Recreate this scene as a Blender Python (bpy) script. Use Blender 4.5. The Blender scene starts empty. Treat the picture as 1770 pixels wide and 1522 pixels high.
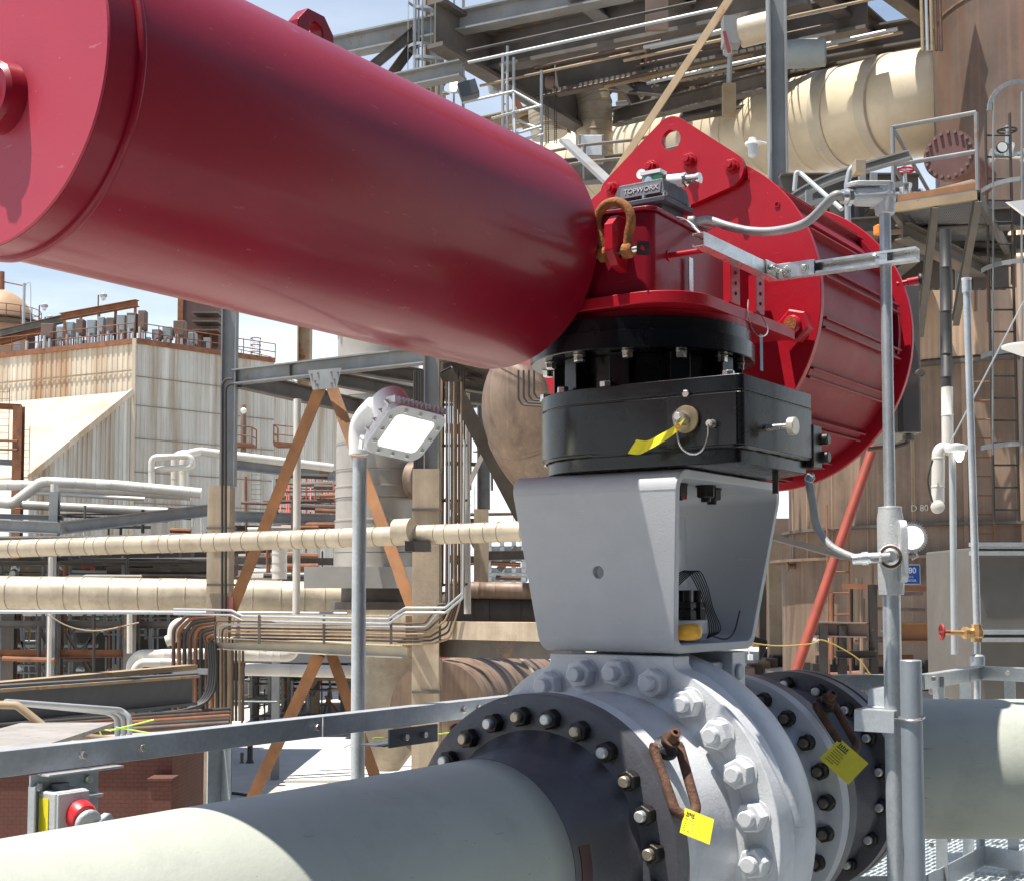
import bpy, bmesh, math, random
from mathutils import Vector, Matrix, Quaternion
from mathutils.geometry import tessellate_polygon
random.seed(7)
R = math.radians
PI = math.pi
S = bpy.context.scene
COL = S.collection
# ------------------------------------------------------------------ camera
H = 7.5                                   # eye height above the ground
FPX, CX, CY, TH = 2373.4, 885.0, 874.8, R(3.6164)
cd = bpy.data.cameras.new('camera'); cam = bpy.data.objects.new('camera', cd); COL.objects.link(cam)
cam.location = (0, 0, H); cam.rotation_euler = (PI/2 + TH, 0, 0)
cd.sensor_fit = 'HORIZONTAL'; cd.sensor_width = 36; cd.lens = FPX/1770*36
cd.shift_y = (CY-761)/1770; cd.clip_start = .05; cd.clip_end = 6000
S.camera = cam
# ------------------------------------------------------------------ sky and sun
SUN_EL = R(73.5); SUN_DIR = Vector((-.273, -.1165, 0)).normalized()
SUN_DIR = (SUN_DIR*math.cos(SUN_EL) + Vector((0, 0, math.sin(SUN_EL)))).normalized()
W = bpy.data.worlds.new('World'); S.world = W; W.use_nodes = True
nt = W.node_tree; nt.nodes.clear()
o = nt.nodes.new('ShaderNodeOutputWorld'); bg = nt.nodes.new('ShaderNodeBackground'); sky = nt.nodes.new('ShaderNodeTexSky')
sky.sky_type = 'NISHITA'; sky.sun_disc = False; sky.sun_elevation = SUN_EL
sky.sun_rotation = math.atan2(SUN_DIR.x, SUN_DIR.y); sky.air_density = 1.2; sky.dust_density = .6; sky.ozone_density = 2.0
tc = nt.nodes.new('ShaderNodeTexCoord'); mp = nt.nodes.new('ShaderNodeMapping'); mp.inputs['Scale'].default_value = (1.2, 2.2, 5)
nz = nt.nodes.new('ShaderNodeTexNoise'); nz.inputs['Scale'].default_value = 2.2; nz.inputs['Detail'].default_value = 7; nz.inputs['Roughness'].default_value = .55
rp = nt.nodes.new('ShaderNodeValToRGB'); rp.color_ramp.elements[0].position = .36; rp.color_ramp.elements[1].position = .74
mx = nt.nodes.new('ShaderNodeMix'); mx.data_type = 'RGBA'; mx.inputs['B'].default_value = (9.8, 10.3, 10.8, 1)
sx = nt.nodes.new('ShaderNodeSeparateXYZ'); zr_ = nt.nodes.new('ShaderNodeMapRange'); zr_.inputs['From Min'].default_value = .08; zr_.inputs['From Max'].default_value = .46; zr_.inputs['To Min'].default_value = 1.0; zr_.inputs['To Max'].default_value = .10
hz = nt.nodes.new('ShaderNodeMath'); hz.operation = 'MULTIPLY_ADD'; hz.inputs[1].default_value = .9; hz.inputs[2].default_value = .35; hz.use_clamp = False
ml = nt.nodes.new('ShaderNodeMath'); ml.operation = 'MULTIPLY'; ml.use_clamp = True
nt.links.new(tc.outputs['Generated'], mp.inputs[0]); nt.links.new(mp.outputs[0], nz.inputs[0]); nt.links.new(nz.outputs[0], rp.inputs[0])
nt.links.new(tc.outputs['Generated'], sx.inputs[0]); nt.links.new(sx.outputs['Z'], zr_.inputs[0]); nt.links.new(rp.outputs[0], hz.inputs[0]); nt.links.new(hz.outputs[0], ml.inputs[0]); nt.links.new(zr_.outputs[0], ml.inputs[1]); nt.links.new(ml.outputs[0], mx.inputs['Factor']); nt.links.new(sky.outputs[0], mx.inputs['A'])
nt.links.new(mx.outputs['Result'], bg.inputs[0]); nt.links.new(bg.outputs[0], o.inputs[0])
bg.inputs[1].default_value = .072
sd = bpy.data.lights.new('sun', 'SUN'); sd.energy = 4.8; sd.angle = R(.5); sd.color = (1, .95, .87)
so = bpy.data.objects.new('sun', sd); COL.objects.link(so); so.rotation_euler = SUN_DIR.to_track_quat('Z', 'Y').to_euler()
S.view_settings.view_transform = 'Standard'; S.view_settings.look = 'None'; S.view_settings.exposure = 1.0; S.view_settings.gamma = 1
# ------------------------------------------------------------------ frames
YAW = R(34.33)
AX = Vector((math.sin(YAW), math.cos(YAW), 0)); RT = Vector((math.cos(YAW), -math.sin(YAW), 0))
ORG = AX*4.19 + RT*-2.289 + Vector((0, 0, H))
LF = Matrix.Translation(ORG) @ Matrix.Rotation(-YAW, 4, 'Z')     # x to the right of the valve line, y along it, z up
ID = Matrix.Identity(4)
def P(X, Y, D):
    """world point that stands D metres in front of the eye in the photographed direction X, Y"""
    a = (X-CX)/FPX; b = (CY-Y)/FPX
    y = math.cos(TH)-b*math.sin(TH); z = math.sin(TH)+b*math.cos(TH)
    t = D/y
    return Vector((a*t, D, z*t+H))
def PZ(X, Y, z):
    """point of the direction X, Y at world height z"""
    a = (X-CX)/FPX; b = (CY-Y)/FPX
    yy = math.cos(TH)-b*math.sin(TH); zz = math.sin(TH)+b*math.cos(TH)
    t = (z-H)/zz
    return Vector((a*t, yy*t, z))
# ------------------------------------------------------------------ materials
def nn(t, k, **kw):
    n = t.nodes.new('ShaderNode'+k)
    for a, b in kw.items():
        if a in n.inputs: n.inputs[a].default_value = b
        else: setattr(n, a, b)
    return n
MATS = {}
def mat(name, base, rough=.5, metal=0, var=.12, vscale=4, bump=0, bscale=60, rust=0, rustcol=(.20, .075, .025), rscale=3, streak=0, streakcol=(.25, .13, .05),
        coat=0, coatr=.12, spec=.5, scuff=0, scuffcol=(.5, .5, .5), spray=None, dirt=0, dirtcol=(.10, .08, .06), spangle=0, panel=None, emit=None, rvar=.12, stretch=(1, 1, 1)):
    if name in MATS: return MATS[name]
    m = bpy.data.materials.new(name); m.use_nodes = True; t = m.node_tree; t.nodes.clear()
    out = nn(t, 'OutputMaterial'); b = nn(t, 'BsdfPrincipled'); L = t.links.new
    L(b.outputs[0], out.inputs[0])
    tcn = nn(t, 'TexCoord'); co = tcn.outputs['Object']
    if stretch != (1, 1, 1):
        mp_ = nn(t, 'Mapping'); mp_.inputs['Scale'].default_value = stretch; L(co, mp_.inputs[0]); co_s = mp_.outputs[0]
    else: co_s = co
    n1 = nn(t, 'TexNoise', Scale=vscale, Detail=6, Roughness=.6); L(co_s, n1.inputs['Vector'])
    mr = nn(t, 'MapRange'); mr.inputs['From Min'].default_value = .28; mr.inputs['From Max'].default_value = .72; L(n1.outputs[0], mr.inputs[0])
    c = nn(t, 'Mix', data_type='RGBA'); c.inputs['A'].default_value = (*[x*(1-var) for x in base], 1); c.inputs['B'].default_value = (*[min(1, x*(1+var)) for x in base], 1)
    L(mr.outputs[0], c.inputs['Factor']); cur = c.outputs['Result']
    rgh = nn(t, 'MapRange'); rgh.inputs['To Min'].default_value = max(.02, rough-rvar); rgh.inputs['To Max'].default_value = min(1, rough+rvar)
    n5 = nn(t, 'TexNoise', Scale=vscale*3.1, Detail=4, Roughness=.6); L(co_s, n5.inputs['Vector']); L(n5.outputs[0], rgh.inputs[0]); rc = rgh.outputs[0]
    met = None
    def over(cur, fac, col):
        x = nn(t, 'Mix', data_type='RGBA'); x.inputs['B'].default_value = (*col, 1); L(fac, x.inputs['Factor']); L(cur, x.inputs['A']); return x.outputs['Result']
    def thresh(src, lo, hi, amt=1):
        x = nn(t, 'MapRange'); x.inputs['From Min'].default_value = lo; x.inputs['From Max'].default_value = hi; x.inputs['To Max'].default_value = amt; L(src, x.inputs[0]); return x.outputs[0]
    if spangle:
        v = nn(t, 'TexVoronoi', Scale=spangle); L(co, v.inputs['Vector'])
        x = nn(t, 'Mix', data_type='RGBA', blend_type='MULTIPLY'); x.inputs['Factor'].default_value = .14
        bw = nn(t, 'RGBToBW'); L(v.outputs['Color'], bw.inputs[0]); L(cur, x.inputs['A']); L(bw.outputs[0], x.inputs['B']); cur = x.outputs['Result']
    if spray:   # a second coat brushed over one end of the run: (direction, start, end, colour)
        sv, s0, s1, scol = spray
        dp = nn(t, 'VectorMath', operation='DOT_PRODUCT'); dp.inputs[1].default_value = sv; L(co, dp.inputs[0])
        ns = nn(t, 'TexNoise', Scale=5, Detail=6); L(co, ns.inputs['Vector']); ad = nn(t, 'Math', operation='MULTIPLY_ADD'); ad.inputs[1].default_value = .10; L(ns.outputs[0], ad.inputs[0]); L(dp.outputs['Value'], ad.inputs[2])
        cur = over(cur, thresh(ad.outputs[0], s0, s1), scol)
    if streak:
        mp3 = nn(t, 'Mapping'); mp3.inputs['Scale'].default_value = (4.2, 4.2, .10); L(co, mp3.inputs[0])
        n9 = nn(t, 'TexNoise', Scale=rscale, Detail=4, Roughness=.6); L(mp3.outputs[0], n9.inputs['Vector'])
        cur = over(cur, thresh(n9.outputs[0], .52, .68, streak*.45), [min(1, q*1.7) for q in base])
        mp1 = nn(t, 'Mapping'); mp1.inputs['Scale'].default_value = (1, 1, .06); L(co, mp1.inputs[0])
        n2 = nn(t, 'TexNoise', Scale=rscale, Detail=5, Roughness=.65); L(mp1.outputs[0], n2.inputs['Vector'])
        cur = over(cur, thresh(n2.outputs[0], .46, .70, streak), streakcol)
    if dirt:
        n3 = nn(t, 'TexNoise', Scale=vscale*1.7, Detail=8, Roughness=.7); L(co, n3.inputs['Vector'])
        cur = over(cur, thresh(n3.outputs[0], .5, .75, dirt), dirtcol)
    if scuff:
        mp4 = nn(t, 'Mapping'); mp4.inputs['Scale'].default_value = (1, 1, 7); mp4.inputs['Rotation'].default_value = (.5, .3, .8); L(co, mp4.inputs[0])
        n8 = nn(t, 'TexNoise', Scale=9, Detail=9, Roughness=.62); L(mp4.outputs[0], n8.inputs['Vector'])
        cur = over(cur, thresh(n8.outputs[0], .665, .70, scuff), scuffcol)
        v8 = nn(t, 'TexVoronoi', Scale=26, feature='DISTANCE_TO_EDGE'); v9 = nn(t, 'TexVoronoi', Scale=17); L(co, v9.inputs['Vector'])
        cur = over(cur, thresh(v9.outputs['Distance'], .045, .03, scuff), scuffcol)
    if rust:
        n4 = nn(t, 'TexNoise', Scale=rscale, Detail=9, Roughness=.72); L(co, n4.inputs['Vector'])
        lo = .75-.45*rust; fac = thresh(n4.outputs[0], lo, lo+.07)
        n6 = nn(t, 'TexNoise', Scale=rscale*6, Detail=5); L(co, n6.inputs['Vector'])
        rr = nn(t, 'Mix', data_type='RGBA'); rr.inputs['A'].default_value = (*[q*.55 for q in rustcol], 1); rr.inputs['B'].default_value = (*[min(1, q*1.6) for q in rustcol], 1); L(n6.outputs[0], rr.inputs['Factor'])
        x = nn(t, 'Mix', data_type='RGBA'); L(fac, x.inputs['Factor']); L(cur, x.inputs['A']); L(rr.outputs['Result'], x.inputs['B']); cur = x.outputs['Result']
        y = nn(t, 'Mix'); L(fac, y.inputs['Factor']); L(rc, y.inputs['A']); y.inputs['B'].default_value = .85; rc = y.outputs['Result']
        if metal:
            z = nn(t, 'MapRange'); z.inputs['To Min'].default_value = metal; z.inputs['To Max'].default_value = 0; L(fac, z.inputs[0]); met = z.outputs[0]
    if panel:   # (kind, period, depth): ribbed sheet or brick courses as bump in the surface itself
        kind, per, dep = panel
        if kind == 'brick':
            br = nn(t, 'TexBrick', Scale=1/per); br.inputs['Mortar Size'].default_value = .02; mpb = nn(t, 'Mapping'); mpb.inputs['Rotation'].default_value = (PI/2, 0, 0)
            L(co, mpb.inputs[0]); L(mpb.outputs[0], br.inputs['Vector']); hsrc = br.outputs['Fac']
            cur = over(cur, thresh(hsrc, 0, 1, .6), [q*.5 for q in base])
        bp2 = nn(t, 'Bump'); bp2.inputs['Strength'].default_value = dep; bp2.inputs['Distance'].default_value = .02; bp2.invert = True; L(hsrc, bp2.inputs['Height'])
        L(bp2.outputs[0], b.inputs['Normal'])
    if bump:
        nb = nn(t, 'TexNoise', Scale=bscale, Detail=6, Roughness=.6); L(co_s, nb.inputs['Vector'])
        bp = nn(t, 'Bump'); bp.inputs['Strength'].default_value = bump; bp.inputs['Distance'].default_value = .01; L(nb.outputs[0], bp.inputs['Height']); L(bp.outputs[0], b.inputs['Normal'])
    L(cur, b.inputs['Base Color']); L(rc, b.inputs['Roughness'])
    if met: L(met, b.inputs['Metallic'])
    else: b.inputs['Metallic'].default_value = metal
    b.inputs['Specular IOR Level'].default_value = spec
    b.inputs['Coat Weight'].default_value = coat; b.inputs['Coat Roughness'].default_value = coatr
    if emit: b.inputs['Emission Color'].default_value = (*emit[0], 1); b.inputs['Emission Strength'].default_value = emit[1]
    MATS[name] = m
    return m
AXV = AX
RED = mat('red paint', (.215, .003, .016), .42, var=.12, vscale=2.2, bump=.06, bscale=120, coat=.30, coatr=.15, spec=.22, rvar=.06, scuff=.35, scuffcol=(.45, .16, .17), dirt=.25, dirtcol=(.17, .006, .014))
REDM = mat('red paint matt', (.38, .006, .018), .42, var=.10, vscale=6, bump=.08, bscale=120, coat=.12, spec=.3, scuff=.3, scuffcol=(.5, .2, .18), rust=.18, rscale=14)
REDD = mat('drum red paint', (.24, .006, .014), .5, var=.2, vscale=2.5, bump=.08, bscale=110, coat=.10, coatr=.2, spec=.2, scuff=.3, scuffcol=(.4, .14, .12), dirt=.45, dirtcol=(.15, .02, .018))
BLACK = mat('black enamel', (.004, .0045, .006), .26, var=.3, vscale=3, bump=.12, bscale=14, coat=.12, spec=.35, dirt=.2, dirtcol=(.02, .018, .016))
BLACKM = mat('dark machined steel', (.035, .032, .030), .38, metal=.5, var=.35, vscale=5, bump=.1, bscale=60, dirt=.3, dirtcol=(.16, .11, .07))
GREY = mat('blue grey paint', (.43, .445, .47), .48, var=.07, vscale=3, bump=.12, bscale=150, dirt=.35, dirtcol=(.33, .345, .365), coat=.05, scuff=.35, scuffcol=(.55, .56, .58), spec=.35)
SILV = mat('light grey paint', (.58, .595, .615), .42, var=.10, vscale=4, bump=.16, bscale=110, dirt=.65, dirtcol=(.33, .33, .34), coat=.1, scuff=.5, scuffcol=(.30, .29, .28), rust=.07, rscale=11, spec=.4)
FLG = mat('black flange coating', (.068, .067, .078), .42, var=.25, vscale=5, bump=.2, bscale=90, dirt=.4, dirtcol=(.095, .09, .095), rust=.12, rscale=9, scuff=.5, scuffcol=(.22, .21, .21))
PGK = dict(var=.08, vscale=2.5, bump=.14, bscale=70, dirt=.45, dirtcol=(.235, .25, .215), scuff=.5, scuffcol=(.12, .125, .12), spec=.3)
PIPEG = mat('grey green pipe paint', (.38, .40, .345), .55, **PGK)
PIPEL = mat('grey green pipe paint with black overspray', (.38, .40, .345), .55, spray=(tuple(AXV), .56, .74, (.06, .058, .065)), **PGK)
NUTB = mat('black nut', (.018, .016, .015), .42, metal=.3, var=.5, vscale=25, bump=.3, bscale=150, rust=.22, rscale=30)
STUD = mat('stud end', (.42, .36, .27), .4, metal=.7, var=.5, vscale=18, rust=.45, rscale=22, rustcol=(.35, .17, .04))
STUDW = mat('pale stud end', (.6, .6, .58), .4, metal=.6, var=.3, vscale=20, rust=.2, rscale=25)
RUST = mat('orange rust', (.27, .10, .025), .85, var=.45, vscale=22, bump=.5, bscale=120)
RUSTD = mat('dark rust', (.10, .045, .025), .8, var=.55, vscale=26, bump=.5, bscale=120)
GALV = mat('galvanised steel', (.50, .53, .55), .42, metal=.55, var=.15, vscale=7, spangle=110, bump=.06, bscale=60, dirt=.35, dirtcol=(.32, .34, .35))
GALVB = mat('dull galvanised post', (.30, .33, .36), .5, metal=.35, var=.12, vscale=5, bump=.1, bscale=90, dirt=.3, dirtcol=(.22, .24, .25))
ZINC = mat('bright zinc', (.62, .63, .62), .30, metal=.8, var=.2, vscale=14, dirt=.3, dirtcol=(.35, .33, .30))
STEEL = mat('bare bolt steel', (.62, .60, .56), .28, metal=.9, var=.2, vscale=20)
ALU = mat('cast aluminium', (.52, .53, .53), .5, metal=.35, var=.1, vscale=9, bump=.3, bscale=160)
YEL = mat('yellow tag', (.78, .66, .02), .55, var=.07, vscale=20, dirt=.15)
INK = mat('black ink', (.02, .02, .02), .6)
YCAP = mat('amber plastic cap', (.72, .36, .03), .35, var=.1, vscale=12, dirt=.2)
DKGREY = mat('dark grey housing', (.055, .062, .075), .5, var=.15, vscale=10, bump=.2, bscale=200)
WHITE = mat('white paint', (.75, .75, .74), .45, var=.05, vscale=6, dirt=.12, dirtcol=(.45, .43, .40))
HOLEM = mat('dark cavity', (.01, .01, .01), .9)
FLEX = mat('grey flexible conduit', (.27, .27, .27), .42, var=.1, vscale=15, bump=.2, bscale=180)
BRASS = mat('brass', (.55, .33, .14), .38, metal=.7, var=.3, vscale=25)
# ------------------------------------------------------------------ mesh builder
MW = {}
class MB:
    def __init__(s, M=LF): s.v = []; s.f = []; s.mi = []; s.M = M; s.cur = 0
    def add(s, vs, fs):
        n = len(s.v); s.v += [Vector(v) for v in vs]; s.f += [tuple(i+n for i in f) for f in fs]; s.mi += [s.cur]*len(fs); return s
    def m(s, i): s.cur = i; return s
    def box(s, a, b, rot=None, c=None):
        x0, y0, z0 = a; x1, y1, z1 = b
        vs = [Vector(p) for p in ((x0, y0, z0), (x1, y0, z0), (x1, y1, z0), (x0, y1, z0), (x0, y0, z1), (x1, y0, z1), (x1, y1, z1), (x0, y1, z1))]
        if rot is not None:
            c = Vector(c) if c is not None else (Vector(a)+Vector(b))/2
            vs = [c+rot@(v-c) for v in vs]
        return s.add(vs, [(0, 3, 2, 1), (4, 5, 6, 7), (0, 1, 5, 4), (1, 2, 6, 5), (2, 3, 7, 6), (3, 0, 4, 7)])
    def lathe(s, o, d, prof, n=32, start=0, close=True):
        o = Vector(o); d = Vector(d).normalized(); e1 = d.orthogonal().normalized(); e2 = d.cross(e1)
        vs = []; fs = []
        for t, r in prof:
            for i in range(n):
                a = 2*PI*i/n+start; vs.append(o+d*t+(e1*math.cos(a)+e2*math.sin(a))*max(r, 1e-5))
        m = len(prof)
        for k in range(m-1):
            for i in range(n):
                j = (i+1) % n; fs.append((k*n+i, k*n+j, (k+1)*n+j, (k+1)*n+i))
        if close: fs.append(tuple(range(n))[::-1]); fs.append(tuple((m-1)*n+i for i in range(n)))
        return s.add(vs, fs)
    def cyl(s, a, b, r, r2=None, n=20, cap=True):
        a = Vector(a); b = Vector(b); L = (b-a).length
        return s.lathe(a, b-a, [(0, r), (L, r if r2 is None else r2)], n, 0, cap)
    def tube(s, pts, r, n=10, closed=False, rs=None):
        pts = [Vector(p) for p in pts]; N = len(pts); tg = []
        for i in range(N):
            a = pts[i-1] if (i or closed) else pts[0]; b = pts[(i+1) % N] if (i < N-1 or closed) else pts[-1]
            tg.append((b-a).normalized())
        e = tg[0].orthogonal().normalized(); vs = []; fs = []
        for i in range(N):
            e = (e-tg[i]*e.dot(tg[i])).normalized(); g = tg[i].cross(e); rr = rs[i] if rs else r
            for k in range(n): a = 2*PI*k/n; vs.append(pts[i]+(e*math.cos(a)+g*math.sin(a))*rr)
        for i in range(N if closed else N-1):
            j = (i+1) % N
            for k in range(n): l = (k+1) % n; fs.append((i*n+k, i*n+l, j*n+l, j*n+k))
        if not closed: fs.append(tuple(range(n))[::-1]); fs.append(tuple((N-1)*n+k for k in range(n)))
        return s.add(vs, fs)
    def prism(s, loops, o, ex, ey, ez):
        """2-D loops (first outer, others holes) laid in ex, ey from o and given thickness ez"""
        o = Vector(o); ex = Vector(ex); ey = Vector(ey); ez = Vector(ez)
        fl = [p for l in loops for p in l]; n = len(fl)
        base = [o+ex*p[0]+ey*p[1] for p in fl]
        tri = tessellate_polygon([[Vector((p[0], p[1], 0)) for p in l] for l in loops]) if len(loops) > 1 else [tuple(range(n))]
        fs = [tuple(reversed(t)) for t in tri]+[tuple(i+n for i in t) for t in tri]
        k = 0
        for l in loops:
            q = len(l)
            for i in range(q): j = (i+1) % q; fs.append((k+i, k+j, k+j+n, k+i+n))
            k += q
        return s.add(base+[b+ez for b in base], fs)
    def hexa(s, c, d, af, h, ang=0, ch=.12):
        c = Vector(c); r = af/2/math.cos(PI/6)
        return s.lathe(c, d, [(0, r), (h*(1-ch), r), (h, r*.88)], 6, ang)
    def beam(s, a, b, h, w, tf=.02, tw=.012, up=Vector((0, 0, 1)), kind='I'):
        a = Vector(a); b = Vector(b); d = (b-a).normalized(); up = Vector(up); x = d.cross(up)
        if x.length < 1e-3: x = d.orthogonal()
        x.normalize(); y = x.cross(d)
        def bar(x0, x1, y0, y1):
            vs = [q+x*u+y*v for q in (a, b) for u, v in ((x0, y0), (x1, y0), (x1, y1), (x0, y1))]
            s.add(vs, [(0, 3, 2, 1), (4, 5, 6, 7), (0, 1, 5, 4), (1, 2, 6, 5), (2, 3, 7, 6), (3, 0, 4, 7)])
        if kind == 'I':
            bar(-w/2, w/2, h/2-tf, h/2); bar(-w/2, w/2, -h/2, -h/2+tf); bar(-tw/2, tw/2, -h/2+tf, h/2-tf)
        elif kind == 'C':
            bar(-w/2, w/2, h/2-tf, h/2); bar(-w/2, w/2, -h/2, -h/2+tf); bar(w/2-tw, w/2, -h/2+tf, h/2-tf)
        elif kind == 'L':
            bar(-w/2, w/2, h/2-tf, h/2); bar(-w/2, -w/2+tf, -h/2, h/2-tf)
        else: bar(-w/2, w/2, -h/2, h/2)
        return s
    def build_each(s, name, mats, parent, **kw):
        """every separate piece becomes a part of its own"""
        up = list(range(len(s.v)))
        def find(i):
            while up[i] != i: up[i] = up[up[i]]; i = up[i]
            return i
        for f in s.f:
            for k in f[1:]: up[find(k)] = find(f[0])
        grp = {}
        for n_f, f in enumerate(s.f): grp.setdefault(find(f[0]), []).append(n_f)
        for fs in grp.values():
            m = MB(s.M); ids = {}
            for n_f in fs:
                m.f.append(tuple(ids.setdefault(i, len(ids)) for i in s.f[n_f])); m.mi.append(s.mi[n_f])
            m.v = [s.v[i] for i in ids]; m.build(name, mats, parent, **kw)
    def build(s, name, mats, parent=None, bevel=0, smooth=32, seg=2):
        me = bpy.data.meshes.new(name)
        Wm = s.M; inv = MW[parent.name].inverted() if parent else ID
        if parent is None:
            c = Wm @ (sum(s.v, Vector())/len(s.v)); zmin = min((Wm@v).z for v in s.v); base = Matrix.Translation((c.x, c.y, zmin)); inv = base.inverted()
        T = inv @ Wm
        me.from_pydata([T@v for v in s.v], [], s.f)
        bm = bmesh.new(); bm.from_mesh(me); bmesh.ops.recalc_face_normals(bm, faces=bm.faces); bm.to_mesh(me); bm.free()
        if not isinstance(mats, (list, tuple)): mats = [mats]
        for q in mats: me.materials.append(q)
        me.polygons.foreach_set('material_index', s.mi)
        me.polygons.foreach_set('use_smooth', [True]*len(me.polygons)); me.set_sharp_from_angle(angle=R(smooth))
        ob = bpy.data.objects.new(name, me); COL.objects.link(ob)
        if parent: ob.parent = parent; MW[ob.name] = MW[parent.name]
        else: ob.matrix_world = base; MW[ob.name] = base
        if bevel:
            md = ob.modifiers.new('bevel', 'BEVEL'); md.width = bevel; md.segments = seg; md.limit_method = 'ANGLE'; md.angle_limit = R(35); md.harden_normals = True
        return ob
def thing(name, p, label, cat, group=None, M=None, rz=0):
    ob = bpy.data.objects.new(name, None); COL.objects.link(ob); ob.empty_display_size = .1
    w = (M @ Vector(p)) if M else Vector(p)
    m = Matrix.Translation(w) @ Matrix.Rotation(rz, 4, 'Z'); ob.matrix_world = m; MW[ob.name] = m
    return tag(ob, label, cat, group)
def tag(ob, label=None, cat=None, group=None, kind=None):
    if label: ob['label'] = label
    if cat: ob['category'] = cat
    if group: ob['group'] = group
    if kind: ob['kind'] = kind
    return ob
def put(src, parent, M):
    """copy of a part (shared mesh) placed at world matrix M under parent"""
    ob = src.copy(); COL.objects.link(ob); ob.parent = parent; ob.matrix_parent_inverse = ID
    ob.matrix_basis = MW[parent.name].inverted() @ M; MW[ob.name] = M
    return ob
def frame_at(p, d, base=LF, ang=0):
    """world matrix at p with its z axis along d (both in base)"""
    z = (base.to_3x3() @ Vector(d)).normalized(); q = z.to_track_quat('Z', 'Y')
    return Matrix.Translation(base @ Vector(p)) @ q.to_matrix().to_4x4() @ Matrix.Rotation(ang, 4, 'Z')
def spread(builder, name, mats, parent, spots, bevel=0):
    """one mesh built at the origin, then copied to every spot (p, d, ang) under parent"""
    mb = MB(ID); builder(mb); me = None; out = []
    for i, (p, d, ang) in enumerate(spots):
        M = frame_at(p, d, LF, ang)
        if me is None:
            ob = MB(ID); ob.v, ob.f, ob.mi = mb.v, mb.f, mb.mi
            ob.M = MW[parent.name]; first = ob.build(name, mats, parent, bevel); me = first
            first.matrix_basis = MW[parent.name].inverted() @ M; MW[first.name] = M; out.append(first)
        else: out.append(put(me, parent, M))
    return out
def boolcut(ob, mb):
    c = MB(mb.M); c.v, c.f, c.mi = mb.v, mb.f, mb.mi
    cu = c.build('cutter', [HOLEM]); md = ob.modifiers.new('b', 'BOOLEAN'); md.operation = 'DIFFERENCE'; md.object = cu; md.solver = 'EXACT'
    bpy.context.view_layer.update(); dg = bpy.context.evaluated_depsgraph_get()
    me = bpy.data.meshes.new_from_object(ob.evaluated_get(dg)); ob.modifiers.clear(); ob.data = me; me.set_sharp_from_angle(angle=R(32))
    bpy.data.objects.remove(cu)
def text(s, size, o, ex, ey, mat_, name, parent, depth=.0008, M=LF, bold=False):
    cu = bpy.data.curves.new('t', 'FONT'); cu.body = s; cu.size = size; cu.extrude = depth; cu.align_x = 'CENTER'; cu.align_y = 'CENTER'; cu.resolution_u = 3
    if bold: cu.offset = size*.02
    ob = bpy.data.objects.new('t', cu); COL.objects.link(ob); bpy.context.view_layer.update()
    me = bpy.data.meshes.new_from_object(ob.evaluated_get(bpy.context.evaluated_depsgraph_get())); bpy.data.objects.remove(ob)
    ex = Vector(ex).normalized(); ey = Vector(ey).normalized(); ez = ex.cross(ey)
    m = MB(M); Q = Matrix((ex, ey, ez)).transposed(); o = Vector(o)
    m.add([o+Q@v.co for v in me.vertices], [tuple(p.vertices) for p in me.polygons]); bpy.data.meshes.remove(me)
    return m.build(name, mat_, parent)
def arc(c, r, a0, a1, n, flat=True):
    return [(c[0]+r*math.cos(a0+(a1-a0)*i/n), c[1]+r*math.sin(a0+(a1-a0)*i/n)) for i in range(n+1)]
def circ(c, r, n=24): return [(c[0]+r*math.cos(2*PI*i/n), c[1]+r*math.sin(2*PI*i/n)) for i in range(n)]
def roundpoly(pts, r, n=6):
    out = []; N = len(pts)
    for i in range(N):
        p = Vector(pts[i][:2]); rr = pts[i][2] if len(pts[i]) > 2 else r
        a = (Vector(pts[i-1][:2])-p); b = (Vector(pts[(i+1) % N][:2])-p); A = a.normalized(); B = b.normalized()
        ang = A.angle(B)
        if rr <= 0: out.append(tuple(p)); continue
        t = min(rr/math.tan(ang/2), a.length*.49, b.length*.49); rr = t*math.tan(ang/2)
        c = p+(A+B).normalized()*(rr/math.sin(ang/2)); s0 = p+A*t-c; s1 = p+B*t-c
        a0 = math.atan2(s0.y, s0.x); a1 = math.atan2(s1.y, s1.x); d = (a1-a0+PI) % (2*PI)-PI
        out += [(c.x+rr*math.cos(a0+d*k/n), c.y+rr*math.sin(a0+d*k/n)) for k in range(n+1)]
    return out
def bez(p, n=12):
    """smooth curve through points (Catmull-Rom)"""
    p = [Vector(q) for q in p]; q = [p[0]*2-p[1]]+p+[p[-1]*2-p[-2]]; out = []
    for i in range(1, len(q)-2):
        for k in range(n):
            t = k/n; a, b, c, d = q[i-1:i+3]
            out.append(.5*((2*b)+(c-a)*t+(2*a-5*b+4*c-d)*t*t+(3*b-a-3*c+d)*t**3))
    out.append(p[-1]); return out
def bent(p, r, n=6):
    """poly-line with rounded corners of radius r"""
    p = [Vector(q) for q in p]; out = [p[0]]
    for i in range(1, len(p)-1):
        a = (p[i-1]-p[i]); b = (p[i+1]-p[i]); A = a.normalized(); B = b.normalized(); ang = A.angle(B)
        if ang > R(178): continue
        t = min(r/math.tan(ang/2), a.length*.48, b.length*.48)
        s0 = p[i]+A*t; s1 = p[i]+B*t
        for k in range(n+1):
            u = k/n; out.append(s0*(1-u)**2+p[i]*2*u*(1-u)+s1*u*u)
    out.append(p[-1]); return out
X3, Y3, Z3 = Vector((1, 0, 0)), Vector((0, 1, 0)), Vector((0, 0, 1))
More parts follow.
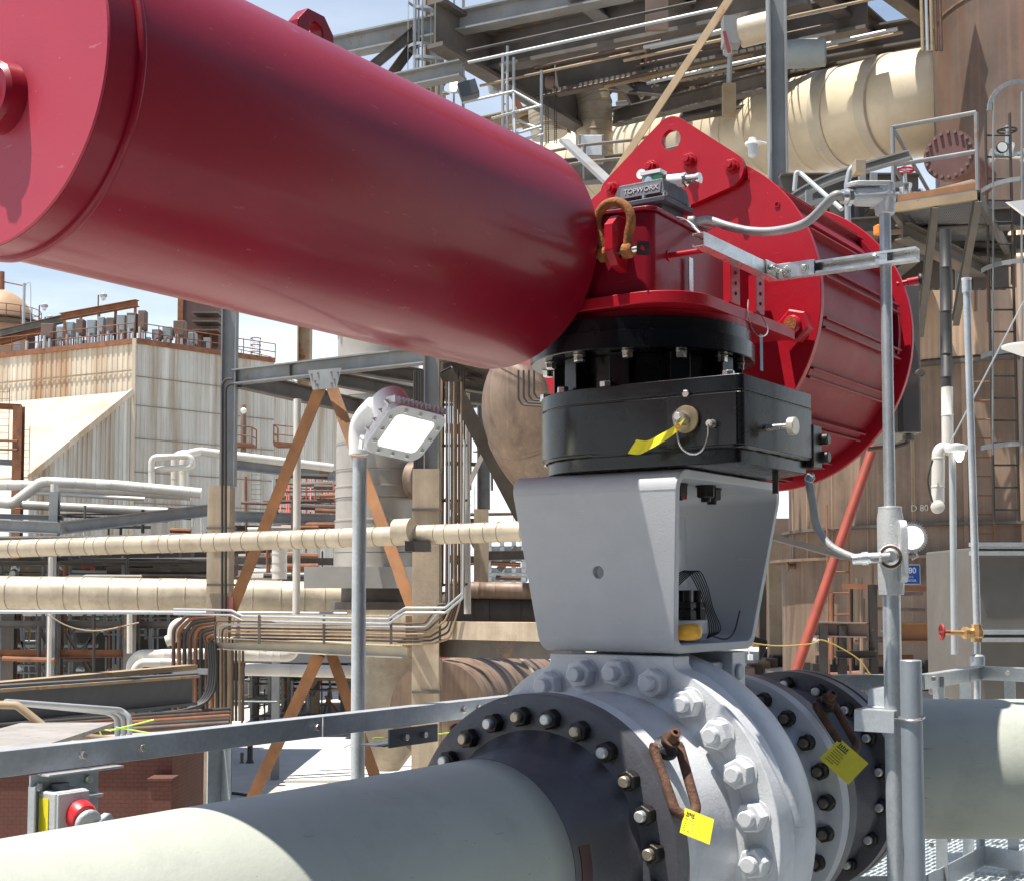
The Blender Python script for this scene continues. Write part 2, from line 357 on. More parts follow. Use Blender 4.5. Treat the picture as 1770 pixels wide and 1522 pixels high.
# =================================================================== FOREGROUND
# ---- red actuator
act = thing('valve_actuator', (0, 0, .925), 'large red actuator, long horizontal cylinder and ribbed drum, on top of the black coupling', 'actuator', M=LF)
CV, CZ = -.346, 1.1455
cylb = MB().lathe((CV, -2.30, CZ), Y3, [(0, .380), (.0, .387), (1.895, .387), (1.912, .37)], 160).build('cylinder', RED, act, smooth=30)
MB().lathe((CV, -2.3695, CZ), Y3, [(0, .387), (.0695, .387)], 160).build('end_rim', RED, act)
c = MB().lathe((CV, -2.3745, CZ), Y3, [(0, .383), (.0045, .386)], 160).build('end_cap', mat('sun glare red paint', (.40, .035, .065), .5, var=.06, vscale=2, bump=.05, bscale=120, coat=.1, scuff=.3, scuffcol=(.6, .3, .3), spec=.4), act)  # same red paint as the cylinder; sunlight and glare tinted into the cap colour
MB().tube([(CV+.388*math.cos(a*PI/80), -2.288, CZ+.388*math.sin(a*PI/80)) for a in range(160)], .011, 10, closed=True).build('weld_ring', RED, cylb)
b = MB().lathe((-.302, -2.455, 1.085), Y3, [(.035, .045), (.035, .066), (.045, .075), (.082, .080)], 48).build('port_boss', RED, c)
MB().hexa((-.302, -2.42, 1.085), -Y3, .05, .02).lathe((-.302, -2.43, 1.085), Y3, [(0, .03), (.015, .036)], 32).build('port_plug', REDM, c)
lp = roundpoly([(-.075, 0, 0), (.075, 0, 0), (.075, .085, .0), (.035, .13, .0), (-.035, .13, .0), (-.075, .085, .0)], 0)
MB().prism([lp, [(x, y) for x, y in arc((0, .072), .027, 0, PI, 10)]+[(x, y) for x, y in arc((0, .045), .027, PI, 2*PI, 10)]], (CV-.02, -1.355, CZ+.375), Y3, Z3, (.045, 0, 0)).build('lifting_lug', RED, act, bevel=.004)
MB().cyl((CV+.05, -.41, CZ), (CV+.05, -.28, CZ), .24, n=64).build('cylinder_neck', RED, act)
hp = roundpoly([(-.60, -.36, .05), (.0, -.345, .02), (.19, -.31, .035), (.155, .58, .01), (-.60, .58, .01)], .03)
hs = MB().prism([hp], (0, 0, .965), X3, Y3, (0, 0, .275)).build('housing', RED, act, bevel=.004)
hp2 = roundpoly([(-.612, -.37, .05), (.0, -.355, .02), (.202, -.32, .035), (.167, .58, .01), (-.612, .58, .01)], .03)
MB().prism([hp2], (0, 0, 1.2405), X3, Y3, (0, 0, .014)).build('housing_lid', RED, hs, bevel=.003)
MB().lathe((0, .02, .8965), Z3, [(0, .34), (.028, .34)], 96).build('adapter_ring', REDM, act)
bp_ = roundpoly([(-.80, -.15, .1), (-.45, -.37, .25), (.34, -.37, .19), (.34, .50, .006), (-.80, .50, .006)], .1, 14)
MB().prism([bp_], (0, 0, .925), X3, Y3, (0, 0, .039)).build('base_plate', REDM, act, bevel=.003)
# eye plate on the nose
ep = roundpoly([(-.105, .0, .0), (-.07, -.045, 0), (0, -.06, .0), (0, .12, .0), (-.065, .12, .0), (-.105, .085, .0)], 0)
MB().prism([ep, circ((-.055, .0), .017, 20)], (.075, -.318, 1.10), Y3, Z3, (.032, 0, 0)).build('eye_plate', REDM, act, bevel=.003)
# angle brackets carrying the strut
for y in (-.055, .145):
    MB().box((.318, y, .965), (.345, y+.006, 1.115)).box((.339, y+.0065, .965), (.345, y+.075, 1.115)).build('angle_bracket', REDM, act, bevel=.0015)
    spread(lambda m: m.cyl((0, 0, -.001), (0, 0, .002), .006, n=12), 'slot_hole', HOLEM, act, [((.3455, y+.04, z), X3, 0) for z in (1.0, 1.035, 1.07)])
MB().cyl((.17, -.19, 1.115), (.40, -.19, 1.115), .009).cyl((.178, -.19, 1.115), (.19, -.19, 1.115), .018).build('strut_rod', REDM, act)
MB().box((.195, -.065, 1.02), (.198, -.035, 1.135)).build('dull_strip', ZINC, act)
MB().tube(bez([(.335, .15, .985), (.352, .165, .96), (.372, .18, .915), (.375, .16, .885), (.365, .12, .875), (.352, .09, .905), (.343, .085, .955), (.338, .10, 1.0)], 6), .0022, 6).build('wire_loop', STEEL, act)
MB().box((.362, .135, .76), (.364, .158, .885)).build('hanging_strip', mat('blue steel strip', (.12, .14, .2), .4, metal=.4), act)
for k in range(3): MB().tube(bez([(.10+.012*k, -.16, 1.262), (.19, -.12+.02*k, 1.258), (.25, -.16+.02*k, 1.22), (.33, -.30+.02*k, 1.165), (.40, -.405+.02*k, 1.115)], 6), .0024, 6).build('thin_wire', [STEEL, WHITE, INK][k], act)
# front plate of drum, drum shell, rear rim
DV, DZ = -.238, 1.114
fp = MB().lathe((DV, .625, DZ), Y3, [(0, .629), (.003, .631), (.030, .631), (.033, .629)], 160).build('drum_front_plate', REDM, act)
sh = MB().lathe((DV, .658, DZ), Y3, [(0, .600), (.945, .600)], 160).build('drum_shell', REDD, act)
MB().lathe((DV, 1.602, DZ), Y3, [(0, .650), (.003, .653), (.025, .653), (.028, .650)], 160).build('drum_rear_rim', REDM, act)
for k in range(20):
    a = R(-81+18*k); cs, sn = math.cos(a), math.sin(a); er = Vector((cs, 0, sn)); et = Vector((-sn, 0, cs)); c0 = Vector((DV, 0, DZ))
    m = MB()
    for s in (-1, 1):
        p = [c0+er*(.598)+et*(s*.018)+Y3*.70, c0+er*.598+et*(s*.018)+Y3*1.56]
        m.beam(p[0]+er*.014, p[1]+er*.014, .032, .009, up=er, kind='bar')
    m.beam(c0+er*.606+Y3*.705, c0+er*.606+Y3*1.555, .014, .03, up=er, kind='bar')
    m.build('drum_rib', REDD, act, bevel=.0015)
for a0, a1 in ((-9, 9), (27, 45)):
    m = MB()
    for k in range(6):
        aa, ab = R(a0+(a1-a0)*k/6), R(a0+(a1-a0)*(k+1)/6)
        f = lambda a: Vector((DV+math.cos(a)*.612, 1.535, DZ+math.sin(a)*.612))
        m.beam(f(aa), f(ab), .026, .02, up=Y3, kind='bar')
    m.build('drum_cross_rib', RED, act)
spread(lambda m: m.lathe((0, 0, 0), Z3, [(0, .012), (.004, .011), (.004, .0075), (-.002, .007)], 20), 'weld_stud', REDM, act,
       [((DV+.585*math.cos(R(a)), .625, DZ+.585*math.sin(R(a))), -Y3, 0) for a in (55, 38, 12, -14, 128, 150, 178, 205)])
# lifting plate
lp = roundpoly([(-.215, 1.915, .075), (.185, 1.60, .07), (-.215, 1.50, .5), (-.63, 1.60, .07)], .05, 10)
lpl = MB().prism([lp, circ((-.213, 1.80), .042, 24)], (0, .596, 0), X3, Z3, (0, .026, 0)).build('lifting_plate', REDM, act, bevel=.003)
spread(lambda m: (m.lathe((0, 0, 0), Z3, [(0, .030), (.005, .030)], 24), m.hexa((0, 0, .005), Z3, .042, .024), m.cyl((0, 0, .028), (0, 0, .040), .013, n=14)), 'hex_bolt', REDM, lpl,
       [((x, .596, z), -Y3, random.random()) for x, z in ((-.131, 1.70), (.051, 1.644), (-.30, 1.70), (-.482, 1.644))], bevel=.001)
# cleanout nut on plate right and little valve at the rear
MB().hexa((.31, .60, .99), -Y3, .11, .05).lathe((.31, .56, .99), -Y3, [(0, .035), (.02, .035), (.03, .028)], 24).build('drum_port_nut', REDM, act)
MB().lathe((.31, .545, .99), -Y3, [(0, .026), (.02, .024)], 20).build('rusty_plug', RUST, act)
MB().cyl((.35, 1.61, 1.335), (.42, 1.63, 1.345), .012).cyl((.39, 1.62, 1.34), (.435, 1.64, 1.348), .017).build('vent_valve', REDM, act)
MB().lathe((.435, 1.64, 1.348), (.07, .02, .01), [(0, .02), (.006, .028), (.014, .028), (.02, .012)], 12).build('valve_knob', INK, act)
# ---- rusty shackle on nose
shk = thing('bow_shackle', (.09, -.41, 1.08), 'orange rusted bow shackle hooked in the red eye plate on the actuator nose', 'shackle', M=LF)
pc = Vector((.091, -.375, 1.10)); lean = R(-8)
def sp(x, z): return pc+Vector((x, -z*math.sin(lean)*-1*0-z*.12, z))
pts = [sp(-.045, 0), sp(-.047, .03), sp(-.052, .055)]+[sp(.064*math.cos(R(a)), .098+.064*math.sin(R(a))) for a in range(205, -26, -11)]+[sp(.052, .055), sp(.047, .03), sp(.045, 0)]
MB().tube(pts, .0145, 14, rs=[.015]*3+[.0155]*(len(pts)-6)+[.015]*3).lathe(pc+Vector((-.062, 0, 0)), X3, [(0, .018), (.006, .025), (.03, .025), (.036, .02)], 20).lathe(pc+Vector((.026, 0, 0)), X3, [(0, .018), (.006, .025), (.03, .025), (.036, .02)], 20).build('bow', RUST, shk)
MB().cyl(pc+Vector((-.075, 0, 0)), pc+Vector((.085, 0, 0)), .011).build('pin', STEEL, shk)
MB().prism([roundpoly([(-.02, -.022), (.022, -.022), (.022, .022), (-.02, .022)], .006), circ((0, 0), .009, 14)], pc+Vector((.098, 0, 0)), Y3*.75+X3*.65, Z3, (.006, -.006, 0)).build('pin_tab', NUTB, shk)
# ---- limit switch box
sw = thing('limit_switch_box', (0, .05, 1.255), 'dark grey switch box with a green indicator dome on top of the red housing', 'switch box', M=LF)
x0, x1, y0, y1 = -.10, .10, -.055, .15
MB().box((x0+.02, y0+.02, 1.262), (x1-.02, y1-.02, 1.348)).box((x0-.02, y0-.006, 1.346), (x1+.006, y1+.006, 1.366)).box((x0+.055, y0+.005, 1.256), (x0+.10, y0+.05, 1.348)).build('base', DKGREY, sw, bevel=.004)
MB().add([(x0-.012, y0, 1.37), (x1, y0, 1.37), (x1, y1, 1.37), (x0-.012, y1, 1.37), (x0+.012, y0+.012, 1.433), (x1-.012, y0+.012, 1.433), (x1-.012, y1-.012, 1.433), (x0+.012, y1-.012, 1.433)],
         [(0, 3, 2, 1), (4, 5, 6, 7), (0, 1, 5, 4), (1, 2, 6, 5), (2, 3, 7, 6), (3, 0, 4, 7)]).build('cover', DKGREY, sw, bevel=.006)
MB().box((-.075, y0+.001, 1.378), (.085, y0+.004, 1.42), rot=Matrix.Rotation(R(-10), 3, 'X')).build('name_plate', mat('label grey', (.12, .13, .15), .5), sw)
text('TOPWORX', .027, (.008, y0-.001, 1.4), X3, (0, .19, 1), mat('worn lettering', (.42, .43, .44), .6), 'lettering', sw)
DOME = mat('clear dome', (.25, .32, .34), .12, var=.1, coat=.6); GRN = mat('green indicator', (.01, .16, .06), .4)
MB().lathe((.0, .05, 1.434), Z3, [(0, .040), (.035, .038), (.05, .028), (.052, 0)], 24).build('indicator_dome', DOME, sw)
MB().box((.022, .012, 1.438), (.045, .055, 1.473)).lathe((0, .05, 1.436), Z3, [(0, .041), (.012, .041)], 24).build('indicator_flag', GRN, sw)
MB().lathe((-.035, .03, 1.483), (0, -1, .1), [(0, .018), (.006, .018)], 16).box((-.03, .01, 1.473), (.05, .06, 1.486)).build('indicator_cap', WHITE, sw)
MB().cyl((.05, .07, 1.453), (.115, .07, 1.448), .024, n=20).build('gland_body', WHITE, sw)
MB().hexa((.112, .07, 1.448), X3, .044, .012).cyl((.122, .07, 1.448), (.165, .07, 1.445), .016).lathe((.165, .07, 1.445), X3, [(0, .019), (.01, .019)], 18).build('gland_nut', STEEL, sw)
spread(lambda m: (m.lathe((0, 0, 0), Z3, [(0, .009), (.012, .009)], 12), m.cyl((0, 0, .012), (0, 0, .018), .006, n=8)), 'cover_screw', STEEL, sw, [((x0+.01, y0+.01, 1.366), Z3, 0), ((x1-.004, y0+.01, 1.366), Z3, 0), ((x1-.004, y1-.02, 1.366), Z3, 0), ((.02, y0+.004, 1.366), Z3, 0)])
MB().box((.03, -.05, 1.256), (.075, -.02, 1.288)).build('mounting_foot', WHITE, sw, bevel=.004)
MB().cyl((.06, -.075, 1.272), (.07, -.06, 1.27), .01).build('foot_bolt', STEEL, sw)
m = MB(); m.beam((.085, -.07, 1.275), (.20, .09, 1.262), .004, .05, kind='bar'); m.build('bracket_strip', ZINC, sw)
# ---- strut channels
def channel(mb, a, b, h=.043, d=.041, t=.003, lip=.008, side=1, up=Z3):
    a = Vector(a); b = Vector(b); dd = (b-a).normalized(); x = dd.cross(up).normalized()*side
    def bar(x0, x1, y0, y1):
        vs = [q+x*u+up*v for q in (a, b) for u, v in ((x0, y0), (x1, y0), (x1, y1), (x0, y1))]
        mb.add(vs, [(0, 3, 2, 1), (4, 5, 6, 7), (0, 1, 5, 4), (1, 2, 6, 5), (2, 3, 7, 6), (3, 0, 4, 7)])
    bar(d-t, d, -h/2+t, h/2-t); bar(0, d, h/2-t, h/2); bar(0, d, -h/2, -h/2+t); bar(0, t, h/2-lip, h/2-t); bar(0, t, -h/2+t, -h/2+lip)
st = thing('strut_bracket', (.42, -.1, 1.06), 'bright steel strut channels bolted at an angle between red housing and conduit riser', 'strut', M=LF)
m = MB(); channel(m, (.385, -.41, 1.09), (.385, .17, 1.09), side=1); m.build('channel', ZINC, st)
m = MB(); channel(m, (.43, .135, 1.09), (.905, .135, 1.09), side=-1); m.build('channel', ZINC, st)
MB().box((.4275, .045, 1.064), (.4325, .128, 1.116)).box((.4275, .1285, 1.064), (.565, .1335, 1.116)).build('corner_plate', ZINC, st, bevel=.001)
spread(lambda m: (m.lathe((0, 0, 0), Z3, [(0, .016), (.003, .016)], 18), m.hexa((0, 0, .003), Z3, .02, .010), m.cyl((0, 0, .013), (0, 0, .018), .006, n=10)), 'hex_bolt', STEEL, st, [((.465, .1283, 1.09), -Y3, .3), ((.53, .1283, 1.09), -Y3, .1), ((.4327, .07, 1.09), X3, 0), ((.4327, .105, 1.09), X3, .5)], bevel=.0006)
m = MB(); [m.box((x-.022, .1765, 1.076), (x+.022, .1775, 1.090)) for x in (.60, .66, .72)]; 
# ---- black coupling / gear housing
gb = thing('coupling_housing', (0, 0, .395), 'glossy black coupling housing with bolted flange, between the red actuator and the grey yoke', 'coupling', M=LF)
MB().lathe((-.022, 0, .79), Z3, [(0, .386), (.003, .390), (.058, .390), (.062, .378), (.066, .378), (.103, .378), (.106, .374)], 128).build('upper_flange', BLACK, gb)
m = MB().lathe((0, 0, .665), Z3, [(0, .27), (.125, .27)], 64)
for k in range(10):
    a = R(36*k+12); m.box((-.035, .25, .666), (.035, .325, .789), rot=Matrix.Rotation(a, 3, 'Z'), c=(0, 0, .7))
m.build('neck', BLACK, gb, bevel=.004)
def plan(g):
    r = .39-g; f = .395-g; q = .54-g
    pts = [(r*math.cos(a), r*math.sin(a)) for a in [R(-48-6*i) for i in range(47)]]
    return [(.286, -math.sqrt(r*r-.286**2)), ]+pts+[(q, .15)]+[(q, -f+.012), (q-.012, -f), (.286, -f)]
def plan2(g):
    r = .395-g; q = .54-g
    left = [(r*math.cos(a)*.91, r*math.sin(a)) for a in [R(-90)-R(4)*i for i in range(46)]]
    return left+[(.22, r), (q, .15), (q, -r+.018), (q-.005, -r+.005), (q-.018, -r)]
gm = MB().prism([plan2(0)], (0, 0, .449), X3, Y3, (0, 0, .162)).build('body', BLACK, gb, bevel=.003)
MB().box((.286, -.399, .4495), (.523, -.390, .6105)).build('front_pad', BLACK, gb, bevel=.003)
MB().prism([plan2(.001)], (0, 0, .616), X3, Y3, (0, 0, .049)).prism([plan2(.007)], (0, 0, .608), X3, Y3, (0, 0, .012)).build('top_plate', BLACK, gb, bevel=.003)
MB().prism([plan2(.022)], (0, 0, .397), X3, Y3, (0, 0, .050)).build('bottom_plate', BLACK, gb, bevel=.003)
m = MB(); pp = [Vector((x, y, .4475)) for x, y in plan2(.010)]
m.tube([p+Vector((0, 0, random.uniform(-.0015, .0015))) for a, b in zip(pp, pp[1:]+pp[:1]) for p in [a.lerp(b, t/max(1, int((b-a).length/.02))) for t in range(max(1, int((b-a).length/.02)))]], .0085, 8, closed=True).build('weld_bead', BLACK, gm)
def bolthead(m): m.lathe((0, 0, 0), Z3, [(0, .021), (.004, .021)], 20); m.hexa((0, 0, .004), Z3, .034, .02)
spread(bolthead, 'hex_bolt', STEEL, gb, [((.335*math.cos(R(a))-.022, .335*math.sin(R(a)), .789), -Z3, a) for a in range(-9, 351, 30)], bevel=.001)
spread(bolthead, 'hex_nut', STEEL, gb, [((.355*math.cos(R(a)), .355*math.sin(R(a)), .665), Z3, a) for a in range(96, 306, 30)]+[((.46, -.32, .665), Z3, .4), ((.46, .09, .665), Z3, .4)], bevel=.001)
# pins, port and knob
BRZ = mat('bronze bush', (.30, .24, .15), .4, metal=.7, var=.3, vscale=30)
pb = MB().lathe((.356, -.402, .535), -Y3, [(0, .043), (.010, .043), (.012, .036)], 32).build('pin_bush', BRZ, gb)
MB().cyl((.352, -.412, .535), (.352, -.45, .54), .021, n=20).hexa((.352, -.447, .54), -Y3, .022, .014).build('indicator_pin', STEEL, gb)
spread(lambda m: m.hexa((0, 0, 0), Z3, .020, .008), 'set_screw', STEEL, gb, [((.355, -.402, .615), -Y3, .2)])
MB().lathe((.444, -.402, .515), -Y3, [(0, .014), (.004, .014), (.012, .009), (.03, .008)], 16).lathe((.444, -.42, .515), -Y3, [(0, .011), (.008, .011)], 14).build('lanyard_bolt', STEEL, gb)
MB().tube(bez([(.352, -.458, .535), (.35, -.458, .50), (.36, -.455, .45), (.385, -.45, .425), (.41, -.445, .422), (.432, -.44, .44), (.443, -.434, .475), (.444, -.432, .512)], 8), .0028, 8).build('lanyard', STEEL, gb)
MB().cyl((.54, -.215, .515), (.615, -.215, .515), .011, n=16).build('knob_stem', STEEL, gb)
MB().lathe((.612, -.215, .515), X3, [(0, .025), (.003, .028), (.022, .028), (.025, .025)], 32).build('knob', mat('pale knob', (.55, .5, .42), .35, metal=.5, var=.1, vscale=40), gb)
MB().box((.49, .15, .42), (.545, .23, .565)).cyl((.50, .23, .52), (.57, .23, .52), .02).cyl((.50, .23, .46), (.57, .23, .46), .02).build('sensor_box', BLACKM, gb, bevel=.006)
MB().box((.44, .05, .33), (.46, .055, .42)).build('drain_strip', BLACKM, gb)
# yellow tag on the lanyard
def ytag(label, pts, wdir, width, up, M=LF):
    pts = [Vector(p) for p in pts]; n = len(pts); w = Vector(wdir); up = Vector(up)*.0008
    vs = []; fs = []
    for p in pts: vs += [p-w*width/2-up, p+w*width/2-up, p+w*width/2+up, p-w*width/2+up]
    for i in range(n-1):
        for k in range(4): l = (k+1) % 4; fs.append((i*4+k, i*4+l, i*4+4+l, i*4+4+k))
    fs += [(3, 2, 1, 0), (n*4-4, n*4-3, n*4-2, n*4-1)]
    m = MB(M).add(vs, fs).build('tag', YEL, smooth=60); tag(m, label, 'tag', 'yellow inspection tags'); return m
t1 = ytag('curled yellow paper tag tied to the pin of the black coupling housing', bez([(.368, -.462, .512), (.34, -.468, .492), (.31, -.478, .474), (.275, -.47, .462), (.245, -.482, .448), (.215, -.495, .452)], 5), Vector((.55, .1, .83)).normalized(), .050, (0, -1, .1))
spread(lambda m: m.lathe((0, 0, -.001), Z3, [(0, .0085), (.002, .0085)], 16), 'eyelet', RUST, t1, [((.357, -.4655, .508), (.05, -1, .1), 0)])
# ---- grey yoke
yk = thing('valve_yoke', (0, 0, -.19), 'blue grey bent plate yoke with one round hole, under the black coupling', 'yoke', M=LF)
outer = roundpoly([(-.392, .392), (.432, .392), (.30, -.192), (-.30, -.192)], .062, 10); inner = roundpoly([(-.362, .364), (.402, .364), (.273, -.164), (-.273, -.164)], .036, 10)
def wz(z): return .252+(.062)*(z+.192)/.584
m = MB(); n = len(outer); vs = []
for (a, b) in outer: vs += [(-wz(b), a, b), (wz(b), a, b)]
for (a, b) in inner: vs += [(-wz(b), a, b), (wz(b), a, b)]
fs = []
for i in range(n):
    j = (i+1) % n; o_, p_ = 2*i, 2*j; q_, r_ = 2*n+2*i, 2*n+2*j
    fs += [(o_, p_, p_+1, o_+1), (q_, q_+1, r_+1, r_), (o_, q_, r_, p_), (o_+1, p_+1, r_+1, q_+1)]
m.add(vs, fs); yb = m.build('bent_plate', GREY, yk, smooth=25)
boolcut(yb, MB().cyl((0, -.45, .069), (0, -.25, .069), .0195, n=32)); md = yb.modifiers.new('bevel', 'BEVEL'); md.width = .0035; md.segments = 2; md.limit_method = 'ANGLE'; md.angle_limit = R(50); md.harden_normals = True
for z_ in (.325, -.125):
    w_ = wz(z_); yy = -.392+(.392-z_)*(.092/.584); MB().box((-w_+.004, yy-.0006, z_), (w_-.004, yy+.003, z_+.0022)).build('bend_line', GREY, yk)
MB().cyl((0, 0, -.16), (0, 0, .36), .075, n=40).lathe((0, 0, .02), Z3, [(0, .10), (.0, .13), (.24, .13), (.24, .1)], 48).build('stem', GREY, yk)
MB().box((.05, -.32, .075), (.19, -.12, .185)).box((.07, -.31, .19), (.17, -.16, .33)).box((.06, -.30, .20), (.185, -.27, .215)).build('stem_guard', GREY, yk, bevel=.006)
MB().lathe((0, 0, -.135), Z3, [(0, .20), (.045, .20)], 48).build('gland_plate', GREY, yk)
spread(lambda m: (m.cyl((0, 0, 0), (0, 0, .10), .014), m.hexa((0, 0, .0), Z3, .05, .035), m.hexa((0, 0, .04), Z3, .05, .02)), 'gland_nut', NUTB, yk, [((.165*math.cos(R(a)), .165*math.sin(R(a)), -.089), Z3, 0) for a in (-10, -50, -90, 30, 75, 130)])
spread(lambda m: (m.lathe((0, 0, 0), Z3, [(0, .035), (.006, .035)], 24), m.hexa((0, 0, .006), Z3, .055, .035), m.cyl((0, 0, .04), (0, 0, .055), .017)), 'mounting_nut', NUTB, yk, [((.22*math.cos(R(a)), .22*math.sin(R(a)), .363), -Z3, a) for a in (-70, -35, 0, 35, 180)])
MB().box((-.26, -.12, -.04), (-.10, .08, .20)).build('bearing_block', GREY, yk, bevel=.005)
MB().box((.13, -.12, .315), (.18, -.06, .362)).build('red_stop_block', REDM, yk)
m = MB()
for k in range(6):
    o_ = .008*k; m.tube(bez([(.13, -.05, .06-o_), (.18+o_, -.07, .075), (.21+o_, -.06, .03), (.23+o_*.7, -.03, -.05), (.235+o_, -.01, -.12), (.22, .0, -.15)], 6), .0022, 6)
m.tube(bez([(.22, .02, -.14), (.24, .10, -.155), (.245, .16, -.13), (.248, .20, -.06)], 8), .003, 6)
m.build('control_wires', INK, yk)
yc = MB().lathe((.12, -.255, -.132), (1, .05, .06), [(0, .024), (.13, .024), (.15, .027), (.18, .027), (.196, .020), (.202, .008)], 24).build('plastic_cap', YCAP); tag(yc, 'amber yellow plastic plug sticking out under the lower edge of the grey yoke', 'plug')
# ---- grey valve body
VZ = -.775
vb = thing('ball_valve', (0, 0, VZ-.6), 'light grey flanged valve with a ring of big painted hex nuts, under the yoke', 'valve', M=LF)
MB().lathe((0, -.628, VZ), Y3, [(0, .466), (.0, .470), (.062, .470), (.066, .465), (.068, .43), (.11, .415), (.345, .455), (.352, .48), (.36, .49)], 144).build('end_flange_near', SILV, vb)
MB().lathe((0, -.157, VZ), Y3, [(0, .560), (.012, .582), (.03, .592), (.09, .594), (.17, .588), (.22, .570), (.30, .52), (.38, .46), (.43, .42)], 144).build('body', SILV, vb)
def pedplate(y, t, w=.235, rr=.592, top=-.2):
    zc = top-VZ; right = [(w, zc), (w, .55), (w+.008, .533), (w+.024, .524)]
    arcp = [(rr*math.cos(a), rr*math.sin(a)) for a in [R(60.5)-i*R(301)/90 for i in range(91)]]
    left = [(-x, z) for x, z in right][::-1]
    return [(x, z+VZ) for x, z in right+arcp+left]
fpv = MB().prism([pedplate(0, 0)], (0, -.268, 0), X3, Z3, (0, .11, 0)).build('front_plate', SILV, vb, bevel=.006)
MB().box((-.23, .165, -.50), (.235, .27, -.2)).build('rear_plate', SILV, vb, bevel=.006)
MB().box((-.2, -.155, -.42), (.2, .163, -.235)).cyl((0, 0, -.3), (0, 0, -.19), .13, n=32).build('pedestal', SILV, vb, bevel=.005)
MB().box((.236, -.18, -.30), (.24, -.06, -.24)).build('serial_plate', GALV, vb)
MB().lathe((.238, .21, -.27), X3, [(0, .028), (.006, .028), (.01, .024)], 24).build('side_plug', GREY, vb)
def bignut(m): m.lathe((0, 0, 0), Z3, [(0, .052), (.004, .052)], 28); m.hexa((0, 0, .004), Z3, .082, .048, ch=.1); m.lathe((0, 0, .05), Z3, [(0, .025), (.028, .025), (.032, .022)], 24)
spread(bignut, 'hex_nut', SILV, vb, [((.519*math.cos(R(a)), -.268, VZ+.519*math.sin(R(a))), -Y3, a*1.7) for a in [10.7+15*k for k in range(24)]], bevel=.0022)
MB().lathe((0, .27, VZ), Y3, [(0, .44), (.05, .41), (.22, .385), (.262, .40), (.273, .42), (.274, .468), (.278, .476), (.345, .476), (.349, .47)], 144).build('end_flange_far', GREY, vb)
# ---- pipe flange + pipe left
def fnut(m): m.m(0); m.lathe((0, 0, 0), Z3, [(0, .030), (.002, .030)], 18); m.hexa((0, 0, .002), Z3, .054, .034, ch=.12); m.m(1); m.lathe((0, 0, .03), Z3, [(0, .0165), (.022, .0165), (.026, .013)], 18)
pl = thing('process_pipe', (0, -1.6, VZ-.31), 'wide grey green pipe with black bolted flange, entering the valve from the lower left', 'pipe', M=LF)
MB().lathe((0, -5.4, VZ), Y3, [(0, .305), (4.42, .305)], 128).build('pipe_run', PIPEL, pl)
MB().lathe((0, -.98, VZ), Y3, [(0, .3065), (.08, .309), (.19, .322), (.24, .345), (.268, .365), (.272, .466), (.276, .474), (.340, .474), (.344, .470)], 144).build('weld_neck_flange', FLG, pl)
sp_ = [((.406*math.cos(R(a)), -.708, VZ+.406*math.sin(R(a))), -Y3, a*2.3) for a in [6.3+15*k for k in range(24)]]
spread(fnut, 'stud_nut', [NUTB, STUD], pl, sp_[0::2], bevel=.0016); spread(fnut, 'stud_nut', [NUTB, STUDW], pl, sp_[1::2], bevel=.0016)
MB().prism([arc((0, 0), .3075, R(-6), R(16), 8)+arc((0, 0), .3095, R(16), R(-6), 8)], (0, -.95, VZ), X3, Z3, (0, .12, 0)).build('maroon_patch', mat('maroon primer', (.06, .02, .022), .5, var=.2), pl)
# ---- far side flanges and the elbow to the right pipe
pr = thing('process_pipe', (0, 1.2, VZ-.31), 'grey green pipe leaving the valve to the right after two dark flanges', 'pipe', M=LF)
MB().lathe((0, .620, VZ), Y3, [(0, .470), (.004, .474), (.075, .474), (.08, .47), (.082, .385), (.14, .345), (.22, .325), (.40, .325), (.47, .35), (.52, .385), (.572, .39), (.575, .452), (.645, .452), (.65, .44), (.67, .44), (.675, .452), (.74, .452), (.745, .34), (.80, .307)], 144).build('spool_piece', FLG, pr)
spread(fnut, 'stud_nut', [NUTB, mat('dark stud end', (.12, .10, .08), .5, metal=.3, var=.4, vscale=20)], pr, [((.424*math.cos(R(a)), .545, VZ+.424*math.sin(R(a))), -Y3, a*1.3) for a in [4.2+15*k for k in range(24)]], bevel=.0016)
spread(fnut, 'flange_nut', [NUTB, STUDW], pr, [((.40*math.cos(R(a)), 1.195, VZ+.40*math.sin(R(a))), -Y3, a*1.1) for a in [10+20*k for k in range(18)]], bevel=.0016)
inter = Vector((0, 1.707, VZ)); d2 = Vector((.826, .564, 0)).normalized()
path = [Vector((0, 1.36, VZ))]+[inter+(-Y3*.407)*(1-t)**2+d2*.407*t*t for t in [i/14 for i in range(15)]]+[inter+d2*q for q in (.6, .9, 1.3, 3.5)]
MB().tube(path, .305, 96).build('pipe_run', PIPEG, pr, smooth=60)
MB().tube([inter+d2*1.22+(Vector((-d2.y, d2.x, 0))*math.cos(a*PI/40)+Z3*math.sin(a*PI/40))*.305 for a in range(80)], .004, 6, closed=True).build('weld_seam', PIPEG, pr)
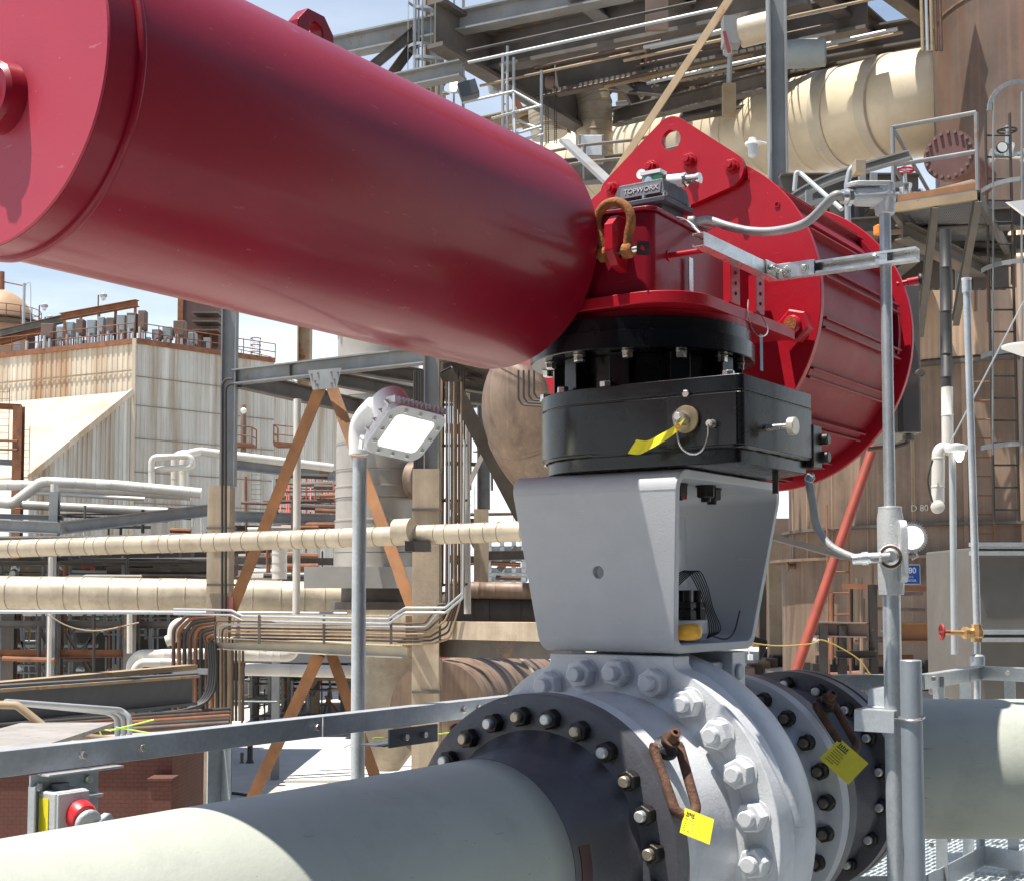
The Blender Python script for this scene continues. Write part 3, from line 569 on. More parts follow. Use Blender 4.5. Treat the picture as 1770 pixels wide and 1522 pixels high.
# ---- hoist rings
def hoist(label, base, rad, hang, L=.20, w=.032):
    base = Vector(base); rad = Vector(rad).normalized(); hang = Vector(hang).normalized()
    t = thing('hoist_ring', base, label, 'lifting ring', 'rusty swivel hoist rings', M=LF)
    MB().lathe(base, rad, [(0, .034), (.006, .038), (.024, .038), (.03, .03), (.034, .024), (.05, .024)], 28).build('swivel_base', NUTB, t)
    MB().lathe(base+rad*.05, rad, [(0, .027), (.006, .027), (.006, .0165), (.038, .0165), (.038, .008), (.02, .008)], 22).build('stud', RUSTD, t)
    side = hang.cross(rad).normalized(); c0 = base+rad*.018
    top = c0; pts = []
    for a in range(0, 181, 15): pts.append(c0+hang*(L-w)+side*(w*math.cos(R(a)))+hang*(w*math.sin(R(a))))
    pts = [c0+side*w*1.2]+[c0+hang*.05+side*w*1.15]+pts+[c0+hang*.05-side*w*1.15]+[c0-side*w*1.2]
    MB().tube(bent(pts, .02, 3), .0150, 12).lathe(c0+side*w*1.35, -side, [(0, .016), (.012, .016)], 12).lathe(c0-side*w*1.35, side, [(0, .016), (.012, .016)], 12).build('link', RUSTD, t)
    return c0+hang*(L+.0)
e1 = hoist('rusty lifting ring on the near flange with a crumpled yellow tag on its link', (.375, -.60, -.46), (.62, -.35, .70), (.46, -.28, -.84), .215, .037)
e2 = hoist('rusty lifting ring on the far dark flange with a flat yellow tag on its link', (.375, .63, -.42), (.60, -.38, .70), (.60, -.25, -.76), .20, .034)
hoist('rusty lifting ring peeping over the far left shoulder of the near black flange', (-.375, -.55, -.50), (-.66, .1, .70), (-.7, .1, -.7), .10)
def cardtag(label, o, ex, ey, w, h, bend):
    o = Vector(o); ex = Vector(ex).normalized(); ey = Vector(ey).normalized(); ez = ex.cross(ey)
    if ez.y > 0: ez = -ez
    m = MB(); vs = []; fs = []; N = 8
    def q(i, s, k): u = i/N; return o+ex*(w*(u-.5))+ey*(-h*s)+ez*(bend*math.sin(u*PI*1.5)*(1 if s else .5)+k*.0006)
    for i in range(N+1): vs += [q(i, 0, -1), q(i, 1, -1), q(i, 1, 1), q(i, 0, 1)]
    for i in range(N):
        for k in range(4): l = (k+1) % 4; fs.append((i*4+k, i*4+l, i*4+4+l, i*4+4+k))
    fs += [(3, 2, 1, 0), (N*4, N*4+1, N*4+2, N*4+3)]
    t = m.add(vs, fs).build('tag', YEL, smooth=60); tag(t, label, 'tag', 'yellow inspection tags')
    m = MB(); rr = random.Random(3)
    def bar(u0, u1, s0, s1):
        a = [o+ex*(w*(u-.5))+ey*(-h*s)+ez*(bend*math.sin(u*PI*1.5)*(.5+.5*s)+.0014) for u, s in ((u0, s0), (u1, s0), (u1, s1), (u0, s1))]
        m.add(a+[p+ez*.0004 for p in a], [(0, 1, 2, 3), (7, 6, 5, 4), (0, 4, 5, 1), (1, 5, 6, 2), (2, 6, 7, 3), (3, 7, 4, 0)])
    bar(.10, .42, .25, .29)
    for k in range(5): u = .12+.06*k; bar(u, u+.035, .10+.02*(k % 2), .22)
    for k in range(6): s = .38+.09*k; bar(.10, .10+.25+.2*rr.random(), s, s+.018)
    m.build('print_marks', INK, t)
cardtag('crumpled yellow tag wired to the rusty ring on the near flange', e1+Vector((.045, -.02, .015)), (.93, -.1, -.22), (.10, .30, .95), .095, .070, .010)
cardtag('flat yellow tag tilted on the rusty ring of the far dark flange', e2+Vector((.02, -.04, .005)), (.80, -.25, -.52), (.38, .72, .58), .145, .115, .001)
for e in (e1, e2):
    pass
# ---- conduit riser, junction boxes, flexible conduits
HUBD = (LF.inverted().to_3x3() @ Vector((-.28, -1, .02))).normalized()
rs_ = thing('conduit_riser', (.79, .185, -1.45), 'tall galvanised conduit riser with cast junction fittings standing right of the yoke', 'conduit', M=LF)
MB().cyl((.79, .185, .275), (.79, .185, 1.27), .0185, n=28).build('upper_conduit', GALV, rs_)
MB().cyl((.79, .185, -1.45), (.79, .185, .02), .0285, n=32).build('lower_conduit', GALV, rs_)
MB().lathe((.79, .185, -.005), Z3, [(0, .034), (0, .040), (.06, .042), (.25, .042), (.27, .038), (.285, .038), (.285, .025)], 36).lathe((.79, .185, .115), HUBD, [(0, .040), (.050, .036), (.062, .040), (.072, .040), (.074, .030)], 32).build('junction_fitting', ALU, rs_, bevel=.002)
cvp = [(x, z) for x, z in arc((0, .07), .030, 0, PI, 10)]+[(x, z) for x, z in arc((0, -.07), .030, PI, 2*PI, 10)]
MB().prism([cvp], (.828, .15, .135), Vector((.5, -.85, 0)).normalized(), Z3, (.022, .012, 0)).build('fitting_cover', ALU, rs_, bevel=.004)
MB().lathe(Vector((.79, .185, .115))+HUBD*.0745, HUBD, [(0, .036), (.005, .036), (.005, .029)], 28).build('rusty_gasket', RUSTD, rs_)
MB().lathe(Vector((.79, .185, .115))+HUBD*.075, HUBD, [(0, .027), (.012, .027), (.02, .020), (.035, .018)], 20).build('elbow_connector', ZINC, rs_)
# top LB fitting
top = thing('conduit_elbow', (.77, .1, 1.26), 'grey cast conduit elbow with an oval cover on top of the tall riser', 'conduit fitting', M=LF)
dlb = Vector((-.40, -.92, 0)).normalized(); 
lbx = Vector((.79, .185, 1.318))
m = MB(); m.lathe((.79, .185, 1.245), Z3, [(0, .026), (0, .031), (.03, .034), (.10, .033), (.105, .02)], 28)
m.build('outlet', ALU, top, bevel=.002)
dl = (LF.inverted().to_3x3() @ Vector((-1, -.18, -.055))).normalized()
bq = lbx
m = MB(); m.lathe(bq+dl*.0+Vector((0, 0, -.014)), dl, [(-.034, .012), (-.030, .026), (-.01, .034), (.10, .031), (.112, .023), (.135, .022)], 28)
m.build('body', ALU, top, bevel=.002)
sd_ = dl.cross(Z3).normalized(); up_ = sd_.cross(dl).normalized()
m = MB(); cvp = [(x, z) for x, z in arc((.045, 0), .034, -PI/2, PI/2, 10)]+[(x, z) for x, z in arc((-.052, 0), .034, PI/2, 3*PI/2, 10)]
m.prism([cvp], bq+dl*.045+up_*.016, -dl, sd_, up_*.016); m.build('cover', ALU, top, bevel=.004)
m = MB(); m.hexa(bq+dl*.118+Vector((0, 0, -.014)), dl, .052, .016); m.lathe(bq+dl*.134+Vector((0, 0, -.014)), dl, [(0, .024), (.016, .024), (.018, .018)], 20); m.build('connector', ZINC, top)
fe = bq+dl*.15+Vector((0, 0, -.014))
LFi = LF.inverted()
def loc(X, Y, D): return LFi @ P(X, Y, D)
fx = MB().tube(bez([(.135, .10, 1.30), loc(1225, 381, 4.75), loc(1260, 392, 4.70), loc(1300, 400, 4.66), loc(1345, 399, 4.60), loc(1395, 384, 4.52), fe+dl*.03, fe], 8), .0150, 16).lathe((.12, .09, 1.303), (.2, .03, -.01), [(0, .02), (.02, .02), (.025, .016)], 16).build('flexible_conduit', FLEX)
tag(fx, 'grey flexible conduit sagging from the switch box to the elbow on the riser', 'conduit')
fx = MB().tube(bez([(.50, .235, .40), loc(1398, 830, 4.55), loc(1405, 870, 4.52), loc(1412, 910, 4.5), loc(1432, 940, 4.46), loc(1462, 958, 4.42), loc(1492, 965, 4.385), Vector((.79, .185, .115))+HUBD*.105], 8), .0135, 16).build('flexible_conduit', FLEX); tag(fx, 'grey flexible conduit curving from the black housing down to the junction fitting', 'conduit')
q = loc(1490, 965, 4.388); m = MB(); m.lathe(q, Vector((.79, .185, .115))+HUBD*.10-q, [(-.03, .018), (0, .019), (0, .022), (.02, .022), (.02, .018), (.05, .017), (.06, .02)], 20).build('hose_connector', ZINC, rs_)
MB().tube(bez([loc(1405, 823, 4.5), loc(1396, 818, 4.5), loc(1392, 828, 4.5), loc(1402, 832, 4.5), loc(1408, 824, 4.5)], 5), .003, 6).build('cable_tie', ZINC, rs_)
# strut clamp
MB().lathe((.79, .185, 1.072), Z3, [(0, .0215), (.036, .0215)], 24).box((.77, .14, 1.075), (.81, .185, 1.105)).cyl((.775, .15, 1.09), (.775, .12, 1.10), .006).build('pipe_clamp', ZINC, rs_)
# second post and clips
po = MB().tube([(.872, .115, -1.45), (.872, .115, -.212)], .0335, 28).lathe((.872, .115, -.212), Z3, [(0, .0335), (.003, .031)], 28).build('guard_post', GALVB, bevel=0); tag(po, 'short thick dull galvanised post ending just right of the conduit riser', 'post')
zb = thing('pipe_support', (.7, .2, -.46), 'galvanised z shaped support bracket clamped behind the riser beside the dark flange', 'bracket', M=LF)
zz = [(.128, -.443), (.131, -.376), (.254, -.373), (.268, -.317), (.369, -.315)]
m = MB()
for a, b_ in zip(zz, zz[1:]): m.beam((.745, a[0], a[1]), (.745, b_[0], b_[1]), .13, .004, up=X3, kind='bar')
m.build('z_plate', GALV, zb)
for c_, rr in (((.79, .185, -.395), .033), ((.872, .115, -.39), .038)):
    MB().tube([(c_[0]+rr*math.cos(R(a)), c_[1]+rr*math.sin(R(a)), c_[2]+.006*math.sin(R(a))) for a in range(0, 360, 15)], .0035, 8, closed=True).build('u_bolt', STEEL, zb)
# ---- left handrail
hl = thing('handrail', (-.62, -1.0, -1.45), 'galvanised angle handrail running along the left side behind the grey pipe', 'handrail', M=LF)
for a, b in ((-3.6, -1.005), (-.998, .35), (.357, 1.9)):
    m = MB(); m.beam((-.628, a, -.4075), (-.628, b, -.4075), .065, .05, tf=.006, kind='L', up=Z3)
    m2 = MB(); m2.box((-.60, a, -.44), (-.594, b, -.378)).box((-.650, a, -.384), (-.6005, b, -.378)); m2.build('top_rail', GALV, hl, bevel=.001)
for y in (-1.435, .15, 1.75):
    MB().box((-.66, y+.02, -1.45), (-.655, y+.075, -.386)).box((-.6545, y+.070, -1.45), (-.615, y+.075, -.386)).build('post', GALV, hl, bevel=.001)
for z in (-.75, -1.33):
    MB().box((-.652, -3.6, z-.03), (-.647, 1.9, z+.03)).build('mid_rail', GALV, hl)
spread(lambda m: (m.lathe((0, 0, 0), Z3, [(0, .013), (.002, .013)], 16), m.hexa((0, 0, .002), Z3, .019, .009)), 'rail_bolt', STEEL, hl, [((-.594, y, -.409), X3, y) for y in (-1.90, -1.71, -1.03, -.27, -.18, .6)], bevel=.0005)
# bracket plate + receptacle
rc = thing('power_receptacle', (-.56, -1.88, -.7), 'grey power receptacle with red face ring and yellow label, below the left handrail', 'receptacle', M=LF)
MB().box((-.605, -2.05, -.92), (-.599, -1.845, -.445)).box((-.6, -2.056, -.92), (-.575, -2.051, -.47)).box((-.6, -2.03, -.448), (-.555, -1.80, -.443)).build('mounting_plate', GALV, rc, bevel=.001)
spread(lambda m: m.hexa((0, 0, 0), Z3, .020, .010), 'plate_bolt', STEEL, rc, [((-.598, -2.03, -.475), X3, .1), ((-.598, -1.88, -.472), X3, .7)])
MB().box((-.597, -2.030, -.70), (-.53, -1.93, -.484)).build('box', ALU, rc, bevel=.006)
MB().box((-.5295, -2.027, -.697), (-.522, -1.933, -.487)).build('box_lid', ALU, rc, bevel=.003)
MB().box((-.588, -2.0325, -.62), (-.553, -2.0308, -.50)).build('yellow_label', YEL, rc)
MB().cyl((-.57, -1.985, -.484), (-.57, -1.985, -.468), .022, n=24).build('hub', DKGREY, rc)
RR_ = mat('red receptacle', (.55, .015, .02), .35, coat=.3)
MB().lathe((-.5215, -1.965, -.545), (1, -.15, -.2), [(0, .040), (.02, .038), (.03, .033)], 32).build('red_ring', RR_, rc)
MB().lathe((-.492, -1.965, -.56), (1, -.15, -.25), [(0, .034), (.010, .036), (.016, .030)], 32).box((-.49, -1.955, -.585), (-.46, -1.905, -.55), rot=Matrix.Rotation(R(25), 3, 'X')).build('flap_cover', ALU, rc, bevel=.003)
MB().box((-.59, -1.925, -.51), (-.54, -1.875, -.503)).box((-.585, -1.92, -.55), (-.55, -1.885, -.511)).build('cable_holder', GALV, rc, bevel=.002)
# ---- floodlight on a pole
fl = thing('floodlight', (-.74, -.645, -1.45), 'lit white floodlight on a galvanised pole behind the handrail', 'floodlight', M=LF)
pb0 = loc(622, 790, 4.66); pb0 = Vector((pb0.x, pb0.y, 0))
MB().cyl((pb0.x, pb0.y, -1.45), (pb0.x, pb0.y, .46), .0240, n=28).build('pole', GALV, fl)
WL = mat('white powder coat', (.70, .71, .72), .4, var=.03, vscale=10)
arm = [loc(620, 785, 4.66), loc(620, 745, 4.66), loc(628, 722, 4.64), loc(648, 700, 4.60)]
MB().tube(bez(arm, 8), .033, 20).build('arm', WL, fl)
n_ = (LFi.to_3x3() @ Vector((.41, -.55, -.73))).normalized()      # light faces down, right and towards the camera
ctr = loc(702, 750, 4.50); e_x = (LFi.to_3x3() @ Vector((.73, .68, -.105))); e_x = (e_x-n_*e_x.dot(n_)).normalized(); e_y = n_.cross(e_x).normalized()
if e_y.z < 0: e_y = -e_y
bk = loc(665, 690, 4.62); ax2 = -n_
MB().lathe(ctr-n_*.035, -n_, [(0, .085), (.03, .085), (.035, .066), (.05, .068), (.135, .064), (.15, .048), (.151, .0)], 36).build('driver_housing', WL, fl, bevel=.002)
fr = roundpoly([(-.118, -.105), (.118, -.105), (.118, .105), (-.118, .105)], .045, 8); il = roundpoly([(-.082, -.07), (.082, -.07), (.082, .07), (-.082, .07)], .02, 6)
hd = MB().prism([fr], ctr-n_*.035, e_x, e_y, n_*.022).build('head', WL, fl, bevel=.003)
MB().prism([fr, il], ctr-n_*.012, e_x, e_y, n_*.012).build('lens_frame', WL, fl, bevel=.003)
m = MB()
for k in range(13):
    x = -.108+.018*k
    for s in (-1, 1): m.beam(ctr-n_*.05+e_x*x+e_y*(s*.078), ctr-n_*.02+e_x*x+e_y*(s*.112), .02, .006, up=n_, kind='bar')
for k in range(5):
    y = -.08+.04*k
    for s in (-1, 1): m.beam(ctr-n_*.055+e_y*y+e_x*(s*.07), ctr-n_*.03+e_y*y+e_x*(s*.122), .022, .007, up=n_, kind='bar')
m.build('cooling_fins', WL, fl)
LIT = mat('lit lens', (.9, .9, .75), .3, emit=((1, .96, .80), 2.0)); LITE = mat('lit reflector', (.8, .8, .55), .3, emit=((1, .98, .78), .62))
in2 = roundpoly([(-.060, -.048), (.060, -.048), (.060, .048), (-.060, .048)], .025, 6)
MB().prism([in2], ctr-n_*.0005, e_x, e_y, n_*.003).build('led_panel', LIT, fl)
MB().prism([il], ctr-n_*.010, e_x, e_y, n_*.010).build('lens', LITE, fl)
spread(lambda m: m.lathe((0, 0, 0), Z3, [(0, .0065), (.005, .0065), (.006, .004)], 12), 'lens_screw', STEEL, fl, [(tuple(ctr+e_x*x+e_y*y+n_*.0), tuple(n_), 0) for x, y in [(-.100, -.05), (-.100, 0), (-.100, .05), (.100, -.05), (.100, 0), (.100, .05), (-.06, .088), (0, .088), (.06, .088), (-.06, -.088), (0, -.088), (.06, -.088)]])
jb = thing('junction_clamp', (-.6, -.6, -.47), 'small dark grey bolted clamp plate joining the floodlight pole to the handrail', 'clamp', M=LF)
MB().box((-.70, -.70, -.50), (-.602, -.46, -.495)).box((-.601, -.68, -.505), (-.592, -.42, -.445)).build('clamp_plate', DKGREY, jb, bevel=.002)
spread(lambda m: m.hexa((0, 0, 0), Z3, .02, .012), 'clamp_bolt', STEEL, jb, [((-.592, -.60, -.475), X3, .1), ((-.592, -.50, -.475), X3, .7)])
# green string
m = MB(); m.tube(bez([loc(645, 1275, 4.6), loc(720, 1272, 4.9), loc(795, 1263, 5.1)], 6), .0022, 6); g_ = m.build('string', mat('lime string', (.45, .75, .05), .6)); tag(g_, 'thin lime green string stretched from the rail clamp towards the flange', 'string')
# ---- platform deck and right railing
DZ_ = H-1.45
# =================================================================== SETTING
CONCG = mat('sun bleached concrete ground', (.46, .44, .40), .9, var=.12, vscale=.35, dirt=.45, dirtcol=(.30, .27, .23))
CONC = mat('tan concrete', (.42, .34, .245), .85, var=.2, dirt=.4, dirtcol=(.22, .16, .11), vscale=1.5, bump=.4, bscale=18, streak=.55, streakcol=(.25, .17, .11), rscale=2)
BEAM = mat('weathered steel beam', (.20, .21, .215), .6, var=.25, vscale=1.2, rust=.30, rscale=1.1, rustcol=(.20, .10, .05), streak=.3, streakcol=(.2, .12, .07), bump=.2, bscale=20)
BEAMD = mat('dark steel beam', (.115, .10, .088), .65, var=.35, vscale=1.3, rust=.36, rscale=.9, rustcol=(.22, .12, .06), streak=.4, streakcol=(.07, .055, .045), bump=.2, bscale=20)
ORANGE = mat('orange primed brace', (.27, .12, .045), .7, var=.4, dirt=.5, dirtcol=(.13, .075, .045), vscale=1.2, bump=.2, bscale=20, streak=.3, streakcol=(.16, .08, .04))
TANST = mat('tan rusty steel', (.29, .21, .125), .7, var=.3, vscale=1.5, rust=.35, rscale=1.4, bump=.2, bscale=20)
INSUL = mat('weathered insulation cladding', (.46, .39, .29), .45, metal=.2, var=.22, vscale=1.6, dirt=.6, dirtcol=(.25, .18, .12), bump=.6, bscale=4, rust=.08, rscale=2.5)
INSULW = mat('white insulation cladding', (.60, .57, .51), .45, metal=.15, var=.1, vscale=1.2, dirt=.25, dirtcol=(.40, .34, .27), bump=.2, bscale=7)
INSULG = mat('grey insulation cladding', (.38, .35, .31), .42, metal=.3, var=.15, vscale=.8, dirt=.3, dirtcol=(.22, .19, .16), bump=.25, bscale=6)
BRN = mat('brown stained tank shell', (.215, .148, .105), .55, metal=.15, var=.28, vscale=.9, streak=.8, streakcol=(.10, .065, .05), rscale=3.6, dirt=.4, dirtcol=(.34, .26, .2), rust=.2, rustcol=(.2, .09, .05), bump=.1, bscale=8)
BRNL = mat('tan clad tank shell', (.44, .31, .22), .5, metal=.2, var=.2, vscale=.7, streak=.5, streakcol=(.20, .14, .10), rscale=1.6)
SIDE = mat('pale ribbed sheet', (.50, .48, .43), .6, var=.08, vscale=.4, streak=1.0, streakcol=(.27, .18, .10), rscale=.55)
SIDEY = mat('rust stained ribbed sheet', (.55, .47, .36), .6, var=.12, vscale=.4, streak=1.0, streakcol=(.33, .17, .07), rscale=.5)
SIDER = mat('rust washed roof sheet', (.44, .36, .27), .6, var=.16, vscale=.35, dirt=.75, dirtcol=(.36, .20, .10))
RUSTT = mat('rusty trim', (.21, .085, .04), .8, var=.4, vscale=2)
DARKP = mat('sooty pipe', (.038, .032, .028), .7, var=.4, vscale=2, rust=.3, rscale=2.5)
BRWNP = mat('brown conduit', (.085, .045, .03), .6, var=.35, vscale=3, dirt=.4, dirtcol=(.22, .15, .1))
GALVF = mat('far galvanised tube', (.38, .40, .41), .5, metal=.3, var=.15, vscale=2)
SCAF = mat('dim scaffold tube', (.16, .17, .175), .6, metal=.3, var=.3, vscale=2)
CABG = mat('grey cabinet', (.25, .29, .30), .5, var=.12, vscale=1.5, dirt=.4, dirtcol=(.15, .10, .07))
CABB = mat('brown cabinet', (.15, .10, .08), .7, var=.25, vscale=1.5)
BRICKM = mat('red brown block wall', (.105, .038, .026), .85, var=.15, vscale=1.5, panel=('brick', .36, .5))
DARKW = mat('shade dark sheet', (.022, .02, .018), .9, var=.3, vscale=.5)  # near black: shade deep among the racks is put into the colour
GRATE = mat('galvanised grating', (.55, .60, .62), .5, metal=.3, var=.12, vscale=3)
SSTEEL = mat('dull stainless sheet', (.24, .225, .205), .35, metal=.6, var=.15, vscale=1.5, dirt=.3, dirtcol=(.25, .21, .17), bump=.2, bscale=3)
REDPIPE = mat('red oxide pipe', (.26, .045, .025), .55, var=.2, vscale=5)
PINK = mat('pink primer', (.45, .18, .15), .7, var=.2, vscale=4)
ORG = mat('safety orange', (.75, .20, .02), .6, var=.1, vscale=5)
BLUE = mat('sign blue', (.01, .10, .42), .5)
WB = MB
def gw(z): return Vector((0, 0, z))
# ---- ground
g = MB(ID).add([(-1500, -200, 0), (1500, -200, 0), (1500, 2600, 0), (-1500, 2600, 0)], [(0, 1, 2, 3)]).build('ground', CONCG); tag(g, kind='structure')
# ---- platform deck the valve stands on
dk = thing('platform_deck', (0, 0, -1.6), 'galvanised grating deck under the valve and pipes', 'deck', M=LF); del dk['category']; del dk['label']; tag(dk, kind='structure')
m = MB()
for i in range(118):
    x = -.72+i*.032; m.box((x, -6.2, -1.482), (x+.010, 5.2, -1.452))
m.build('bearing_bar', GRATE, dk)
m = MB()
for i in range(114):
    y = -6.2+i*.1; m.box((-.72, y, -1.4515), (3.06, y+.006, -1.4475))
m.build('cross_rod', GRATE, dk)
m = MB()
for y in (-6.1, -4.2, -2.2, -.4, 1.4, 3.2, 5.0): m.beam((-.75, y, -1.6), (3.1, y, -1.6), .2, .1, kind='I')
for x in (-.7, 1.2, 3.0): m.beam((x, -6.2, -1.82), (x, 5.2, -1.82), .2, .12, kind='I')
m.build('deck_beam', GALVB, dk)
m = MB()
for x, y in ((-.7, -6), (-.7, 5), (3.0, -6), (3.0, 5), (1.2, 1.5)): m.beam((x, y, -H), (x, y, -1.95), .2, .2, kind='I', up=Y3)
m.build('deck_column', GALVB, dk)
# ---- right handrail (turns round the end of the deck)
hr = thing('handrail', (0, 2.2, -1.45), 'galvanised angle handrail crossing behind the dark flanges and right pipe', 'handrail', M=LF)
q0, q1, q2, q3 = loc(1240, 1163, 6.45), loc(1597, 1168, 6.55), loc(1694, 1150, 7.3), loc(1800, 1153, 7.05)
Zt = -.385
for a, b in ((q0, q1), (q1, q2), (q2, q3)):
    a = Vector((a.x, a.y, 0)); b = Vector((b.x, b.y, 0)); u = (b-a).normalized()*.003
    m = MB(); m.beam(a+u+gw(Zt-.035), b-u+gw(Zt-.035), .07, .006, kind='bar'); m.beam(a+u+gw(Zt), b-u+gw(Zt), .006, .05, kind='bar'); m.build('top_rail', GALV, hr)
    m = MB(); m.beam(a+u+gw(-1.37), b-u+gw(-1.37), .10, .006, kind='bar'); m.build('toe_plate', GALV, hr)
    m = MB(); m.beam(a+u+gw(-.85), b-u+gw(-.85), .05, .006, kind='bar'); m.build('mid_rail', GALV, hr)
for X, Dd in ((1622, 6.75), (1668, 7.15), (1745, 7.2)):
    p = loc(X, 1180, Dd); MB().box((p.x-.028, p.y, -1.45), (p.x+.028, p.y+.006, Zt-.02)).build('post', GALV, hr)
for X, Y, D_ in ((1614, 1172, 6.56), (1742, 1162, 7.0), (1610, 1458, 6.6), (1640, 1450, 6.8)):
    p = loc(X, Y, D_); spread(lambda m: m.hexa((0, 0, 0), Z3, .022, .012), 'rail_bolt', STEEL, hr, [(tuple(p), (.3, -1, 0), .2)])
# ------------------------------------------------------------------ helpers for the plant
def bt(name, a, b, h, w, mt, par, kind='I', up=Z3): return MB(ID).beam(a, b, h, w, tf=h*.09, tw=w*.09, kind=kind, up=up).build(name, mt, par)
def banded(pts, r, pitch, lip=.02, n=40, rng=None, seam=.012):
    """path sampled so that every jacket sheet ends in a raised lip"""
    rng = rng or random.Random(5); P_ = [Vector(p) for p in pts]; L = [0]
    for a, b in zip(P_, P_[1:]): L.append(L[-1]+(b-a).length)
    def at(s):
        for i in range(len(L)-1):
            if s <= L[i+1] or i == len(L)-2: return P_[i].lerp(P_[i+1], (s-L[i])/max(1e-6, L[i+1]-L[i]))
    ss = []; s = 0
    while s < L[-1]:
        w = pitch*rng.uniform(.62, 1.38); j = rng.uniform(-.014, .014)
        ss += [(s, r*(1+j)), (s+w-seam*3, r*(1+j)), (s+w-seam*2.6, r*(1+j)+r*lip), (s+w-seam*1.2, r*(1+j)+r*lip), (s+w-seam, r*(1+j)-r*lip*.8), (s+w-seam*.2, r*(1+j)-r*lip*.8)]; s += w
    ss = [(s, q) for s, q in ss if s <= L[-1]]
    for l in L: ss.append((l, None))
    ss.sort(key=lambda t: t[0]); out = []; rs = []; last = r
    for s, q in ss:
        if q is None: q = last
        last = q
        p = at(min(s, L[-1]))
        if out and (p-out[-1]).length < 1e-4: continue
        out.append(p); rs.append(q)
    return out, rs
def jacket(name, label, pts, r, pitch, mt, cat='pipe', group=None, bend=None, parent=None, lip=.02, n=40, seed=5):
    pts = bent(pts, bend or r*3, 10); p, rs = banded(pts, r, pitch, lip, n, random.Random(seed), seam=max(.008, r*.05))
    ob = MB(ID).tube(p, r, n, rs=rs).build(name, mt, parent, smooth=50)
    if parent is None: tag(ob, label, cat, group)
    return ob
def pipe(name, label, pts, r, mt, cat='pipe', group=None, bend=None, parent=None, n=14, M=ID):
    ob = MB(M).tube(bent(pts, bend or r*4, 6), r, n).build(name, mt, parent)
    if parent is None: tag(ob, label, cat, group)
    return ob
def ribwall(mb, a, b, z0, z1, per, dep, nrm, z0b=None, z1b=None):
    """sheet with vertical trapezoid ribs from a to b; bottom and top heights may slope to z0b, z1b"""
    a = Vector((a.x, a.y, 0)); b = Vector((b.x, b.y, 0)); L = (b-a).length; n = max(2, int(L/per)); nrm = Vector(nrm).normalized()
    z0b = z0 if z0b is None else z0b; z1b = z1 if z1b is None else z1b
    prof = []
    for i in range(n):
        for u, d in ((0, 0), (.35, 0), (.45, 1), (.9, 1)): prof.append(((i+u)/n, d*dep))
    prof.append((1, 0)); vs = []
    for u, d in prof:
        q = a.lerp(b, u)+nrm*d; vs += [(q.x, q.y, z0+(z0b-z0)*u), (q.x, q.y, z1+(z1b-z1)*u)]
    mb.add(vs, [(2*i, 2*i+2, 2*i+3, 2*i+1) for i in range(len(prof)-1)]); return mb
def at_h(p, z): return Vector((p.x, p.y, z))
def railing(label, pts, h, mt, r=.024, n_mid=1, post_gap=1.5, group=None, toe=True):
    pts = [Vector(p) for p in pts]; t = thing('railing', tuple(pts[0]), label, 'railing', group)
    for k in range(n_mid+1):
        z = h*(1-k/(n_mid+1)); MB(ID).tube([p+gw(z) for p in pts], r, 8).build('top_rail' if k == 0 else 'mid_rail', mt, t)
    if toe:
        m = MB(ID)
        for a, b in zip(pts, pts[1:]): m.beam(a+gw(.07), b+gw(.07), .12, .01, kind='bar')
        m.build('toe_board', mt, t)
    posts = []
    for a, b in zip(pts, pts[1:]):
        k = max(1, int((b-a).length/post_gap)); posts += [a.lerp(b, i/k) for i in range(k)]
    posts.append(pts[-1])
    for p in posts: MB(ID).cyl(p, p+gw(h), r, n=8).build('post', mt, t)
    return t
def ladder(label, base, h, w, dirx, out, mt, cage=None, rung=.3, r=.022, cr=.38):
    base = Vector(base); dirx = Vector(dirx).normalized(); out = Vector(out).normalized()
    t = thing('ladder', tuple(base), label, 'ladder')
    for s in (-1, 1): MB(ID).beam(base+dirx*s*w/2, base+dirx*s*w/2+gw(h), .06, .014, kind='bar', up=out).build('stile', mt, t)
    m = MB(ID)
    for k in range(int(h/rung)): z = rung*(k+.5); m.cyl(base-dirx*w/2+gw(z), base+dirx*w/2+gw(z), .012, n=8)
    m.build_each('rung', mt, t)
    if cage:
        z0, z1, step = cage; m = MB(ID); N = 14; c = lambda a: dirx*math.cos(a)*cr+out*(math.sin(a)*cr*1.1+.25)
        z = z0
        while z <= z1:
            pts = [base+gw(z)-dirx*w/2]+[base+gw(z)+c(PI-PI*i/N) for i in range(N+1)]+[base+gw(z)+dirx*w/2]
            for a, b in zip(pts, pts[1:]): m.beam(a, b, .06, .012, kind='bar')
            z += step
        m.build_each('cage_hoop', mt, t); m = MB(ID)
        for a in (15, 55, 90, 125, 165): q = c(R(a)); m.beam(base+gw(z0)+q, base+gw(z1)+q, .04, .012, kind='bar', up=out)
        m.build('cage_strap', mt, t)
    return t
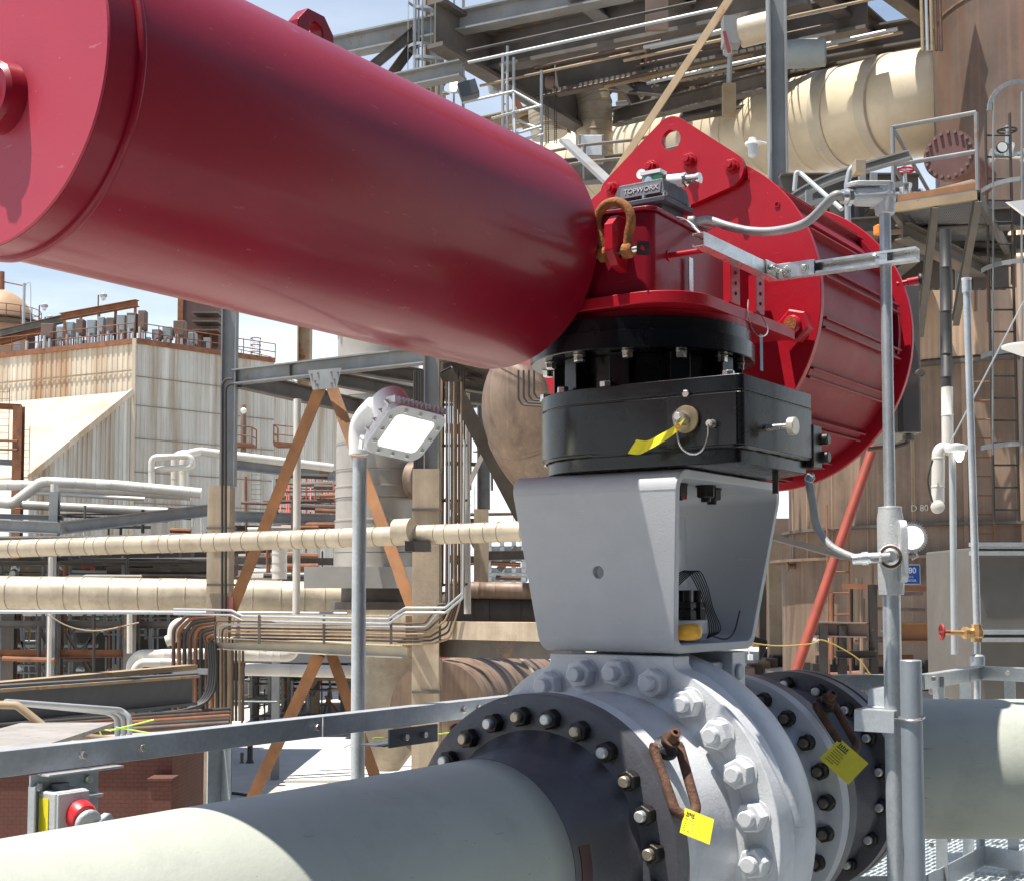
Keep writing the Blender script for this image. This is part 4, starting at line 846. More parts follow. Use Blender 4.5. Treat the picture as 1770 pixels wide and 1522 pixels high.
# ------------------------------------------------------------------ far left process building
zr = P(235, 587, 90).z
bld = thing('process_building', (P(235, 900, 90).x, 90, 0), 'large pale ribbed sheet building with rust stains and a sloping lean-to at its left side', 'building')
K = P(235, 587, 90); KL = PZ(4, 612, zr); KL0 = K+(KL-K)*1.5; KR = PZ(474, 621, zr)
zl = P(235, 677, 90).z; nl = Vector((K.y-KL.y, KL.x-K.x, 0)); nl = -nl if nl.y > 0 else nl; nr_ = Vector((KR.y-K.y, K.x-KR.x, 0)); nr_ = -nr_ if nr_.y > 0 else nr_
m = MB(ID); ribwall(m, K, KL0, zl-3, zr, .45, .045, nl); m.build('upper_side_wall', SIDEY, bld)
m = MB(ID); ribwall(m, K, KR, 0, zr, .30, .028, nr_); m.build('front_wall', SIDE, bld)
m = MB(ID); m.add([at_h(K, zr+.02), at_h(KR, zr+.02), at_h(KR, zr+.02)+Vector((-8, 26, 0)), at_h(KL0, zr+.02)], [(0, 1, 2, 3)]); m.build('roof', RUSTT, bld)
m = MB(ID)
for q, a, b in ((0, K, KL0), (1, K, KR)):
    nv = (nl if q == 0 else nr_).normalized()*.12
    m.beam(at_h(a, zr-.1)+nv, at_h(b, zr-.1)+nv, .35, .1, kind='bar')
m.build('roof_edge_trim', RUSTT, bld)
m = MB(ID)
for Y in (650, 700, 757, 815, 868): 
    z = P(235, Y, 90).z; m.beam(at_h(K, z)+nr_.normalized()*.05, at_h(KR, z)+nr_.normalized()*.05, .06, .04, kind='bar')
for Y in (640,): z = P(235, Y, 90).z; m.beam(at_h(K, z)+nl.normalized()*.12, at_h(KL0, z)+nl.normalized()*.12, .08, .06, kind='bar')
m.build('sheet_seam', mat('stained seam', (.24, .19, .14), .7, var=.3, vscale=1), bld)
E2 = P(50, 823, 84); G2 = at_h(E2, 0); g0 = at_h(K, zl)
nG = Vector((K.y-E2.y, E2.x-K.x, 0)); nG = -nG if nG.y > 0 else nG
m = MB(ID); ribwall(m, K+Vector((-.1, -.25, 0)), E2, 0, zl, .33, .07, nG, 0, E2.z); m.build('gable_wall', SIDE, bld)
BL = KL0-K; m = MB(ID); a0, a1 = g0+Vector((-.1, -.3, 0)), E2+Vector((0, 0, 0)); sl = [a0, a1, a1+BL*1.0, a0+BL]
m.add([p for p in sl]+[p+gw(-.15) for p in sl], [(0, 1, 2, 3), (7, 6, 5, 4), (0, 4, 5, 1), (1, 5, 6, 2), (2, 6, 7, 3), (3, 7, 4, 0)]); m.build('lean_to_roof', SIDER, bld)
m = MB(ID); m.beam(a0+Vector((.1, -.25, -.05)), a1+Vector((.1, -.25, -.05)), .35, .25, kind='bar'); m.beam(at_h(K, 0)+Vector((0, -.35, 0)), at_h(K, zr)+Vector((0, -.35, 0)), .22, .22, kind='bar', up=Y3); m.build('corner_flashing', SIDEY, bld)
# right hand annexe of the same building
an = thing('process_building_annexe', (P(440, 900, 98).x, 98, 0), 'lower grey ribbed annexe right of the big building with a railed caged roof hatch', 'building')
A0, A1 = P(378, 628, 97), P(474, 652, 101); A1.z = A0.z
m = MB(ID); ribwall(m, A0, A1, 0, A0.z, .4, .06, (0, -1, 0)); m.build('front_wall', SIDE, an)
m = MB(ID); m.add([A0, A1, A1+Vector((2, 12, 0)), A0+Vector((0, 12, 0))], [(0, 1, 2, 3)]); m.beam(A0+Vector((0, -.2, -.1)), A1+Vector((0, -.2, -.1)), .3, .12, kind='bar'); m.build('roof_edge', RUSTT, an)
m = MB(ID); ribwall(m, A1, A1+Vector((3, 14, 0)), 0, A0.z, .4, .06, (1, 0, 0)); m.build('side_wall', SIDE, an)
# roof railings
railing('rusty roof railing along the left eave of the process building', [at_h(KL0, zr+.02), at_h(K, zr+.02)+Vector((-.2, .3, 0))], 1.15, RUSTT, .035, 1, 1.3)
railing('rusty roof railing along the front eave of the process building', [at_h(K, zr+.02)+Vector((.2, .4, 0)), at_h(KR, zr+.02)+Vector((0, .4, 0))], 1.15, RUSTT, .035, 1, 1.3)
railing('small rusty railing on the annexe roof right of the tall steel column', [A0+Vector((.8, .3, 0)), A1+Vector((-.3, .3, 0))], 1.2, RUSTT, .03, 1, 1.0)
ladder('rusty caged roof ladder standing above the annexe roof', P(443, 622, 99)-gw(1), 2.6, .5, (1, 0, 0), (0, -1, 0), RUSTT, (1.0, 2.6, .5))
# roof cabinets: (px centre, y bottom, width px, height px, D, material)
rr = random.Random(11)
cabs = [(84, 587, 24, 45, 94, 1), (106, 583, 14, 40, 94, 0), (122, 580, 16, 46, 93.6, 0), (140, 577, 14, 50, 93.4, 1), (160, 574, 17, 48, 93.2, 0), (176, 571, 13, 52, 93, 0), (193, 568, 15, 50, 92.8, 1), (211, 565, 16, 54, 92.6, 0), (229, 562, 18, 56, 92.3, 1), (247, 565, 14, 60, 92.2, 1), (272, 585, 16, 30, 93, 1), (290, 596, 17, 38, 93.6, 0), (311, 600, 22, 50, 94, 1), (333, 600, 14, 34, 95, 0)]
for i, (X, Y, w, h, D_, k) in enumerate(cabs):
    b = at_h(P(X, Y, D_), zr+.02); W_ = w*D_/FPX*.92; Hh = h*D_/FPX; z1 = b.z+Hh
    nm = ['narrow', 'broad', 'tall', 'low', 'short', 'stout', 'slim'][i % 7]
    t = thing('roof_cabinet', tuple(b), '%s weathered switch cabinet on the building roof, number %s along the row from the left' % ('grey' if k == 0 else 'brown', ['one', 'two', 'three', 'four', 'five', 'six', 'seven', 'eight', 'nine', 'ten', 'eleven', 'twelve', 'thirteen', 'fourteen'][i]), 'cabinet', 'switch cabinets on the process building roof')
    MB(ID).box((b.x-W_/2, b.y-.35, b.z+Hh*.42), (b.x+W_/2, b.y+.35, z1)).build('cabinet_box', CABG if k == 0 else CABB, t, bevel=.03)
    m = MB(ID)
    for s in (-1, 1): m.box((b.x+s*W_*.38-.04, b.y-.04, b.z), (b.x+s*W_*.38+.04, b.y+.04, b.z+Hh*.42))
    m.build_each('stand', CABB, t)
    m = MB(ID); m.cyl((b.x-W_*.15, b.y-.45, b.z), (b.x-W_*.15, b.y-.45, b.z+Hh*.5), .11, n=12); m.cyl((b.x+W_*.3, b.y-.55, b.z), (b.x+W_*.3, b.y-.55, b.z+Hh*.38), .09, n=12); m.build_each('bushing', GALVF, t)
    MB(ID).box((b.x-W_*.38, b.y-.37, b.z+Hh*.5), (b.x+W_*.38, b.y-.352, z1-Hh*.08)).build('door', CABG if i % 3 else CABB, t)
pg = thing('pipe_gantry', tuple(at_h(P(170, 560, 95), zr)), 'long rusty inclined conduit gantry above the roof cabinets', 'gantry')
ga, gb_ = P(106, 548, 94), P(238, 524, 92.5)
bt('beam', ga, gb_, .45, .5, RUSTT, pg); bt('beam', P(0, 577, 96), P(112, 551, 94.4), .5, .5, BEAMD, pg)
bt('beam', P(0, 592, 96), P(80, 570, 95), .35, .5, RUSTT, pg)
for X, Y in ((112, 549), (140, 543), (171, 537), (200, 531), (234, 525)): p = P(X, Y, 93.2); bt('post', at_h(p, zr), p-gw(.2), .16, .16, RUSTT, pg, up=Y3)
for X, Y, Yb, D_, nm in ((170, 510, 580, 95, 'middle lamp post above the roof cabinets'), (68, 528, 600, 97, 'lamp post beside the dome at the left end of the roof'), (78, 548, 600, 96, 'short lamp post at the left roof corner')):
    p = P(X, Y, D_); t = thing('lamp_post', tuple(at_h(p, zr)), 'thin '+nm, 'lamp'); MB(ID).cyl(at_h(p, zr), p, .05, n=8).build('pole', RUSTT, t)
    MB(ID).cyl(p, p+Vector((.35, 0, .05)), .04, n=8).lathe(p+Vector((.38, -.05, .12)), (0, 0, -1), [(0, .1), (.1, .25), (.25, .25)], 12).build('lamp_head', GALVF, t)
    MB(ID).lathe(p+Vector((.38, -.05, -.14)), (0, 0, -1), [(0, .16), (.2, .13), (.26, .04)], 12).build('globe', WHITE, t)
# dark chimney box behind the column top
st_ = thing('stack_house', tuple(at_h(P(345, 560, 100), zr)), 'dark rusty stack house with side platforms rising behind the roof', 'tower')
a, b = P(309, 519, 100), P(378, 519, 100)
MB(ID).box((a.x, 100, zr), (b.x, 103, a.z+2.5)).build('shell', mat('dark rusty shell', (.10, .06, .05), .8, var=.4, vscale=.6, streak=.5, streakcol=(.05, .03, .03)), st_)
MB(ID).box((a.x-.05, 99.9, zr), (a.x+.35, 99.99, a.z+2.5)).build('edge_strip', RUSTT, st_)
m = MB(ID)
for Y in (545, 560, 575): z = P(345, Y, 99).z; m.box((P(345, 0, 99).x, 98.2, z), (P(388, 0, 99).x, 99.9, z+.12))
m.build_each('side_platform', BEAMD, st_)
# dome tank at far left
dm = thing('dome_tank', tuple(P(-5, 640, 110)), 'tan dome roofed tank at the far left edge with rails around it', 'tank')
c0 = P(-2, 562, 112); m = MB(ID); rD = 2.75
m.lathe(c0-gw(9), Z3, [(0, rD), (9, rD)]+[(9+2.9*math.sin(a), rD*math.cos(a)) for a in [PI/2*i/10 for i in range(1, 11)]], 40); m.build('shell', mat('tan dome', (.38, .25, .15), .5, var=.2, vscale=.5), dm)
m = MB(ID)
for z in (.2, -.25): m.lathe(c0+gw(z), Z3, [(0, rD+.6), (.1, rD+.6)], 32)
m.build('ring_platform', BEAMD, dm)
railing('curved rail around the dome tank platform', [c0+Vector(((rD+.55)*math.cos(a), (rD+.55)*math.sin(a), .1)) for a in [R(-100+20*i) for i in range(10)]], 1.1, RUSTT, .035, 1, 1.0, toe=False)
mast = thing('vent_mast', tuple(P(42, 560, 108)), 'thin vent mast with arms beside the dome tank', 'mast')
p = P(42, 490, 108); MB(ID).cyl(p-gw(4), p, .12, n=10).build('pole', GALVF, mast); MB(ID).cyl(p-gw(.2), P(5, 487, 108), .05, n=8).cyl(P(3, 470, 108), P(3, 500, 108), .22, n=10).build('arm', RUSTT, mast)
MB(ID).tube(bez([p-gw(.3), P(50, 488, 108), P(53, 500, 108), P(53, 560, 108)], 5), .03, 6).build('hoop', GALVF, mast)
# ------------------------------------------------------------------ concrete and steel frame, left middle
D1, D2 = 31.0, 27.0
fr_ = thing('pipe_support_tower', tuple(at_h(P(560, 900, 29), 0)), 'concrete legged steel frame with orange diagonal braces and a dark top deck behind the floodlight', 'steel frame')
def vcol(X, Y0, Y1, D_, w, mt, name='column', kind='bar', dep=None):
    p = P(X, Y0, D_); q = P(X, Y1, D_); q.x = p.x; return bt(name, q, p, dep or w, w, mt, fr_, kind, up=Y3)
zg = 0
p = P(383, 840, D1); bt('concrete_leg', at_h(p, 0), p, .58, .50, CONC, fr_, 'bar', up=Y3)
p = P(375, 1035, D1-.6); bt('concrete_leg', at_h(p, 0), P(375, 975, D1-.6)*1.0, .42, .36, CONC, fr_, 'bar', up=Y3) if False else None
p0, p1 = P(394, 840, D1), P(394, 500, D1); p1.x = p0.x; bt('steel_column', p0, p1, .34, .30, BEAM, fr_, 'I', up=X3)
p = P(738, 812, D2); bt('concrete_leg', at_h(p, 0), p, .62, .52, CONC, fr_, 'bar', up=Y3)
p0, p1 = P(746, 812, D2), P(746, 560, D2); p1.x = p0.x; bt('steel_column', p0, p1, .30, .28, BEAM, fr_, 'I', up=X3)
p = P(832, 880, 38); bt('concrete_leg', at_h(p, 0), p, .42, .40, CONC, fr_, 'bar', up=Y3)
p0, p1 = P(836, 880, 38), P(836, 640, 38); p1.x = p0.x; bt('steel_column', p0, p1, .36, .32, BEAM, fr_, 'I', up=X3)
p0, p1 = P(526, 680, 42), P(526, 480, 42); p1.x = p0.x; bt('steel_column', p0, p1, .42, .30, TANST, fr_, 'I', up=X3)
zb = P(394, 652, D1).z
B0 = at_h(P(394, 652, D1), zb); B1 = PZ(760, 612, zb); B2 = PZ(1000, 585, zb)
bt('front_beam', B0+Vector((.18, 0, 0)), B1, .34, .28, BEAM, fr_); bt('front_beam', B1+Vector((.02, 0, 0)), B2, .34, .28, BEAMD, fr_)
C1_ = PZ(700, 722, zb); bt('side_beam', B0+Vector((.2, .1, -.02)), C1_, .40, .26, BEAMD, fr_)
bt('cross_beam', PZ(500, 640, zb), PZ(760, 690, zb), .32, .22, BEAMD, fr_); bt('cross_beam', PZ(600, 631, zb), PZ(860, 672, zb), .32, .22, BEAMD, fr_)
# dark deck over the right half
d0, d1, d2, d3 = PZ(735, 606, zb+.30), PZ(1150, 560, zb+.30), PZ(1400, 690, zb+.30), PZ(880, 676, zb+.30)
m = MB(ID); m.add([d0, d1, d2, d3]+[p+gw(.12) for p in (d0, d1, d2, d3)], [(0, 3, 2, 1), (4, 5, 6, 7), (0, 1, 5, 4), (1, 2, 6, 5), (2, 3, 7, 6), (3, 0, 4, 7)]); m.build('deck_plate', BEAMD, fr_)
for i in range(6):
    a = d0.lerp(d1, i/5)-gw(.14); b = d3.lerp(d2, i/5)-gw(.14); bt('deck_joist', a, b, .26, .2, BEAMD, fr_)
# gusset and braces
gp = P(563, 655, 29.0)
MB(ID).prism([[(-.42, .2), (.42, .2), (.30, -.22), (-.30, -.22)]], gp+Vector((0, -.17, -.02)), Vector((1, -.48, 0)).normalized(), Z3, (0, .02, 0)).build('gusset_plate', BEAM, fr_)
m = MB(ID)
for dx, dz in ((-.3, .08), (-.15, .1), (.15, .1), (.3, .08), (-.22, -.06), (.22, -.06), (-.16, -.14), (.16, -.14)): m.cyl(gp+Vector((dx, -.20-dx*.48, dz)), gp+Vector((dx, -.17-dx*.48, dz)), .02, n=8)
m.build_each('gusset_bolt', BEAMD, fr_)
def brace(a, b, mt, w=.24, name='diagonal_brace'): bt(name, a, b, .10, w, mt, fr_, 'C', up=Y3)
brace(P(556, 664, 29.1), P(400, 1055, 30.6), ORANGE); brace(P(572, 664, 29.1), P(722, 1075, 27.6), ORANGE)
brace(P(552, 1130, 29.1), P(433, 1385, 30.2), ORANGE, .25); brace(P(573, 1130, 29.1), P(660, 1375, 28.2), ORANGE, .22)
MB(ID).box(tuple(P(388, 1062, 30.5)), tuple(P(403, 1030, 30.45))).build('pink_gusset', PINK, fr_)
# middle ledge: concrete beam and cream channel below it
zm = P(394, 1085, D1).z
bt('concrete_beam', P(404, 1085, D1), P(714, 1090, D2), .62, .4, CONC, fr_, 'bar')
bt('cream_channel', P(364, 1110, D1-.5), P(705, 1125, D2-.1), .26, .34, mat('cream painted channel', (.50, .44, .34), .7, var=.12, vscale=2, rust=.2, rscale=3), fr_, 'I')
bt('concrete_beam', P(763, 1088, D2), P(1000, 1092, 24.5), .34, .4, CONC, fr_, 'bar')
bt('concrete_beam', P(763, 1110, D2+.4), P(1000, 1112, 25), .55, .4, BEAMD, fr_, 'bar')
brace(P(770, 640, 27.2), P(905, 900, 29.5), BEAMD, .30); brace(P(905, 640, 39), P(760, 940, 33), BEAMD, .12)
bt('tie_beam', P(758, 672, 34), P(905, 690, 36), .55, .3, BEAMD, fr_); bt('tie_beam', P(825, 770, 38), P(905, 780, 40), .35, .3, BEAMD, fr_)
# ---- steel trusses / rack of conduits in front of leg and around it
def bundle(label, lines, r, mt, group=None, bend=.25):
    for i, pts in enumerate(lines):
        pipe('conduit', label if isinstance(label, str) else label[i], pts, r, mt[i % len(mt)] if isinstance(mt, list) else mt, 'conduit', group, bend, n=8)
L_ = []
for k in range(7):
    y = 1072+6.0*k; off = .9*k
    L_.append([P(372+6*k, 1110, 29.9), P(372+6*k, y, 29.9), P(700, y+5, 26.75), P(735+2*k, y+4, 26.5), P(760+3*k, y-30+4*k, 26.4), P(772+4.2*k, 1045-2*k, 26.4), P(772+4.2*k, 660, 26.4)])
bundle('thin conduit of the bundle crossing the concrete frame and rising beside its right leg', L_, .021, [BRWNP, GALVF, BRWNP, TANST, BRWNP, DARKP, TANST], 'thin conduits crossing the concrete frame', .15)
for k, Y in enumerate((1054, 1062)):
    pipe('conduit', ['upper', 'lower'][k]+' bright bent conduit above the bundle on the concrete frame', [P(300, Y-2, 29.5), P(400, Y, 29.6), P(420, Y+10, 29.5), P(672, Y+15, 26.7), P(700, Y-4, 26.5), P(770, Y-4, 26.3), P(800, Y-30, 26.2), P(803, 760, 26.2)], .026, GALVF, 'conduit', None, .1, n=8)
m = MB(ID)
for X, D_ in ((448, 29.2), (560, 28.1), (676, 26.8)): a = P(X, 1062, D_-.1); b = P(X, 1112, D_-.1); m.beam(b, a, .05, .05, kind='bar', up=Y3)
m.build_each('conduit_clamp', BEAMD, fr_)
pipe('conduit', 'thin black conduit pair climbing the left concrete leg', [P(384, 1065, 30.4), P(384, 665, 30.4), P(390, 655, 30.4), P(402, 655, 30.4)], .03, DARKP, 'conduit', None, .15, n=8)
pipe('conduit', 'second thin black conduit climbing the left leg, nearer the column', [P(390, 1065, 30.4), P(390, 672, 30.4), P(396, 664, 30.4), P(404, 664, 30.4)], .03, DARKP, 'conduit', None, .15, n=8)
m = MB(ID)
for X, D_, Y in ((383, D1-.02, 912), (383, D1-.02, 1010), (738, D2-.02, 1195), (738, D2-.02, 880)):
    a = P(X-26 if X < 500 else X-26, Y, D_-.32); b = P(X+26, Y, D_-.32); m.beam(a, b, .05, .05, kind='bar')
m.build_each('strap_bar', BEAMD, fr_)
for k, X in enumerate((776, 782, 790, 797, 803)): pass
# ---- near insulated pipe crossing the frame (y 945 to 925)
nip = thing('insulated_pipe', tuple(P(400, 940, 23)), 'narrow ribbed cream insulated pipe crossing the whole frame at mid height', 'pipe')
jacket('cladding', None, [P(-60, 950, 25.2), P(420, 935, 23.5), P(700, 921, 22.2), P(1000, 914, 21.0)], .158, .30, INSUL, parent=nip, lip=.05, n=32)
q = P(699, 917, 22.0); d = (P(1000, 914, 21.0)-P(420, 935, 23.5)).normalized()
MB(ID).lathe(q-d*.16, d, [(0, .16), (0, .20), (.30, .20), (.30, .16)], 32).build('pipe_saddle', INSUL, nip)
MB(ID).box(tuple(q+Vector((.02, -.15, -.33))), tuple(q+Vector((.42, .2, -.17)))).build('saddle_support', DARKP, nip)
# ---- thick insulated pipe behind leg (y 1025)
jacket('insulated_pipe', 'thick cream insulated pipe lying left of the frame, behind its left leg', [P(-80, 1022, 39), P(300, 1028, 39), P(720, 1036, 40)], .475, .70, INSUL, lip=.03, seed=9)
jacket('insulated_pipe', 'brown stained thick pipe behind the right concrete leg', [P(770, 1018, 33), P(1000, 1022, 33)], .20, .6, BRN, seed=2)
jacket('insulated_pipe', 'dark brown sooty thick duct under the brown pipe behind the right leg', [P(762, 1052, 33.4), P(1000, 1054, 33.4)], .42, .6, DARKP, seed=2)
pipe('pipe', 'thin pale line under the thick cream pipe', [P(-60, 1056, 33.3), P(330, 1058, 33), P(600, 1060, 32.6)], .045, GALVF)
# ---- vertical vessel with bands
vs_ = thing('insulated_vessel', tuple(at_h(P(652, 900, 37), 0)), 'tall grey banded insulated vessel standing behind the floodlight', 'vessel')
xv = P(652, 900, 37); zt = P(652, 560, 37).z; zb_ = P(652, 955, 37).z
m = MB(ID); p, rs = banded([Vector((xv.x, 37, zb_)), Vector((xv.x, 37, zt))], 1.10, .52, .012, 48, random.Random(3), .02); rs = [r_*(1+.05*max(0, (zt-q_.z-2.0))/6) for q_, r_ in zip(p, rs)]
MB(ID).tube(p, 1.1, 64, rs=rs).build('shell', INSULG, vs_, smooth=50)
z = lambda Y: P(652, Y, 37).z
MB(ID).lathe((xv.x, 37, z(1003)), Z3, [(0, 1.16), (z(956)-z(1003), 1.16)], 48).build('band_box', INSULG, vs_)
MB(ID).box((xv.x-1.75, 35.6, z(1016)), (xv.x+1.1, 36.2, z(980))).build('cable_duct', mat('pale duct sheet', (.36, .35, .32), .6, var=.15, vscale=1), vs_)
MB(ID).lathe((xv.x, 37, z(1050)), Z3, [(0, .95), (z(1004)-z(1050), .95)], 40).lathe((xv.x, 37, z(1052)), Z3, [(0, 1.25), (.2, 1.25)], 40).build('support_ring', BEAMD, vs_)
MB(ID).lathe((xv.x+.3, 37, z(1330)), Z3, [(0, .35), (.5, .72), (1.2, .92), (z(1110)-z(1330), .98)], 48).build('lower_cone', INSUL, vs_)
MB(ID).box((P(617, 0, 35).x, 35, z(1060)), (P(628, 0, 35).x, 35.3, z(985))).build('rusty_bracket', RUSTT, vs_)
MB(ID).lathe(P(712, 830, 36.2), (.9, -.45, 0), [(0, .5), (.25, .5)], 24).build('nozzle', BRN, vs_)
MB(ID).box((P(590, 0, 36).x, 36.4, z(600)), (P(700, 0, 36).x, 37.6, z(560))).build('top_box', INSULG, vs_)
# white thin standpipe
pipe('standpipe', 'slim white vertical pipe standing between the left leg and the banded vessel', [P(512, 1065, 30), P(514, 690, 30)], .085, INSULW, 'pipe')
pipe('standpipe', 'slim pale rusty vertical pipe right of the right leg', [P(808, 1060, 29), P(806, 680, 29)], .075, INSULW, 'pipe')
# ---- big brown elbow duct left of yoke top
jacket('duct', 'big brown banded elbow duct showing left of the black coupling', [P(1100, 540, 25), P(960, 610, 24), P(905, 690, 24), P(925, 760, 24.5), P(1010, 870, 25)], .82, .75, BRN, 'duct', bend=1.2, lip=.012, seed=4, n=48)
MB(ID)
# thin black lines near there
bundle(['first', 'second', 'third', 'fourth'] and 'thin black bent line hanging under the dark deck beside the coupling', [[P(896+9*k, 640, 21), P(896+9*k, 690-3*k, 21), P(903+9*k, 700-4*k, 21), P(960, 704-6*k, 20.8)] for k in range(4)], .016, DARKP, 'thin black lines under the dark deck', .12)
# ------------------------------------------------------------------ left mid pipes
jacket('insulated_pipe', 'white insulated pipe with an offset bend in front of the sheet building, nearest the camera', [P(-60, 862, 52), P(22, 870, 52), P(72, 832, 52), P(200, 838, 52.5), P(348, 852, 53)], .20, .5, INSULW, lip=.04, bend=.5)
jacket('insulated_pipe', 'second white insulated pipe just behind the offset one', [P(-60, 838, 55), P(40, 838, 55), P(330, 856, 56)], .20, .5, INSULW, lip=.04, seed=8)
jacket('insulated_pipe', 'white small pipe rising to a raised loop in front of the grey wall', [P(262, 838, 53), P(262, 790, 53), P(330, 788, 53), P(334, 806, 53), P(262, 812, 53.3)], .12, .5, INSULW, lip=.04, bend=.25)
jacket('insulated_pipe', 'white twin riser with a domed top in front of the grey wall', [P(303, 846, 54), P(303, 786, 54), P(330, 784, 54)], .17, .4, INSULW, lip=.05, bend=.35)
jacket('insulated_pipe', 'long white pipe running right from the raised loop to the vessel', [P(318, 846, 53.5), P(318, 786, 53.5), P(345, 780, 54), P(575, 808, 56)], .17, .6, INSULW, lip=.03, bend=.4)
pipe('pipe', 'thin pale pipe below the white insulated pair', [P(40, 850, 52), P(250, 862, 52.5)], .08, INSULW)
pipe('pipe', 'long thin grey pipe below the building, left', [P(40, 872, 50), P(290, 884, 50)], .16, INSULG)
fb = thing('pipe_rack', tuple(at_h(P(200, 900, 48), 0)), 'long grey steel rack beams carrying pipes in front of the sheet building', 'pipe rack')
bt('beam', P(-60, 905, 48), P(105, 912, 46), .42, .3, BEAM, fb); bt('beam', P(105, 912, 46), P(372, 880, 48), .42, .3, BEAM, fb)
bt('beam', P(-60, 890, 48.5), P(110, 895, 47), .18, .3, BEAM, fb); bt('beam', P(404, 892, 49), P(585, 898, 51), .40, .3, BEAM, fb); bt('beam', P(404, 802, 56.4), P(580, 822, 58), .42, .3, BEAM, fb)
bt('beam', P(404, 912, 50), P(585, 914, 52), .2, .3, BEAMD, fb)
for X, D_ in ((94, 47), (480, 56)): p = P(X, 895, D_); bt('post', at_h(p, 0), p+gw(.9 if X < 200 else .2), .3, .3, BEAM, fb, up=Y3)
p = P(94, 850, 51); MB(ID).cyl(p+gw(-.6), p+gw(.3), .14, n=12).build('pipe_shoe', INSULW, fb)
rng = random.Random(21)
for k in range(7):
    Y = 925+rng.uniform(-4, 40)*.5+k*3.5; D_ = 40+k*1.6
    pipe('pipe', '%s grimy pipe, one of the stack between the two cream pipes' % ['thin', 'slender', 'sooty', 'stained', 'dull', 'dark', 'rusty'][k], [P(-60, Y+6, D_), P(362, Y+rng.uniform(-4, 4), D_)], rng.uniform(.05, .13), [DARKP, BRWNP, INSULG][k % 3], 'pipe', 'grimy pipes between the two cream pipes', n=10)
# rusty left platform and ladder at x 0 to 45
lp_ = thing('access_platform', tuple(at_h(P(20, 800, 60), 0)), 'rusty steel access platform with railing at the left edge', 'platform')
bt('post', at_h(P(33, 820, 60), 0), P(33, 702, 60), .4, .4, RUSTT, lp_, up=Y3); bt('beam', P(-40, 700, 60), P(36, 704, 60), .25, .25, RUSTT, lp_); bt('beam', P(-40, 796, 60), P(36, 800, 60), .25, .3, BEAM, lp_)
for Y in (760, 775): MB(ID).cyl(P(-40, Y, 59.8), P(30, Y+2, 59.8), .05, n=8).build('rail', RUSTT, lp_)
ladder('thin rusty ladder on the left access platform', P(5, 800, 60.5), 3.3, .45, (1, 0, 0), (0, -1, 0), RUSTT)
ladder('thin rusty ladder right of the left access platform', P(40, 830, 60.5), 2.4, .5, (1, 0, 0), (0, -1, 0), RUSTT)
# annexe front platforms
for i, (X, Y, w, h) in enumerate(((423, 770, 40, 32), (500, 770, 40, 45))):
    a, b = P(X-w/2, Y, 84), P(X+w/2, Y+4, 84); railing(['small rusty balcony on the annexe wall', 'small rusty red balcony right of the annexe'][i], [a, Vector((a.x, 82.5, a.z)), Vector((b.x, 82.5, b.z)), b], 1.1, RUSTT, .04, 1, .8)
    MB(ID).box((a.x, 82.5, a.z-.15), (b.x, 84, a.z)).build('floor', RUSTT, bpy.data.objects['railing' if False else [o_.name for o_ in COL.objects if o_.name.startswith('railing') and not o_.parent][-1]])
pipe('riser_pipe', 'rusty riser pipe on the annexe wall', [P(421, 780, 83.5), P(421, 700, 83.5)], .18, BRN)
lt = thing('wall_lamp', tuple(P(421, 715, 82.5)), 'small white lamp on the annexe wall riser', 'lamp'); MB(ID).lathe(P(421, 715, 82.5), Z3, [(0, .08), (.15, .18), (.25, .18), (.35, .08)], 14).build('lamp_head', WHITE, lt)
ladder('tall rusty wall ladder on the annexe', P(442, 900, 84), 4.6, .6, (1, 0, 0), (0, -1, 0), RUSTT)
# pale hall and green trimmed tank behind
hh = thing('pale_hall', tuple(at_h(P(530, 760, 130), 0)), 'pale distant hall with a green vertical trim strip', 'building')
a, b = P(474, 708, 130), P(600, 716, 130); m = MB(ID); ribwall(m, a, b, 0, a.z, .8, .1, (0, -1, 0)); m.box((a.x, 130.2, 0), (b.x, 142, a.z-.1)); m.build('wall', mat('pale hall wall', (.50, .51, .50), .6, var=.08, vscale=.3), hh)
m = MB(ID).box((P(544, 0, 129).x, 129, 0), (P(552, 0, 129).x, 129.8, a.z)); m.build('green_strip', mat('green trim', (.03, .16, .11), .5), hh)
# red scaffold patch
sc = thing('red_scaffold', tuple(at_h(P(520, 860, 66), 0)), 'far red scaffold with pale boards right of the annexe', 'scaffold')
rr = random.Random(5); m = MB(ID); m2 = MB(ID)
for i in range(11): x = 484+i*9+rr.uniform(-3, 3); m.cyl(P(x, 905, 66), P(x, 822+rr.uniform(-8, 6), 66+rr.random()*3), .04, n=6)
for i in range(5): y = 832+i*12+rr.uniform(-3, 3); m2.cyl(P(480, y, 66+rr.random()*3), P(585, y+3, 66+rr.random()*3), .045, n=6)
m.build_each('standard', mat('red scaffold tube', (.33, .05, .03), .6, var=.3, vscale=1), sc); m2.build_each('ledger', BRWNP, sc)
MB(ID).box(tuple(P(480, 866, 70)), tuple(P(590, 858, 71))).build('boards', RUSTT, sc)
